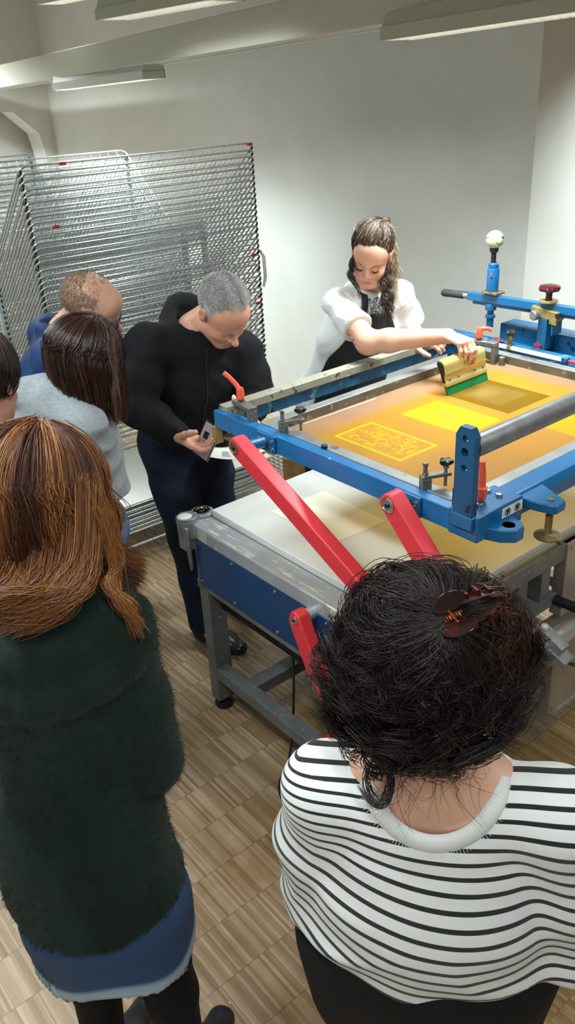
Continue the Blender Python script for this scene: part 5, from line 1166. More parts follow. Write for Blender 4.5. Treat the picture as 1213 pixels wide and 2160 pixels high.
    for (x0, y0, x1, y1, n) in ((740, 1380, 690, 1500, 30), (720, 1440, 715, 1560, 26), (760, 1500, 745, 1600, 22), (790, 1540, 800, 1640, 24), (700, 1330, 680, 1440, 20), (830, 1560, 785, 1690, 30), (1080, 1450, 1075, 1560, 20), (1060, 1520, 1040, 1590, 16)):
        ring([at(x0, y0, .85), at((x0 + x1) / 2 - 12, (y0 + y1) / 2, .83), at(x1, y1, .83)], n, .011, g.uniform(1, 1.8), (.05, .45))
    ring([at(820, 1600, .82), at(822, 1660, .80), at(800, 1690, .79), at(770, 1665, .80)], 34, .006, 1.0, (.05, .3), sp=.0022)
    for _ in range(26):
        x0 = g.uniform(820, 1010); y0 = g.uniform(1570, 1630); ring([at(x0, y0, .80), at(x0 + g.normal() * 18, y0 + 50, .785), at(x0 + g.normal() * 45, y0 + g.uniform(60, 150), .775)], 2, .006, g.uniform(.6, 1.3), (.35, .9), r=.00032, sp=.0015)
    M['hairdark'] = attr_mat('dark_brown_curls', [(0, hx('#0f0a09')), (.4, hx('#1f1412')), (.7, hx('#3c231b')), (1, hx('#70412c'))], .38, spec=.45)
    join_strands(Ls, 'hair', M['hairdark'], t, base=(bV, bQ), base_tint=.0)
    # tortoiseshell claw clip
    M['tortoise'] = mat('tortoiseshell_plastic', hx('#1c0809'), .14, col2=hx('#5a1711'), nscale=34, nlo=.52, nhi=.75, coat=.3)
    ax = nrm(at(1020, 1262, .79) - at(840, 1345, .79)); up = nrm(clip - cc); sd = np.cross(ax, up); c = clip + up * .004
    def leaf(sign):
        mb = MB(); n = 9; up_ = []; lo = []
        for k in range(n + 1):
            a = -.058 + .116 * k / n; wv = .020 + .003 * math.sin(k * 2.4); up_.append(c + ax * a + sd * sign * (.006 + .004 * math.cos(a * 30)) + up * .008); 
            lo.append(c + ax * a + sd * sign * (.006 + wv * math.cos(a * 22)) + up * (-.006))
        v = []
        for p_ in up_ + lo: v += [p_, p_ + up * .003]
        m_ = n + 1; fs = []
        for k in range(n):
            a0, a1, b0_, b1_ = 2 * k, 2 * k + 2, 2 * (m_ + k), 2 * (m_ + k) + 2
            fs += [(a0, a1, b1_, b0_), (a0 + 1, b0_ + 1, b1_ + 1, a1 + 1), (b0_, b1_, b1_ + 1, b0_ + 1), (a0, a0 + 1, a1 + 1, a1)]
        mb.add(v, fs)
        for k in range(n + 1):
            p_ = lo[k]; mb.tube([p_ + up * .0015, p_ + sd * sign * .010 - up * .008, p_ + sd * sign * .010 - up * .020], [.0035, .0028, .001], 6)
        return mb
    cl = leaf(1).build('hair_clip', M['tortoise'], None, smooth=40); world_child(cl, t); cl['label'] = 'tortoiseshell claw clip'
    j = leaf(-1).build('clip_jaw', M['tortoise'], None, smooth=40); j.parent = cl
    mb = MB()
    for sgn in (-1, 1):
        pts = []
        for k in range(16):
            a = 2 * math.pi * k / 16; pts.append(c + up * (.013 + .0035) + sd * sgn * (.0165 + .011 * math.sin(a)) + ax * (.020 * math.cos(a)) + up * .008 * (1 + sgn * math.sin(a) * sgn))
        mb.prism(pts, tuple(up * .003))
    w = mb.build('clip_wings', M['tortoise'], None, bevel=.001); w.parent = cl
    M['spring'] = mat('copper_spring', hx('#b5683f'), .3, metal=.9)
    mb = MB(); mb.tube([c + up * .019 + ax * .011 * math.cos(a * 1.0) * 0 + ax * (-.010 + .020 * k / 40) + sd * .0035 * math.sin(k * 1.1) + up * .0035 * math.cos(k * 1.1) for k, a in enumerate(np.linspace(0, 6, 41))], .0011, 5); mb.tube([c + up * .022 - sd * .016 - ax * .004, c + up * .020, c + up * .022 + sd * .016 + ax * .004], .0011, 5)
    sp = mb.build('clip_spring', M['spring'], None); sp.parent = cl
    return t
person_striped()
# ------------------------------------------------------------------ red-haired person in the green jumper (foreground left)
def person_green():
    f = nrm(V3(.30, .95, 0)); s = V3(f[1], -f[0], 0)
    t = thing('person', 'person seen from behind with long straight auburn hair, dark green fuzzy jumper and denim hem', 'person', (-.42, 1.22, 0))
    HC = at(88, 1082, 1.24); H = Head(HC, nrm(V3(.45, .85, -.35)), (.1, .25, 1), 1.0)
    neck = V3(-.405, 1.20, 1.43); chest = V3(-.435, 1.20, 1.24); pel = V3(-.43, 1.20, .93)
    shR = at(232, 1345, 1.17); shL = neck - s * .19 + V3(0, 0, -.06); elR = at(315, 1600, 1.20); elL = shL + V3(-.07, .05, -.29)
    wrR = at(215, 1560, 1.46); wrL = pel + f * .2 + V3(-.05, 0, .12)
    F = Field((-.95, .85, 0), (.05, 1.75, 1.85), .013, [(HC, .12, .006), (wrR, .09, .006), (wrL, .09, .006)])
    add_head(F, H); F.rc(H.p(0, -.018, -.05), neck, .05, .055, .03); add_torso(F, pel, chest, neck, s, w=(.128, .110, .118, .10), d=(.10, .09, .10, .06), inf=-.012)
    for sh, el, wr, sg in ((shL, elL, wrL, -1), (shR, elR, wrR, 1)):
        F.rc(neck + V3(0, 0, -.03), sh, .045, .045, .04); add_arm(F, sh, el, wr, inf=-.006); add_hand(F, wr, wr - el, V3(0, 0, 1), -sg, curl=(.4, .5, .4), kw=.01)
    hips = [pel - s * .07, pel + s * .07]; ank = [at(60, 2700, 1.05), V3(-.30, 1.12, .09)]; ank[0] = V3(-.50, 1.16, .09)
    for hp, an in zip(hips, ank): kn = (hp + an) / 2 + f * .02; add_leg(F, hp, kn, an, inf=-.012); F.rc(an, an + f * .14 + V3(0, 0, -.055), .03, .026, .02)
    finish_body(F, 'body', M['skin'], t, H)
    # leggings
    T = Field((-.75, .9, .05), (-.05, 1.5, 1.0), .012)
    for hp, an in zip(hips, ank): kn = (hp + an) / 2 + f * .02; add_leg(T, hp, kn, an + V3(0, 0, -.02), r=(.072, .060, .056, .044))
    finish_cloth(T, 'leggings', M['blackcloth'], t)
    for an in ank: S = Field(an - .1, an + V3(.14, .26, .08), .009); shoe(S, an, an + f * .2); finish_cloth(S, 'shoe', M['black'], t)
    # denim skirt hem below the jumper
    D_ = Field((-.80, .85, .35), (-.05, 1.6, .95), .009)
    D_.echain([V3(-.43, 1.19, .85), V3(-.425, 1.175, .66), V3(-.425, 1.17, .45)], [.140, .172, .190], [.120, .150, .165], s, .03)
    wd = wave(31, 4, 14, 26, [(1, 0, .1), (.6, .6, .1)]); D_.warp(lambda X, Y, Z: .012 * wd(X, Y, Z))
    def hemz(X, Y): return .555 + .035 * np.sin(14 * X + 1.0) + .02 * np.sin(23 * Y) - .04 * np.clip((X + .42) / .1, -1, 1) * 0
    X, Y, Z = D_.ax[0][:, None, None], D_.ax[1][None, :, None], D_.ax[2][None, None, :]
    D_.F = np.maximum(D_.F, (hemz(X, Y) - Z)).astype(np.float32)
    inner = np.sqrt(((X + .425) / .165) ** 2 + ((Y - 1.17) / .135) ** 2) * .14 - .14; D_.F = np.where(Z < .75, np.maximum(D_.F, -inner), D_.F).astype(np.float32)
    m = attr_mat('indigo_denim', [(0, hx('#a9b9c8')), (.35, hx('#8fa3b6')), (.5, hx('#2a4468')), (1, hx('#243c5e'))], .8, attr='tint', bump=.5, bscale=500)
    finish_cloth(D_, 'denim_hem', m, t, {'tint': lambda P: np.clip((P[:, 2] - hemz(P[:, 0], P[:, 1])) / .085 + .0, 0, 1)}).__setitem__('label', 'faded ragged denim hem')
    # fuzzy jumper
    G = Field((-.95, .8, .60), (.08, 1.75, 1.56), .0075)
    G.echain([V3(-.435, 1.180, .64), V3(-.450, 1.19, .90), chest + V3(0, 0, -.05), chest + V3(.01, 0, .04), neck + V3(0, 0, -.055)], [.198, .158, .132, .150, .125], [.170, .145, .12, .13, .085], s, .05)
    for sh, el, wr, sg in ((shL, elL, wrL, -1), (shR, elR, wrR, 1)):
        G.rc(neck + V3(0, 0, -.06), sh + V3(0, 0, -.012), .06, .068, .05); G.chain([sh + V3(0, 0, -.01), (sh + el) / 2, el], [.066, .068, .064], .014); G.chain([el, (el + wr) / 2, wr], [.062, .056, .048], .012)
    # hood / cowl folded on the back of the neck
    hc = neck + V3(0, 0, -.035) - f * .015
    for k, (dz, rad, rr) in enumerate(((-.005, .100, .030), (-.045, .118, .032))):
        ths = np.linspace(math.pi * 1.0 - .5, math.pi * 2 + .5, 12); G.chain([hc + s * rad * 1.15 * math.cos(a) + f * rad * math.sin(a) + V3(0, 0, dz - .05 * (-math.sin(a)) - .02 * k) for a in ths], [rr] * 12, .02)
    w1 = ridge(wave(33, 5, 12, 26, [(1, .1, .35), (.7, .2, .8)])); w2 = wave(34, 6, 30, 60)
    G.warp(lambda X, Y, Z: -.0055 * w1(X, Y, Z) + .0015 * w2(X, Y, Z))
    X, Y, Z = G.ax[0][:, None, None], G.ax[1][None, :, None], G.ax[2][None, None, :]
    G.F = np.maximum(G.F, (.725 + .015 * np.sin(9 * X + 2) + .02 * (X + .4) - Z)).astype(np.float32)
    V, Q = G.mesh(); V = relax(V, Q, 1, .4); M['greenknit'] = mat('dark_green_brushed_knit', hx('#121d18'), .95, col2=hx('#1a2922'), nscale=9, bump=.7, bscale=260, sheen=.06, spec=.2, stretch=(1, 1, .5))
    np_mesh('jumper', V, Q, M['greenknit'], t)
    # short pile of the brushed wool
    g = np.random.default_rng(9); a, b, c_ = V[Q[:, 0]], V[Q[:, 1]], V[Q[:, 2]]; nn = np.cross(b - a, c_ - a); nn /= np.linalg.norm(nn, axis=1)[:, None] + 1e-9
    fc = (a + c_) / 2; cen = V3(-.43, 1.19, 1.1)
    if ((nn * (fc - cen)).sum(1) > 0).mean() < .5: nn = -nn
    cand = np.where((fc[:, 1] < 1.30) & (nn[:, 1] < .5))[0]; ii = g.choice(cand, 16000); base = fc[ii] + g.normal(size=(16000, 3)) * .004; base -= nn[ii] * ((base - fc[ii]) * nn[ii]).sum(1)[:, None]
    dr = nn[ii] * .5 + g.normal(size=(16000, 3)) * .35 + V3(0, 0, -.5); dr /= np.linalg.norm(dr, axis=1)[:, None]; ln = g.uniform(.004, .011, 16000)[:, None]
    P = np.stack([base - nn[ii] * .001, base + (nn[ii] * .4 + dr * .6) * ln * .5, base + dr * ln], 1); R_ = np.tile(np.array([.00035, .0003, .0001]), (16000, 1))
    m = attr_mat('green_wool_pile', [(0, hx('#121c17')), (1, hx('#2c3f36'))], .95, spec=.15); o = join_strands([(P, R_, g.uniform(0, 1, 16000))], 'wool_pile', m, t, seg=3); o['kind'] = 'stuff'
    # hair
    hb = Field((-.62, 1.02, 1.30), (-.18, 1.45, 1.80), .0075)
    hb.el(H.p(0, -.012, .035), (.090, .108, .100), H.r, H.f, k=.02); hb.ec(H.p(0, -.05, .0), V3(HC[0] - .01, HC[1] - .055, 1.45), (.095, .07), (.090, .045), s, .04); bV, bQ = hb.mesh()
    Ls = []; crown = H.p(.005, -.035, .135); K = 26
    shell = lambda th, el_: H.p(0, -.012, .035) + (H.r * math.sin(th) * .097 * math.cos(el_) - H.f * math.cos(th) * .112 * math.cos(el_)) + H.u * .106 * math.sin(el_)
    for i in range(620):
        th = g.uniform(-2.2, 2.2); e0 = g.uniform(.95, 1.45); lay = g.uniform(.0, .012); zb = 1.405 - .02 * math.cos(th) + g.normal() * .016
        sgn = 1 if th > 0 else -1
        pts = [shell(th + sgn * .0, e) + nrm(shell(th, e) - H.c) * lay for e in np.linspace(e0, .0, 5)]
        p = pts[-1]; out = nrm((p - H.c) * V3(1, 1, 0)); drop = p[2] - zb
        wob = g.normal() * .008
        pts.append(p + out * .004 + V3(wob, wob, -drop * .33)); pts.append(p + out * (-.004) + V3(wob * .5, 0, -drop * .68))
        endo = out * (-.010 if th < 1.1 else .012); sweep = V3(.035, .01, 0) * np.clip(th, 0, 1.4) + V3(-.01, -.005, 0)
        pts.append(p + endo + sweep * .8 + V3(0, 0, -drop)); 
        Ls.append(lock(pts, 11, K, .00075, .0055, seed=int(g.integers(1e9)), root_spread=.004, tint=(max(0, .25 + .25 * math.sin(7 * th) + g.uniform(-.25, .1)), min(1, .6 + .3 * math.sin(7 * th) + g.uniform(0, .25)))))
    # long lock falling over the right shoulder, and the gathered ends resting on the hood
    for k in range(26):
        x0 = 232 + g.normal() * 8; pts = [at(215 + g.normal() * 8, 1080, 1.13), at(x0 + 12, 1180, 1.12), at(238 + g.normal() * 8, 1235, 1.10), at(262 + g.normal() * 8, 1275, 1.09), at(288 + g.normal() * 9, 1320 + g.normal() * 12, 1.085)]
        Ls.append(lock(pts, 9, K, .0006, .003, seed=int(g.integers(1e9)), tint=(.5, 1)))
    for k in range(90):
        x0 = g.uniform(-20, 215); y1 = 1265 + .05 * x0 + g.normal() * 20; pts = [at(x0, g.uniform(1000, 1100), 1.185), at(x0 - 4, 1185, 1.118), at(x0 - 28 + g.normal() * 8, 1240, 1.08), at(x0 - 75 + g.normal() * 12, y1 + 10, 1.06), at(x0 - 130, y1 + 30 + g.normal() * 12, 1.055)]
        Ls.append(lock(pts, 12, K, .00065, .005, seed=int(g.integers(1e9)), tint=(.35, .95)))
    for k in range(26):
        x0 = 225 + g.normal() * 16; pts = [at(x0 - 10, 1000 + g.normal() * 30, 1.13), at(x0 + 20, 1100, 1.12), at(x0 + 24, 1190, 1.11), at(x0 + 34 + g.normal() * 8, 1240 + g.uniform(0, 50), 1.10)]
        Ls.append(lock(pts, 1, K, .0003, .001, seed=int(g.integers(1e9)), tint=(.6, 1)))
    M['auburn'] = attr_mat('auburn_hair', [(0, hx('#241009')), (.35, hx('#4a2412')), (.65, hx('#7a4522')), (1, hx('#a3703a'))], .48, spec=.4)
    join_strands(Ls, 'hair', M['auburn'], t, base=(bV, bQ), base_tint=.05)
    return t
person_green()
# ------------------------------------------------------------------ grey-haired man with the phone
M['blackhood'] = mat('black_sweatshirt', hx('#0a0b0e'), .85, col2=hx('#0e1014'), nscale=8, bump=.35, bscale=600, spec=.3)
M['navyjeans'] = mat('navy_denim', hx('#0e1626'), .8, col2=hx('#17233a'), nscale=14, bump=.5, bscale=500, spec=.3)
def person_phone():
    f = nrm(V3(.50, -.87, 0)); s = V3(f[1], -f[0], 0)            # s = his right (towards image left)
    if s[0] > 0: s = -s
    t = thing('person', 'grey-haired person in a black hooded jacket, bowed over a phone in one hand', 'person', (-.33, 3.08, 0))
    HC = at(469, 656, 2.90); H = Head(HC, nrm(V3(.44, -.60, -.80)), nrm(V3(.32, -.55, .70)), .98)
    shR = at(308, 728, 2.88); shL = at(512, 742, 3.06); mid = (shR + shL) / 2; neck = mid + V3(.0, -.01, .075)
    pel = V3(-.40, 3.12, .92); chest = pel + (mid - pel) * .72 + V3(-.01, .02, 0)
    elR = at(291, 862, 2.80); wrR = at(372, 912, 2.68); elL = at(540, 832, 3.04); wrL = at(528, 880, 2.93)
    hipR = pel + s * .09; hipL = pel - s * .09; ankR = atz(432, 1312, .10); ankL = V3(-.30, 3.25, .10)
    knR = (hipR + ankR) / 2 + f * .03; knL = (hipL + ankL) / 2 + f * .03
    F = Field((-.95, 2.4, -.0), (.25, 3.6, 1.72), .013, [(HC, .14, .0042), (wrR + V3(.05, -.03, -.03), .12, .0038), (wrL, .1, .005)])
    add_head(F, H, nose=1.12); F.rc(H.p(0, -.022, -.05), neck + V3(0, .015, -.005), .055, .062, .03)
    F.rc(H.p(0, .06, -.085), H.p(0, .01, -.08), .022, .03, .03)
    add_torso(F, pel, chest, neck, s, inf=-.012)
    hR = wrR + nrm(wrR - elR) * .008; dR = nrm(at(425, 938, 2.62) - hR)
    for sh, el, wr in ((shR, elR, wrR), (shL, elL, wrL)): F.rc(neck + V3(0, 0, -.04), sh, .045, .047, .04); add_arm(F, sh, el, wr, inf=-.005)
    phone_c = at(437, 930, 2.62)
    # hand cupping the phone from below: palm up, thumb along its near long side
    nR = nrm(V3(-.35, .25, -.9)); th_d = nrm(at(430, 912, 2.57) - at(392, 915, 2.64))
    add_hand(F, hR, nrm(dR + V3(0, 0, -.02)), nR, -1, per=[(.15, .35, .35), (.25, .5, .45), (.3, .6, .5), (.35, .6, .5)], sc=1.08, th=(nrm(th_d + V3(-.1, 0, .2)), nrm(th_d + V3(.25, 0, .1))), kw=.006)
    add_hand(F, wrL, nrm(V3(.5, -.3, -.55)), nrm(V3(.3, .5, .8)), 1, curl=(.4, .5, .4))
    for hp, kn, an in ((hipR, knR, ankR), (hipL, knL, ankL)): add_leg(F, hp, kn, an, inf=-.01); F.rc(an, an + f * .15 + V3(0, 0, -.06), .034, .028, .02)
    # baldness-free scalp, lines
    wsk = wave(41, 5, 60, 120)
    finish_body(F, 'body', M['skinold'], t, H, lids=.75, cheeks=.45, lips=.35, extra=lambda V: (np.zeros(len(V)), .35 * np.exp(-((H.loc(V)[2] - .038 - .0015 * np.sin(H.loc(V)[0] * 90)) / .0016) ** 2) * (np.abs(H.loc(V)[0]) < .04) * (H.loc(V)[1] > .05) + .3 * np.exp(-(((np.abs(H.loc(V)[0]) - .028 - .35 * np.clip(-.03 - H.loc(V)[2], 0, .04)) / .0022) ** 2)) * (H.loc(V)[1] > .065) * (H.loc(V)[2] < -.03) * (H.loc(V)[2] > -.07)))
    # trousers
    T = Field((-.75, 2.75, .07), (.0, 3.5, 1.12), .011)
    T.ec(pel + V3(0, 0, .10), pel + V3(0, 0, -.06), (.155, .115), (.165, .125), s, .04)
    for hp, kn, an in ((hipR, knR, ankR), (hipL, knL, ankL)): T.chain([hp + V3(0, 0, -.01), (hp + kn) / 2, kn, (kn + an) / 2, an + V3(0, 0, -.03)], [.100, .090, .074, .066, .062], .03)
    w1 = ridge(wave(42, 5, 16, 34, [(.3, 0, 1), (.2, .5, 1)])); T.warp(lambda X, Y, Z: -.005 * w1(X, Y, Z)); finish_cloth(T, 'jeans', M['navyjeans'], t)
    for an in (ankR, ankL):
        S = Field(an - V3(.14, .16, .1), an + V3(.26, .2, .06), .006); shoe(S, an, an + nrm(V3(.80, -.6, 0)) * .2); finish_cloth(S, 'shoe', M['leather'], t)['label'] = 'black leather shoe'
    # jacket
    G = Field((-.75, 2.55, .86), (.15, 3.50, 1.66), .0068)
    G.echain([pel + V3(0, 0, .05), pel + (chest - pel) * .5, chest, chest + (neck - chest) * .72], [.165, .165, .175, .145], [.125, .13, .14, .095], s, .05)
    for sh, el, wr in ((shR, elR, wrR), (shL, elL, wrL)):
        G.rc(neck + V3(0, .01, -.055), sh, .062, .066, .05); G.chain([sh, (sh + el) / 2, el], [.070, .068, .062], .025); G.chain([el, (el + wr) / 2, wr], [.062, .052, .040], .02)
    # hood lying on the back and around the neck
    hc = neck + V3(-.0, .035, .01)
    for k, (rad, rr, dz, bk) in enumerate(((.078, .026, .020, .0), (.092, .030, -.015, .01))):
        ths = np.linspace(-.9, math.pi + .9, 13); G.chain([hc + s * rad * math.cos(a) - f * rad * math.sin(a) * 1.05 + V3(0, 0, dz + .05 * math.sin(a)) for a in ths], [rr * (1 - .35 * abs(math.cos(a))) for a in ths], .02)
    G.el(hc - f * .085 + V3(0, 0, -.03), (.085, .045, .07), s, f, .04)
    w2 = ridge(wave(43, 5, 20, 44, [(.4, .3, .9), (-.5, .3, .8)])); w3 = wave(44, 5, 40, 70)
    G.warp(lambda X, Y, Z: -.009 * w2(X, Y, Z) + .0015 * w3(X, Y, Z)); G.cut(pel + V3(0, 0, .015), nrm(V3(.05, -.1, -1)))
    A_ = nrm(V3(.2, -.35, .9)); c_ = neck + V3(0, -.005, .02); collar_cut(G, c_, s, np.cross(A_, s), .058, .062, A_, -.05)
    finish_cloth(G, 'hooded_jacket', M['blackhood'], t)
    # zip
    up0 = chest + f * .142 + V3(0, 0, .14); z = MB(); pts = []
    n = 26; P0 = np.array([pel + V3(0, 0, .06) + (neck + V3(0, 0, -.05) - pel - V3(0, 0, .06)) * k / n + f * .32 for k in range(n + 1)]); hits = cast(G, P0, -f, .34)
    hits = hits[~np.isnan(hits[:, 0])]
    if len(hits) > 4: z.tube(list(hits + f * .002), .0035, 6); o = z.build('zip', M['darksteel'], None); world_child(o, t)
    # cropped hair: thousands of short hairs on the scalp
    g = np.random.default_rng(12); n = 9000; a = g.normal(size=(n * 3, 3)); a /= np.linalg.norm(a, axis=1)[:, None]; x, y, z_ = a.T
    front = y * 1.0; keep = (z_ > .12 - .55 * (y < .2) * (1) - .0) & ~((y > .55) & (z_ < .62 + .9 * np.abs(x) * 0)) & ~((y > .35) & (z_ < .40) & (np.abs(x) > .3)) & ~((np.abs(x) > .80) & (z_ < .15) & (y > -.12)) & (z_ > -.42)
    a = a[keep][:n]; x, y, z_ = a.T; n = len(a)
    base = H.c + H.sc * ((x * .0765)[:, None] * H.r + (-.012 + y * .0965)[:, None] * H.f + (.045 + z_ * .0865)[:, None] * H.u)
    nr = x[:, None] * H.r + y[:, None] * H.f + z_[:, None] * H.u; ff = nrm(H.f * 1 + H.u * -.2); d_ = nr * .75 + ff[None] * .65 + g.normal(size=(n, 3)) * .22; d_ /= np.linalg.norm(d_, axis=1)[:, None]; ln = g.uniform(.007, .014, n)[:, None]
    P = np.stack([base - nr * .002, base + nr * ln * .5, base + nr * ln * .45 + d_ * ln * .7], 1); M['greyhair'] = attr_mat('silver_grey_hair', [(0, hx('#858280')), (.5, hx('#b9b7b4')), (1, hx('#e6e4e0'))], .5)
    hb = Field(HC - .13, HC + .13, .006); hb.el(H.p(0, -.014, .046), (.0785, .0975, .0875), H.r, H.f, k=.01); hb.cut(H.p(0, .062, .05), nrm(H.f * 1 - H.u * .75)); hb.cut(H.p(0, 0, -.02), nrm(-H.u + H.f * .55))
    join_strands([(P, np.tile(np.array([.0007, .0006, .0002]), (n, 1)), np.clip(.55 + .25 * np.sin(9 * x) * z_ + g.uniform(-.45, .35, n), 0, 1))], 'hair', M['greyhair'], t, seg=3, base=hb.mesh(), base_tint=.25)
    for sg in (-1, 1):
        eb = []
        for k in range(40):
            u_ = k / 39; p = H.p(sg * (.014 + .036 * u_), .101 - .018 * u_ ** 2, .019 + .006 * math.sin(u_ * 3)); q = p + H.r * sg * .006 + H.u * g.uniform(-.001, .004) + H.f * .004; eb.append([p, (p + q) / 2 + H.f * .001, q])
        join_strands([(np.array(eb), np.tile(np.array([.0008, .0007, .0003]), (len(eb), 1)), g.uniform(.1, .6, len(eb)))], 'eyebrow', M['greyhair'], t, seg=3)
    # phone: a thing of its own, lying in the hand
    M['screen'] = emis('phone_screen', hx('#8f7d88'), .35); M['glass'] = mat('phone_glass', hx('#121318'), .15, coat=.6)
    ax = nrm(at(450, 905, 2.60) - at(428, 955, 2.60)); nn = nrm(V3(-.35, -.80, .50)); nn = nrm(nn - ax * (nn @ ax)); sd = np.cross(ax, nn)
    ph = thing('phone', 'dark smartphone with a lit screen held in the grey-haired person\'s right hand', 'phone', tuple(phone_c))
    Mx = Matrix(((sd[0], ax[0], nn[0], 0), (sd[1], ax[1], nn[1], 0), (sd[2], ax[2], nn[2], 0), (0, 0, 0, 1)))
    mb = MB(); mb.box((-.034, -.066, -.004), (.034, .066, .004), Mx); mb.build('phone_case', M['glass'], ph, bevel=.002)
    mb = MB(); mb.box((-.031, -.061, .0042), (.031, .061, .0046), Mx); mb.build('screen', M['screen'], ph, smooth=0)
    mb = MB(); mb.box((-.010, -.030, .0047), (.014, -.002, .0049), Mx); mb.box((-.02, .004, .0047), (.0, .03, .0049), Mx); sp_ = mb.build('screen_picture', M['glass'], ph, smooth=0)
    # sheet of paper pinched under the phone, sagging
    c0, c1, c2, c3 = at(432, 962, 2.64), at(565, 948, 2.80), at(520, 925, 2.95), at(440, 942, 2.82)
    V = []; nx, ny = 14, 8
    for i in range(nx + 1):
        for j in range(ny + 1):
            a_, b_ = i / nx, j / ny; p = (1 - a_) * (1 - b_) * c0 + a_ * (1 - b_) * c1 + a_ * b_ * c2 + (1 - a_) * b_ * c3; V.append(p + V3(0, 0, -.024 * math.sin(math.pi * a_) * (1 - .3 * b_)))
    V = np.array(V); Q = np.array([(i * (ny + 1) + j, (i + 1) * (ny + 1) + j, (i + 1) * (ny + 1) + j + 1, i * (ny + 1) + j + 1) for i in range(nx) for j in range(ny)])
    o = np_mesh('paper_sheet', V, Q, M['paper']); so = o.modifiers.new('thick', 'SOLIDIFY'); so.thickness = .0006; tag(o, 'white curved sheet of paper held beneath the phone by the grey-haired person', 'paper')
    mk = MB(); e = (c1 - c0); w_ = (c3 - c0)
    def pt(a_, b_): return (1 - a_) * (1 - b_) * c0 + a_ * (1 - b_) * c1 + a_ * b_ * c2 + (1 - a_) * b_ * c3 + V3(0, 0, -.024 * math.sin(math.pi * a_) * (1 - .3 * b_) + .0012)
    mk.add([pt(.28, .22), pt(.42, .2), pt(.42, .62), pt(.29, .6)], [(0, 1, 2, 3)]); mk.add([pt(.72, .25), pt(.84, .25), pt(.84, .7), pt(.73, .7)], [(0, 1, 2, 3)])
    M['greyprint'] = mat('grey_print_ink', hx('#6f6f74'), .6, col2=hx('#b9b9bb'), nscale=60); mo = mk.build('printed_marks', M['greyprint'], o, smooth=0)
    return t
M['leather'] = mat('black_leather', hx('#0f1013'), .35, bump=.2, bscale=120)
person_phone()
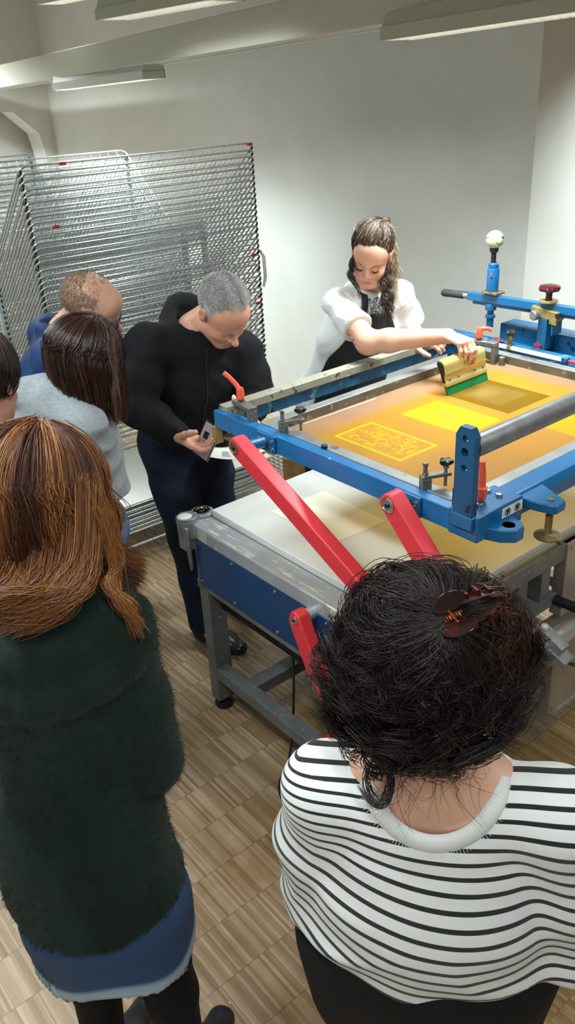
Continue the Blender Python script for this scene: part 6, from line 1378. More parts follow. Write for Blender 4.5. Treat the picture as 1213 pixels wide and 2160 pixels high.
# ------------------------------------------------------------------ printer behind the press (white T-shirt, black apron)
def person_printer():
    M['whitetee'] = mat('white_tshirt', hx('#dfe2e2'), .85, bump=.25, bscale=500, sheen=.1); M['apron'] = mat('black_apron_cloth', hx('#101318'), .8, bump=.4, bscale=500)
    f = nrm(V3(.42, -.90, 0)); s = V3(-.90, -.42, 0) / np.linalg.norm([.90, .42])      # s = her right (image left)
    t = thing('person', 'person in white T-shirt and black apron wiping the screen behind the press', 'person', (.30, 3.30, 0))
    HC = at(784, 537, 3.12); H = Head(HC, nrm(V3(-.28, -.82, -.48)), nrm(V3(.02, -.45, .88)), .87)
    shR = at(712, 640, 3.12); shL = at(842, 622, 3.30); mid = (shR + shL) / 2; neck = mid + V3(.0, -.02, .065)
    pel = V3(.24, 3.38, .90); chest = pel + (mid - pel) * .68 + V3(0, .0, 0)
    elR = at(776, 722, 2.93); top = SQ_TOP; wrR = V3(.588, 2.815, 1.345); elL = at(872, 700, 3.34); wrL = at(872, 714, 3.13)
    hipR = pel + s * .085; hipL = pel - s * .085; ankR = V3(.14, 3.32, .09); ankL = V3(.36, 3.42, .09)
    F = Field((-.35, 2.45, 0), (1.05, 3.75, 1.78), .013, [(HC, .135, .0036), (wrR + V3(.06, 0, -.02), .11, .0036), (wrL + V3(.05, 0, 0), .09, .0045)])
    add_head(F, H, nose=.9); F.rc(H.p(0, -.018, -.05), neck + V3(0, .01, 0), .046, .052, .03); add_torso(F, pel, chest, neck, s, w=(.155, .12, .14, .11), d=(.10, .09, .10, .065), inf=-.012)
    for sh, el, wr, r in ((shR, elR, wrR, (.044, .043, .041, .026)), (shL, elL, wrL, (.044, .038, .036, .025))): F.rc(neck + V3(0, 0, -.035), sh, .042, .044, .04); add_arm(F, sh, el, wr, r=r)
    # right hand closes over the top of the squeegee holder; the left rests on the clamp bar
    dR = nrm(V3(.62, -.78, -.10)); nR = nrm(V3(.05, -.05, .98))
    add_hand(F, wrR + dR * .004, dR, nR, -1, per=[(.85, .65, .25), (.9, .65, .3), (.95, .65, .3), (1.0, .6, .3)], spread=.05, sc=.95, th=(nrm(V3(.45, .0, -.9)), nrm(V3(.35, .05, -.95))), kw=.005)
    dL = nrm(at(915, 712, 3.06) - wrL); add_hand(F, wrL, dL, nrm(V3(-.2, -.5, .85)), 1, curl=(.45, .6, .5), sc=.95)
    for hp, an in ((hipR, ankR), (hipL, ankL)): kn = (hp + an) / 2 + f * .02; add_leg(F, hp, kn, an, inf=-.01); F.rc(an, an + f * .14 + V3(0, 0, -.055), .03, .026, .02)
    finish_body(F, 'body', M['skin'], t, H, lids=.7, cheeks=.35, lips=.75)
    T = Field((-.1, 3.05, .07), (.65, 3.75, 1.05), .013)
    T.ec(pel + V3(0, 0, .08), pel + V3(0, 0, -.06), (.15, .11), (.165, .12), s, .04)
    for hp, an in ((hipR, ankR), (hipL, ankL)): kn = (hp + an) / 2 + f * .02; T.chain([hp, kn, an + V3(0, 0, -.02)], [.092, .064, .058], .03)
    finish_cloth(T, 'trousers', M['blackcloth'], t)
    for an in (ankR, ankL): S = Field(an - V3(.12, .3, .1), an + V3(.24, .14, .06), .009); shoe(S, an, an + f * .2); finish_cloth(S, 'shoe', M['leather'], t)
    # T-shirt
    G = Field((-.2, 2.85, .86), (.8, 3.70, 1.52), .0062)
    G.echain([pel + V3(-.01, 0, .06), pel + (chest - pel) * .5, chest, chest + (neck - chest) * .72], [.180, .158, .155, .125], [.14, .122, .12, .08], s, .05)
    for sh, el, fr_ in ((shR, elR, .62), (shL, elL, .72)):
        e = sh + (el - sh) * fr_; G.rc(neck + V3(0, 0, -.055), sh, .048, .052, .04); G.rc(sh, e, .053, .061, .025)
    w1 = ridge(wave(51, 4, 22, 46, [(.7, .2, .7), (-.4, .3, 1)])); w2 = wave(52, 5, 40, 80); G.warp(lambda X, Y, Z: -.0085 * w1(X, Y, Z) + .003 * w2(X, Y, Z) + .003)
    for sh, el, fr_ in ((shR, elR, .66), (shL, elL, .78)): d_ = nrm(el - sh); e = sh + (el - sh) * fr_; G.cutbox(e, d_, e + d_ * .08, .125)
    A_ = nrm(V3(.1, -.35, .93)); ey_ = np.cross(A_, s); c_ = neck + V3(.0, -.005, .0); rows = collar_band(G, c_, s, ey_, A_, .064, .066, .016); collar_cut(G, c_, s, ey_, .068, .070, A_, -.05)
    finish_cloth(G, 'tshirt', M['whitetee'], t); band_mesh('neckband', rows, M['whitetee'], t, A_, lift=.002, th=.004)
    G0 = G
    # printed picture on the chest
    def on_front(P0, D=None): h = cast(G0, P0, -f, .5); return h
    # apron: bib cast onto the shirt front
    nu, nv = 22, 30; top_c = chest + V3(0, 0, .12); rowsP = []
    for j in range(nv + 1):
        v = j / nv; hw = .055 + (.165 - .055) * min(1, v / .42) ** .8; cz = top_c * (1 - v) + (pel + V3(0, 0, -.02)) * v
        rowsP += [cz + s * hw * (2 * i / nu - 1) + f * .34 for i in range(nu + 1)]
    h = cast(G0, np.array(rowsP), -f, .45); bad = np.isnan(h[:, 0]); P0 = np.array(rowsP); h[bad] = P0[bad] - f * .25
    dist = ((P0 - h) @ f).reshape(nv + 1, nu + 1)
    for _ in range(3): dist[:, 1:-1] = (dist[:, :-2] + dist[:, 1:-1] * 2 + dist[:, 2:]) / 4; dist[1:-1] = (dist[:-2] + dist[1:-1] * 2 + dist[2:]) / 4
    P = P0 - f * (dist.reshape(-1)[:, None] - .010); skirt = []
    last = P[-(nu + 1):]
    for k in range(1, 9): P = np.vstack([P, last + V3(0, 0, -.05 * k) + f * .006 * k])
    Q = np.array([(j * (nu + 1) + i, j * (nu + 1) + i + 1, (j + 1) * (nu + 1) + i + 1, (j + 1) * (nu + 1) + i) for j in range(nv + 8) for i in range(nu)])
    ap = np_mesh('apron', P, Q, M['apron'], t); so = ap.modifiers.new('thick', 'SOLIDIFY'); so.thickness = .002
    # straps from the bib over the shoulders
    for sg in (1, -1):
        a = P[0 if sg < 0 else nu]; b = neck + s * sg * .062 + f * .03 + V3(0, 0, .012); mp = []
        for k in range(13):
            u_ = k / 12; q = a * (1 - u_) + b * u_; mp.append(q + f * .25)
        hh = cast(G0, np.array(mp), -f, .5); hh = np.where(np.isnan(hh), np.array(mp) - f * .25, hh); hh = hh + f * .005; hh[-1] = b + V3(0, 0, .012)
        hh = np.vstack([hh, neck + s * sg * .058 - f * .045 + V3(0, 0, .03)])
        for _ in range(2): hh[1:-1] = (hh[:-2] + 2 * hh[1:-1] + hh[2:]) / 4
        m_ = MB(); wv = s * .013
        vs = []; 
        for q in hh: vs += [q - wv, q + wv, q + wv + f * .003, q - wv + f * .003]
        fs = []
        for k in range(len(hh) - 1):
            for j in range(4): fs.append((4 * k + j, 4 * k + (j + 1) % 4, 4 * k + 4 + (j + 1) % 4, 4 * k + 4 + j))
        m_.add(vs, fs); o = m_.build('apron_strap', M['apron'], None); world_child(o, t)
    # line drawing on the shirt above the bib (dark ink shapes)
    M['ink'] = chips(mat('shirt_print_ink', hx('#3f4650'), .8), hx('#c9cdd0'), 160, .5); cen = top_c + V3(0, 0, .035)
    gp = []; n1, n2 = 12, 10
    for j in range(n2 + 1):
        for i in range(n1 + 1): gp.append(cen + s * (.045 * (2 * i / n1 - 1)) * (1 - .5 * j / n2) + V3(0, 0, .03 - .07 * j / n2) + f * .25)
    hh = cast(G0, np.array(gp), -f, .5); ok = ~np.isnan(hh[:, 0]).any()
    if ok: 
        hh = hh + f * .0018; Qp = np.array([(j * (n1 + 1) + i, j * (n1 + 1) + i + 1, (j + 1) * (n1 + 1) + i + 1, (j + 1) * (n1 + 1) + i) for j in range(n2) for i in range(n1)]); np_mesh('shirt_print', hh, Qp, M['ink'], t)
    # tattoo: thin leaf sprigs on the upper arm, cast onto the skin
    M['tattoo'] = mat('tattoo_ink', hx('#4a4a50'), .6); tb = MB(); g = np.random.default_rng(4); fwd = nrm(-_fw)
    def skin_pt(px, py): 
        o_ = at(px, py, 2.7); d_ = nrm(at(px, py, 3.0) - o_); h_ = cast(F, np.array([o_]), d_, .6, .001)[0]; return h_ - d_ * .0006
    stem = [skin_pt(718 + 26 * u_, 684 + 48 * u_ + 6 * math.sin(u_ * 5)) for u_ in np.linspace(0, 1, 12)]; stem = [p for p in stem if not np.isnan(p[0])]
    if len(stem) > 3: tb.tube(stem, .0011, 4)
    for k in range(16):
        u_ = k / 16; bx, by = 718 + 26 * u_, 684 + 48 * u_; sg = 1 if k % 2 else -1; ex, ey = bx + sg * g.uniform(6, 11), by - g.uniform(-4, 8)
        lp = [skin_pt(bx + (ex - bx) * v + 2.2 * math.sin(v * 3.14), by + (ey - by) * v + 2.0 * math.sin(v * 3.14)) for v in np.linspace(0, 1, 6)] + [skin_pt(bx + (ex - bx) * v - 2.2 * math.sin(v * 3.14), by + (ey - by) * v - 2.0 * math.sin(v * 3.14)) for v in np.linspace(1, 0, 6)]
        lp = [p for p in lp if not np.isnan(p[0])]
        if len(lp) > 5: tb.tube(lp, .0009, 4)
    if tb.n: o = tb.build('tattoo', M['tattoo'], None); world_child(o, t)
    # hair, half up: combed back from the forehead to a clasp, curls falling on her left
    Ls = []; K = 20; g = np.random.default_rng(8); gather = H.p(-.02 * 0, -.085, .085)
    hb = Field(HC - .16, HC + .16, .0055); hb.el(H.p(0, -.016, .046), (.0685, .0855, .0775), H.r, H.f, k=.015); hb.cut(H.p(0, .034, .095), nrm(H.f * 1.0 - H.u * .2)); hb.cut(H.p(0, 0, -.0), nrm(-H.u + H.f * .75)); bm_ = hb.mesh()
    side_img = 1 if (H.r @ V3(1, 0, 0)) > 0 else -1           # image-right side of the head
    e0_ = V3(0, -.012, .045); rad_ = V3(.0775, .0975, .0875); gdir = nrm(V3(side_img * .38, -.80, .52)); gather = None
    for i in range(760):
        th = g.uniform(-2.1, 2.1); back = g.uniform(0, .75) ** 1.3 * (i % 3 != 0)
        q0 = V3(.070 * math.sin(th), .000 + .072 * math.cos(th) + g.normal() * .004, .074 + side_img * .008 * math.sin(th) - .042 * (1 - math.cos(th)) ** 1.25 + .010 * math.cos(th) + g.normal() * .003)
        d0 = nrm((q0 - e0_) / rad_); part_x = -side_img * .25; pts = []
        wv_ = g.normal() * .10; lift = g.uniform(.3, 1)
        for q_ in np.linspace(back, 1, 6):
            d_ = nrm(d0 * (1 - q_) + gdir * q_ + V3(part_x * 0 + wv_ * math.sin(3.14 * q_), 0, .32 * math.sin(3.14 * q_))); o_ = .0005 + (.0095 * lift + .003 * math.sin(7 * th)) * math.sin(3.14 * min(1, q_ * 1.15)) ** .8 + .002
            e_ = e0_ + d_ * (rad_ + o_); pts.append(H.p(*e_))
        hi = (i % 5 == 0); Ls.append(lock(pts, 10, K, .0007, .0032, curl=.0012, cf=g.uniform(.5, 1.5), seed=int(g.integers(1e9)), root_spread=.0016, tint=(.3, .95) if hi else (.02, .5)))
    for k in range(14):                                   # loose turns at the clasp
        c_ = H.p(*(e0_ + gdir * rad_ * 1.07)); a1 = nrm(np.cross(gdir, g.normal(size=3))); a2 = np.cross(nrm(H.r * gdir[0] + H.f * gdir[1] + H.u * gdir[2]), a1); rr_ = g.uniform(.008, .02)
        Ls.append(lock([c_ + a1 * rr_ * math.cos(x) + a2 * rr_ * math.sin(x) for x in np.linspace(0, 5, 7)], 10, K, .0007, .003, seed=int(g.integers(1e9)), tint=(.1, .8)))
    def curlock(pts, n, c_, cf, tint, r=.0008, sp=.004): Ls.append(lock(pts, n, 44, r, sp, curl=c_, cf=cf, seed=int(g.integers(1e9)), tint=tint, clump=1))
    for k in range(26):                                   # fair frizz behind the ear
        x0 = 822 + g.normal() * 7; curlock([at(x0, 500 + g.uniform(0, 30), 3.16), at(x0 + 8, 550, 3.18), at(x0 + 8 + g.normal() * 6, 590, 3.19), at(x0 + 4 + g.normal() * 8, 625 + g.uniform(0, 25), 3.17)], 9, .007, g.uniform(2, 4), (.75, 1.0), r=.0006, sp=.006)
    for (dx, y1, n, tn) in ((0, 660, 40, (.02, .3)), (6, 690, 40, (.05, .35)), (12, 675, 34, (.1, .5)), (-4, 640, 24, (.0, .3)), (3, 715, 22, (.1, .4))):
        curlock([at(812 + dx, 560, 3.10), at(808 + dx, 600, 3.07), at(811 + dx, 640, 3.05), at(809 + dx + 4, y1, 3.04)], n, .007, 3.0 + dx * .1, tn)
    for (x0, x1, y1) in ((742, 748, 605), (745, 758, 625), (741, 744, 590)): curlock([at(x0 + 2, 545, 3.09), at(x0 - 3, 575, 3.06), at(x1, y1, 3.04)], 26, .005, 1.6, (.0, .3))
    for k in range(40): 
        i = g.uniform(-1.6, 1.6); p = H.p(.075 * math.sin(i), -.02 + .05 * math.cos(i), .12); Ls.append(lock([p, p + H.u * .012 + g.normal(size=3) * .008, p + H.u * .016 + g.normal(size=3) * .02], 1, K, .0004, .001, seed=int(g.integers(1e9)), tint=(.4, 1)))
    M['hairbrown'] = attr_mat('ash_brown_hair', [(0, hx('#1f140f')), (.35, hx('#3d2c1f')), (.7, hx('#75604a')), (1, hx('#cfbb96'))], .42)
    join_strands(Ls, 'hair', M['hairbrown'], t, base=bm_, base_tint=.25)
    gg = np.random.default_rng(2)
    for sg in (-1, 1):
        eb = []
        for k in range(46):
            u_ = k / 45; p = H.p(sg * (.013 + .036 * u_), .1005 - .019 * u_ ** 2, .021 + .006 * math.sin(u_ * 2.6)); q = p + H.r * sg * .006 + H.u * gg.uniform(-.0005, .002) + H.f * .001; eb.append([p, (p + q) / 2, q])
        join_strands([(np.array(eb), np.tile(np.array([.0006, .0005, .0002]), (len(eb), 1)), gg.uniform(.2, .45, len(eb)))], 'eyebrow', M['hairbrown'], t, seg=3)
    for sg in (-1, 1):
        el_ = []
        for k in range(30):
            u_ = k / 29 * 2 - 1; p = H.p(sg * (.031 + .0145 * u_), .0935 - .008 * u_ * u_, -.0075 + .003 * u_ * u_); q = p + H.f * .006 - H.u * .0035 + H.r * sg * u_ * .003; el_.append([p, (p + q) / 2 - H.u * .0006, q])
        join_strands([(np.array(el_), np.tile(np.array([.0006, .0005, .0002]), (len(el_), 1)), np.full(len(el_), .0))], 'eyelashes', M['hairbrown'], t, seg=3)
    e = MB(); p = H.p(side_img * .084, -.006, -.038); e.tube([p, p - V3(0, 0, .012)], .0008, 5); e.sphere(tuple(p - V3(0, 0, .022)), .006, 12, 8, (.7, .7, 1.8)); o = e.build('earring', M['chrome'], None); world_child(o, t)
    # ring on the squeegee hand
    return t
person_printer()
# ------------------------------------------------------------------ person in the grey shawl
def person_shawl():
    f = nrm(V3(.78, .62, 0)); s = V3(f[1], -f[0], 0)
    t = thing('person', 'person with a dark brown bob wrapped in a light grey shawl, seen from behind', 'person', (-.62, 2.42, 0))
    HC = at(180, 772, 2.40); H = Head(HC, nrm(V3(.82, .42, -.42)), nrm(V3(.35, .15, .9)), .96)
    neck = V3(-.69, 2.40, 1.34); chest = V3(-.70, 2.42, 1.17); pel = V3(-.70, 2.43, .90)
    shR = neck + s * .165 + V3(0, 0, -.06); shL = neck - s * .165 + V3(0, 0, -.05); elR = shR + V3(.03, .03, -.27); elL = shL + V3(-.02, .03, -.28); wrR = chest + f * .09 + V3(0, 0, -.02) - s * .02; wrL = chest + f * .09 + V3(0, 0, .04) + s * .02
    F = Field((-1.05, 2.0, 0), (-.15, 2.95, 1.75), .014, [(HC, .125, .005)])
    add_head(F, H); F.rc(H.p(0, -.018, -.05), neck, .048, .054, .03); add_torso(F, pel, chest, neck, s, w=(.15, .12, .13, .10), d=(.10, .09, .095, .06), inf=-.015)
    for sh, el, wr, sg in ((shL, elL, wrL, -1), (shR, elR, wrR, 1)):
        F.rc(neck + V3(0, 0, -.03), sh, .04, .042, .04); add_arm(F, sh, el, wr, inf=-.008); add_hand(F, wr, wr - el, V3(0, 0, 1), -sg, curl=(.4, .5, .4), kw=.012)
    hips = [pel - s * .085, pel + s * .085]; ank = [V3(-.78, 2.50, .09), V3(-.66, 2.36, .09)]
    for hp, an in zip(hips, ank): kn = (hp + an) / 2 + f * .02; add_leg(F, hp, kn, an, inf=-.012); F.rc(an, an + f * .14 + V3(0, 0, -.055), .03, .026, .02)
    finish_body(F, 'body', M['skin'], t, H)
    M['lightjeans'] = mat('mid_blue_denim', hx('#33597d'), .8, col2=hx('#4a7196'), nscale=20, bump=.4, bscale=400)
    T = Field((-.95, 2.1, .05), (-.3, 2.8, 1.12), .013); T.ec(pel + V3(0, 0, .12), pel, (.15, .115), (.185, .145), s, .04); T.el(pel + V3(.03, 0, -.02) , (.155, .14, .12), s, f, .04)
    for hp, an in zip(hips, ank): kn = (hp + an) / 2 + f * .02; T.chain([hp, kn, an + V3(0, 0, -.02)], [.095, .066, .058], .03)
    finish_cloth(T, 'jeans', M['lightjeans'], t)
    for an in ank: S = Field(an - V3(.12, .12, .1), an + V3(.3, .28, .06), .01); shoe(S, an, an + f * .2); finish_cloth(S, 'shoe', M['leather'], t)
    G = Field((-1.08, 2.0, .96), (-.30, 2.88, 1.50), .0062)
    a0 = V3(-.675, 2.42, 1.04); G.echain([a0, V3(-.68, 2.41, 1.16), V3(-.69, 2.41, 1.26), neck + V3(0, 0, -.035)], [.175, .19, .19, .10], [.14, .15, .145, .085], s, .05)
    for sh, el in ((shL, elL), (shR, elR)): G.chain([neck + V3(0, 0, -.03), sh + V3(0, 0, -.005), el], [.06, .070, .085], .04)
    # rolled edge over the left shoulder and round the neck
    roll = [neck + V3(.05, -.045, .005), neck + V3(0, -.075, .02), neck + V3(-.075, -.05, .03), neck + V3(-.12, 0.0, .0), neck + V3(-.19, -.03, -.06), neck + V3(-.24, -.06, -.17), neck + V3(-.26, -.08, -.30)]
    G.chain(roll, [.020, .027, .034, .040, .040, .036, .03], .02)
    w1 = ridge(wave(61, 5, 26, 52, [(.25, .1, 1), (.35, -.1, .9)])); w2 = wave(62, 5, 50, 100, [(.3, 0, 1)]); G.warp(lambda X, Y, Z: -.0085 * w1(X, Y, Z) + .002 * w2(X, Y, Z))
    G.cut((-.6, 2.4, 1.04), nrm(V3(.25, 0, -1)))
    M['greyjersey'] = mat('heather_grey_jersey', hx('#7b8085'), .9, col2=hx('#8d9296'), nscale=90, bump=.4, bscale=600, sheen=.15, stretch=(1, 1, 3))
    finish_cloth(G, 'shawl', M['greyjersey'], t)
    Ls = []; g = np.random.default_rng(31); K = 24
    hb = Field(HC - V3(.16, .16, .2), HC + V3(.16, .16, .16), .007); hb.el(H.p(0, -.012, .040), (.086, .104, .096), H.r, H.f, k=.02); hb.ec(H.p(0, -.03, -.01), HC + V3(-.01, -.01, -.11), (.085, .07), (.06, .06), s, .04); hb.cut(H.p(0, .055, 0), nrm(H.f * 1 - H.u * .4)); bm_ = hb.mesh()
    for i in range(460):
        th = g.uniform(-2.5, 2.75); e0 = g.uniform(1.0, 1.5); c = H.p(0, -.012, .04); rad = 1 + g.uniform(0, .07)
        sh_ = lambda e: c + rad * (H.r * math.sin(th) * .092 * math.cos(e) - H.f * math.cos(th) * .110 * math.cos(e) + H.u * .102 * math.sin(e))
        pts = [sh_(e) for e in np.linspace(e0, -.05, 5)]; p = pts[-1]; out = nrm((p - H.c) * V3(1, 1, 0)); zb = 1.345 - .06 * np.clip(th, 0, 2.4) / 2.4 + g.normal() * .012; dr = p[2] - zb
        inn = .02 * (1 - abs(th) / 3); pts += [p + out * .004 - V3(0, 0, dr * .4), p - out * inn - V3(0, 0, dr)]
        Ls.append(lock(pts, 9, K, .0009, .0055, seed=int(g.integers(1e9)), root_spread=.004, tint=(.0, .75)))
    for k in range(34): Ls.append(lock([at(238 + g.normal() * 4, 720, 2.30), at(243, 790, 2.27), at(245 + g.normal() * 3, 835, 2.25), at(250 + g.normal() * 3, 880 + g.uniform(-15, 8), 2.24)], 6, K, .0007, .003, seed=int(g.integers(1e9)), tint=(.3, .9)))
    for k in range(30): th = g.uniform(0, 6.28); p = H.p(.03 * math.sin(th), -.01 + .04 * math.cos(th), .137); Ls.append(lock([p, p + H.u * .008 + g.normal(size=3) * .012, p + g.normal(size=3) * .03 + H.u * .006], 2, K, .0005, .001, seed=int(g.integers(1e9)), tint=(.6, 1)))
    M['hairchestnut'] = attr_mat('dark_chestnut_hair', [(0, hx('#1a0e0b')), (.5, hx('#3a211a')), (1, hx('#7a5142'))], .33, spec=.55)
    join_strands(Ls, 'hair', M['hairchestnut'], t, base=bm_, base_tint=.1)
person_shawl()

# ------------------------------------------------------------------ balding person with glasses, blue jacket
def person_bald():
    f = nrm(V3(.93, .25, 0)); s = V3(f[1], -f[0], 0)
    t = thing('person', 'balding person with dark glasses and a blue jacket, looking down beside the drying rack', 'person', (-.83, 3.02, 0))
    HC = at(186, 652, 2.95); H = Head(HC, nrm(V3(.86, .12, -.50)), nrm(V3(.42, -.30, .85)), 1.04)
    neck = V3(-.765, 2.99, 1.395); chest = V3(-.82, 3.0, 1.20); pel = V3(-.84, 3.02, .93)
    shR = neck + V3(-.0, -.17, -.06); shL = neck + V3(-.06, .18, -.05); shR = neck + s * .17 + V3(-.06, 0, -.055); shL = neck - s * .17 + V3(-.06, 0, -.05)
    elR = shR + V3(-.02, .0, -.29); elL = shL + V3(-.02, 0, -.29); wrR = elR + V3(.06, .12, -.08); wrL = elL + V3(.08, -.1, -.06)
    F = Field((-1.3, 2.5, 0), (-.3, 3.5, 1.78), .014, [(HC, .135, .0045)])
    add_head(F, H, nose=1.1); F.rc(H.p(0, -.022, -.05), neck, .055, .062, .03); add_torso(F, pel, chest, neck, s, inf=-.014)
    for sh, el, wr, sg in ((shL, elL, wrL, -1), (shR, elR, wrR, 1)):
        F.rc(neck + V3(0, 0, -.03), sh, .045, .045, .04); add_arm(F, sh, el, wr, inf=-.008); add_hand(F, wr, wr - el, V3(0, 0, 1), -sg, curl=(.4, .5, .4), kw=.012)
    hips = [pel - s * .085, pel + s * .085]; ank = [V3(-.85, 3.14, .09), V3(-.82, 2.92, .09)]
    for hp, an in zip(hips, ank): kn = (hp + an) / 2 + f * .02; add_leg(F, hp, kn, an, inf=-.012); F.rc(an, an + f * .14 + V3(0, 0, -.055), .03, .026, .02)
    finish_body(F, 'body', M['skin'], t, H, lids=.7)
    T = Field((-1.1, 2.7, .05), (-.6, 3.35, 1.1), .014); T.ec(pel + V3(0, 0, .08), pel, (.15, .11), (.165, .12), s, .04)
    for hp, an in zip(hips, ank): kn = (hp + an) / 2 + f * .02; T.chain([hp, kn, an + V3(0, 0, -.02)], [.095, .07, .062], .03)
    finish_cloth(T, 'trousers', M['navyjeans'], t)
    for an in ank: S = Field(an - V3(.12, .12, .1), an + V3(.3, .2, .06), .01); shoe(S, an, an + f * .2); finish_cloth(S, 'shoe', M['leather'], t)
    G = Field((-1.35, 2.5, .82), (-.35, 3.5, 1.56), .0075)
    G.echain([pel + V3(0, 0, -.04), chest, chest + (neck - chest) * .7], [.175, .18, .145], [.13, .145, .10], s, .05)
    for sh, el, wr in ((shR, elR, wrR), (shL, elL, wrL)): G.rc(neck + V3(-.01, 0, -.055), sh, .062, .070, .05); G.chain([sh, el, wr], [.074, .066, .046], .025)
    # stand-up collar
    A_ = nrm(V3(-.25, 0, 1)); ths = np.linspace(0, 2 * math.pi, 15); G.chain([neck + V3(-.01, 0, .01) + s * .068 * math.cos(a) + f * .070 * math.sin(a) + V3(.0, 0, -.012 * math.sin(a)) for a in ths], [.018] * 15, .02)
    w1 = ridge(wave(71, 5, 14, 30, [(.3, .2, 1)])); G.warp(lambda X, Y, Z: -.005 * w1(X, Y, Z)); collar_cut(G, neck + V3(-.01, 0, 0), s, np.cross(A_, s), .056, .058, A_, -.03)
    M['bluejacket'] = mat('blue_jacket_cloth', hx('#0d2a55'), .6, col2=hx('#123666'), nscale=9, bump=.4, bscale=400, spec=.35)
    finish_cloth(G, 'jacket', M['bluejacket'], t)
    g = np.random.default_rng(41); n = 9000; a = g.normal(size=(n * 2, 3)); a /= np.linalg.norm(a, axis=1)[:, None]; x, y, z_ = a.T
    top = (y > .25) & (z_ > .1); keep = ~top & ~((y > -.35) & (z_ > .55) & (g.uniform(size=len(x)) < .75)) & ~((np.abs(x) > .75) & (z_ < .12) & (y > -.15)) & (z_ > -.55) & ~((y > .3))
    a = a[keep]; x, y, z_ = a.T; n = len(a); base = H.c + H.sc * ((x * .0765)[:, None] * H.r + (-.012 + y * .0965)[:, None] * H.f + (.045 + z_ * .0865)[:, None] * H.u); nr = x[:, None] * H.r + y[:, None] * H.f + z_[:, None] * H.u
    d_ = nr * .5 - H.u * .5 + H.f * .3 + g.normal(size=(n, 3)) * .2; d_ /= np.linalg.norm(d_, axis=1)[:, None]; ln = g.uniform(.004, .008, n)[:, None]; P = np.stack([base - nr * .002, base + nr * ln * .3, base + d_ * ln], 1)
    M['hairstubble'] = attr_mat('short_brown_grey_hair', [(0, hx('#6d5b4b')), (1, hx('#937f6a'))], .5); join_strands([(P, np.tile(np.array([.0006, .0005, .0002]), (n, 1)), g.uniform(0, 1, n))], 'hair', M['hairstubble'], t, seg=3)
    # glasses
    gl = MB()
    for sg in (-1, 1):
        c = H.p(sg * .033, .108, .002); rim = [c + H.r * .024 * math.copysign(abs(math.cos(a)) ** .7, math.cos(a)) + H.u * .016 * math.copysign(abs(math.sin(a)) ** .7, math.sin(a)) for a in np.linspace(0, 2 * math.pi, 25)[:-1]]; gl.tube(rim, .0022, 6, closed=True)
        gl.tube([H.p(sg * .057, .106, .006), H.p(sg * .075, .09, .008), H.p(sg * .083, .0, .012), H.p(sg * .084, -.02, .0)], .0022, 6)
    gl.tube([H.p(-.010, .110, .004), H.p(0, .113, .007), H.p(.010, .110, .004)], .002, 6); o = gl.build('glasses', M['black'], None); world_child(o, t); o['label'] = 'dark-rimmed glasses'
    M['lens'] = bpy.data.materials.new('clear_lens'); M['lens'].use_nodes = True; b = M['lens'].node_tree.nodes['Principled BSDF']; b.inputs['Transmission Weight'].default_value = 1; b.inputs['Roughness'].default_value = .02; b.inputs['IOR'].default_value = 1.1
    for sg in (-1, 1):
        ls = MB(); c = H.p(sg * .033, .108, .002); ls.prism([c + H.r * .023 * math.cos(a) + H.u * .015 * math.sin(a) for a in np.linspace(0, 2 * math.pi, 21)[:-1]], tuple(H.f * .0012)); l_ = ls.build('lens', M['lens'], None, smooth=0); l_.parent = o
person_bald()

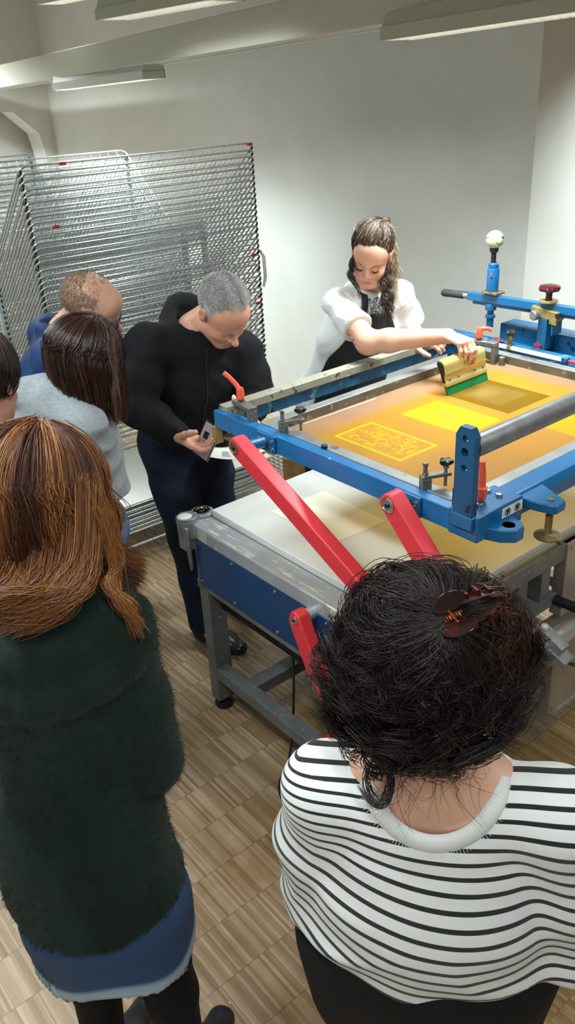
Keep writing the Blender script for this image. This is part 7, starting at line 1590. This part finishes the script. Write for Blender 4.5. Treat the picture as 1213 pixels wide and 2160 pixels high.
# ------------------------------------------------------------------ person cut off by the left edge
def person_edge():
    t = thing('person', 'dark-haired person cut off by the left edge, only the back of the head in view', 'person', (-.83, 2.02, 0))
    f = nrm(V3(-.2, .97, 0)); s = V3(f[1], -f[0], 0); HC = at(-42, 812, 2.0); H = Head(HC, nrm(V3(.15, .93, -.3)), (0, .2, 1), .98)
    neck = HC + V3(-.0, .0, -.16); chest = neck + V3(-.01, .02, -.2); pel = chest + V3(0, .02, -.3); shR = neck + s * .13 + V3(0, 0, -.08); shL = neck - s * .17 + V3(0, 0, -.06)
    elR = shR + V3(-.03, .03, -.27); elL = shL + V3(-.02, .03, -.27); wrR = pel + f * .2 + V3(-.05, 0, .2); wrL = pel + f * .2 + V3(-.1, 0, .2)
    F = Field(HC + V3(-.45, -.35, -1.7), HC + V3(.22, .5, .2), .014, [(HC, .12, .005)]); F = Field((HC[0] - .45, HC[1] - .35, 0), (HC[0] + .22, HC[1] + .5, HC[2] + .2), .014, [(HC, .12, .005)])
    add_head(F, H); F.rc(H.p(0, -.018, -.05), neck, .048, .05, .03); add_torso(F, pel, chest, neck, s, w=(.14, .11, .12, .09), d=(.09, .08, .09, .06), inf=-.014)
    for sh, el, wr, sg in ((shL, elL, wrL, -1), (shR, elR, wrR, 1)): F.rc(neck + V3(0, 0, -.03), sh, .04, .04, .04); add_arm(F, sh, el, wr, inf=-.008); add_hand(F, wr, wr - el, V3(0, 0, 1), -sg, kw=.012)
    hips = [pel - s * .08, pel + s * .08]; ank = [V3(h[0], h[1] + .02, .09) for h in hips]
    for hp, an in zip(hips, ank): kn = (hp + an) / 2 + f * .02; add_leg(F, hp, kn, an, inf=-.012); F.rc(an, an + f * .14 + V3(0, 0, -.055), .03, .026, .02)
    finish_body(F, 'body', M['skin'], t, H)
    G = Field((HC[0] - .48, HC[1] - .35, pel[2] - .1), (HC[0] + .25, HC[1] + .45, neck[2] + .1), .010); G.echain([pel, chest, chest + (neck - chest) * .7], [.155, .15, .12], [.12, .12, .085], s, .04)
    for sh, el, wr in ((shR, elR, wrR), (shL, elL, wrL)): G.rc(neck + V3(0, 0, -.06), sh, .05, .052, .04); G.chain([sh, el, wr], [.055, .052, .04], .025)
    finish_cloth(G, 'jumper', M['blackcloth'], t)
    T = Field((HC[0] - .4, HC[1] - .3, .05), (HC[0] + .2, HC[1] + .4, pel[2] + .1), .014); T.ec(pel + V3(0, 0, .03), pel + V3(0, 0, -.05), (.145, .11), (.16, .12), s, .04)
    for hp, an in zip(hips, ank): T.chain([hp, (hp + an) / 2 + f * .02, an + V3(0, 0, -.02)], [.09, .066, .06], .03)
    finish_cloth(T, 'trousers', M['navyjeans'], t)
    for an in ank: S = Field(an - V3(.14, .12, .1), an + V3(.14, .3, .06), .01); shoe(S, an, an + f * .2); finish_cloth(S, 'shoe', M['leather'], t)
    hb = Field(HC - .17, HC + .17, .007); hb.el(H.p(0, -.015, .04), (.086, .104, .096), H.r, H.f, k=.02); hb.cut(H.p(0, .055, .0), nrm(H.f - H.u * .3)); hb.cut(H.p(0, 0, -.05), nrm(-H.u + H.f * .4)); g = np.random.default_rng(55); Ls = []
    for i in range(240):
        th = g.uniform(-2.2, 2.2); e0 = g.uniform(.9, 1.5); c = H.p(0, -.015, .04); sh_ = lambda e: c + H.r * math.sin(th) * .091 * math.cos(e) - H.f * math.cos(th) * .109 * math.cos(e) + H.u * .101 * math.sin(e); pts = [sh_(e) for e in np.linspace(e0, -.75, 6)]
        Ls.append(lock(pts, 9, 20, .0008, .005, seed=int(g.integers(1e9)), tint=(0, .6)))
    join_strands(Ls, 'hair', M['hairchestnut'], t, base=hb.mesh(), base_tint=.1)
person_edge()
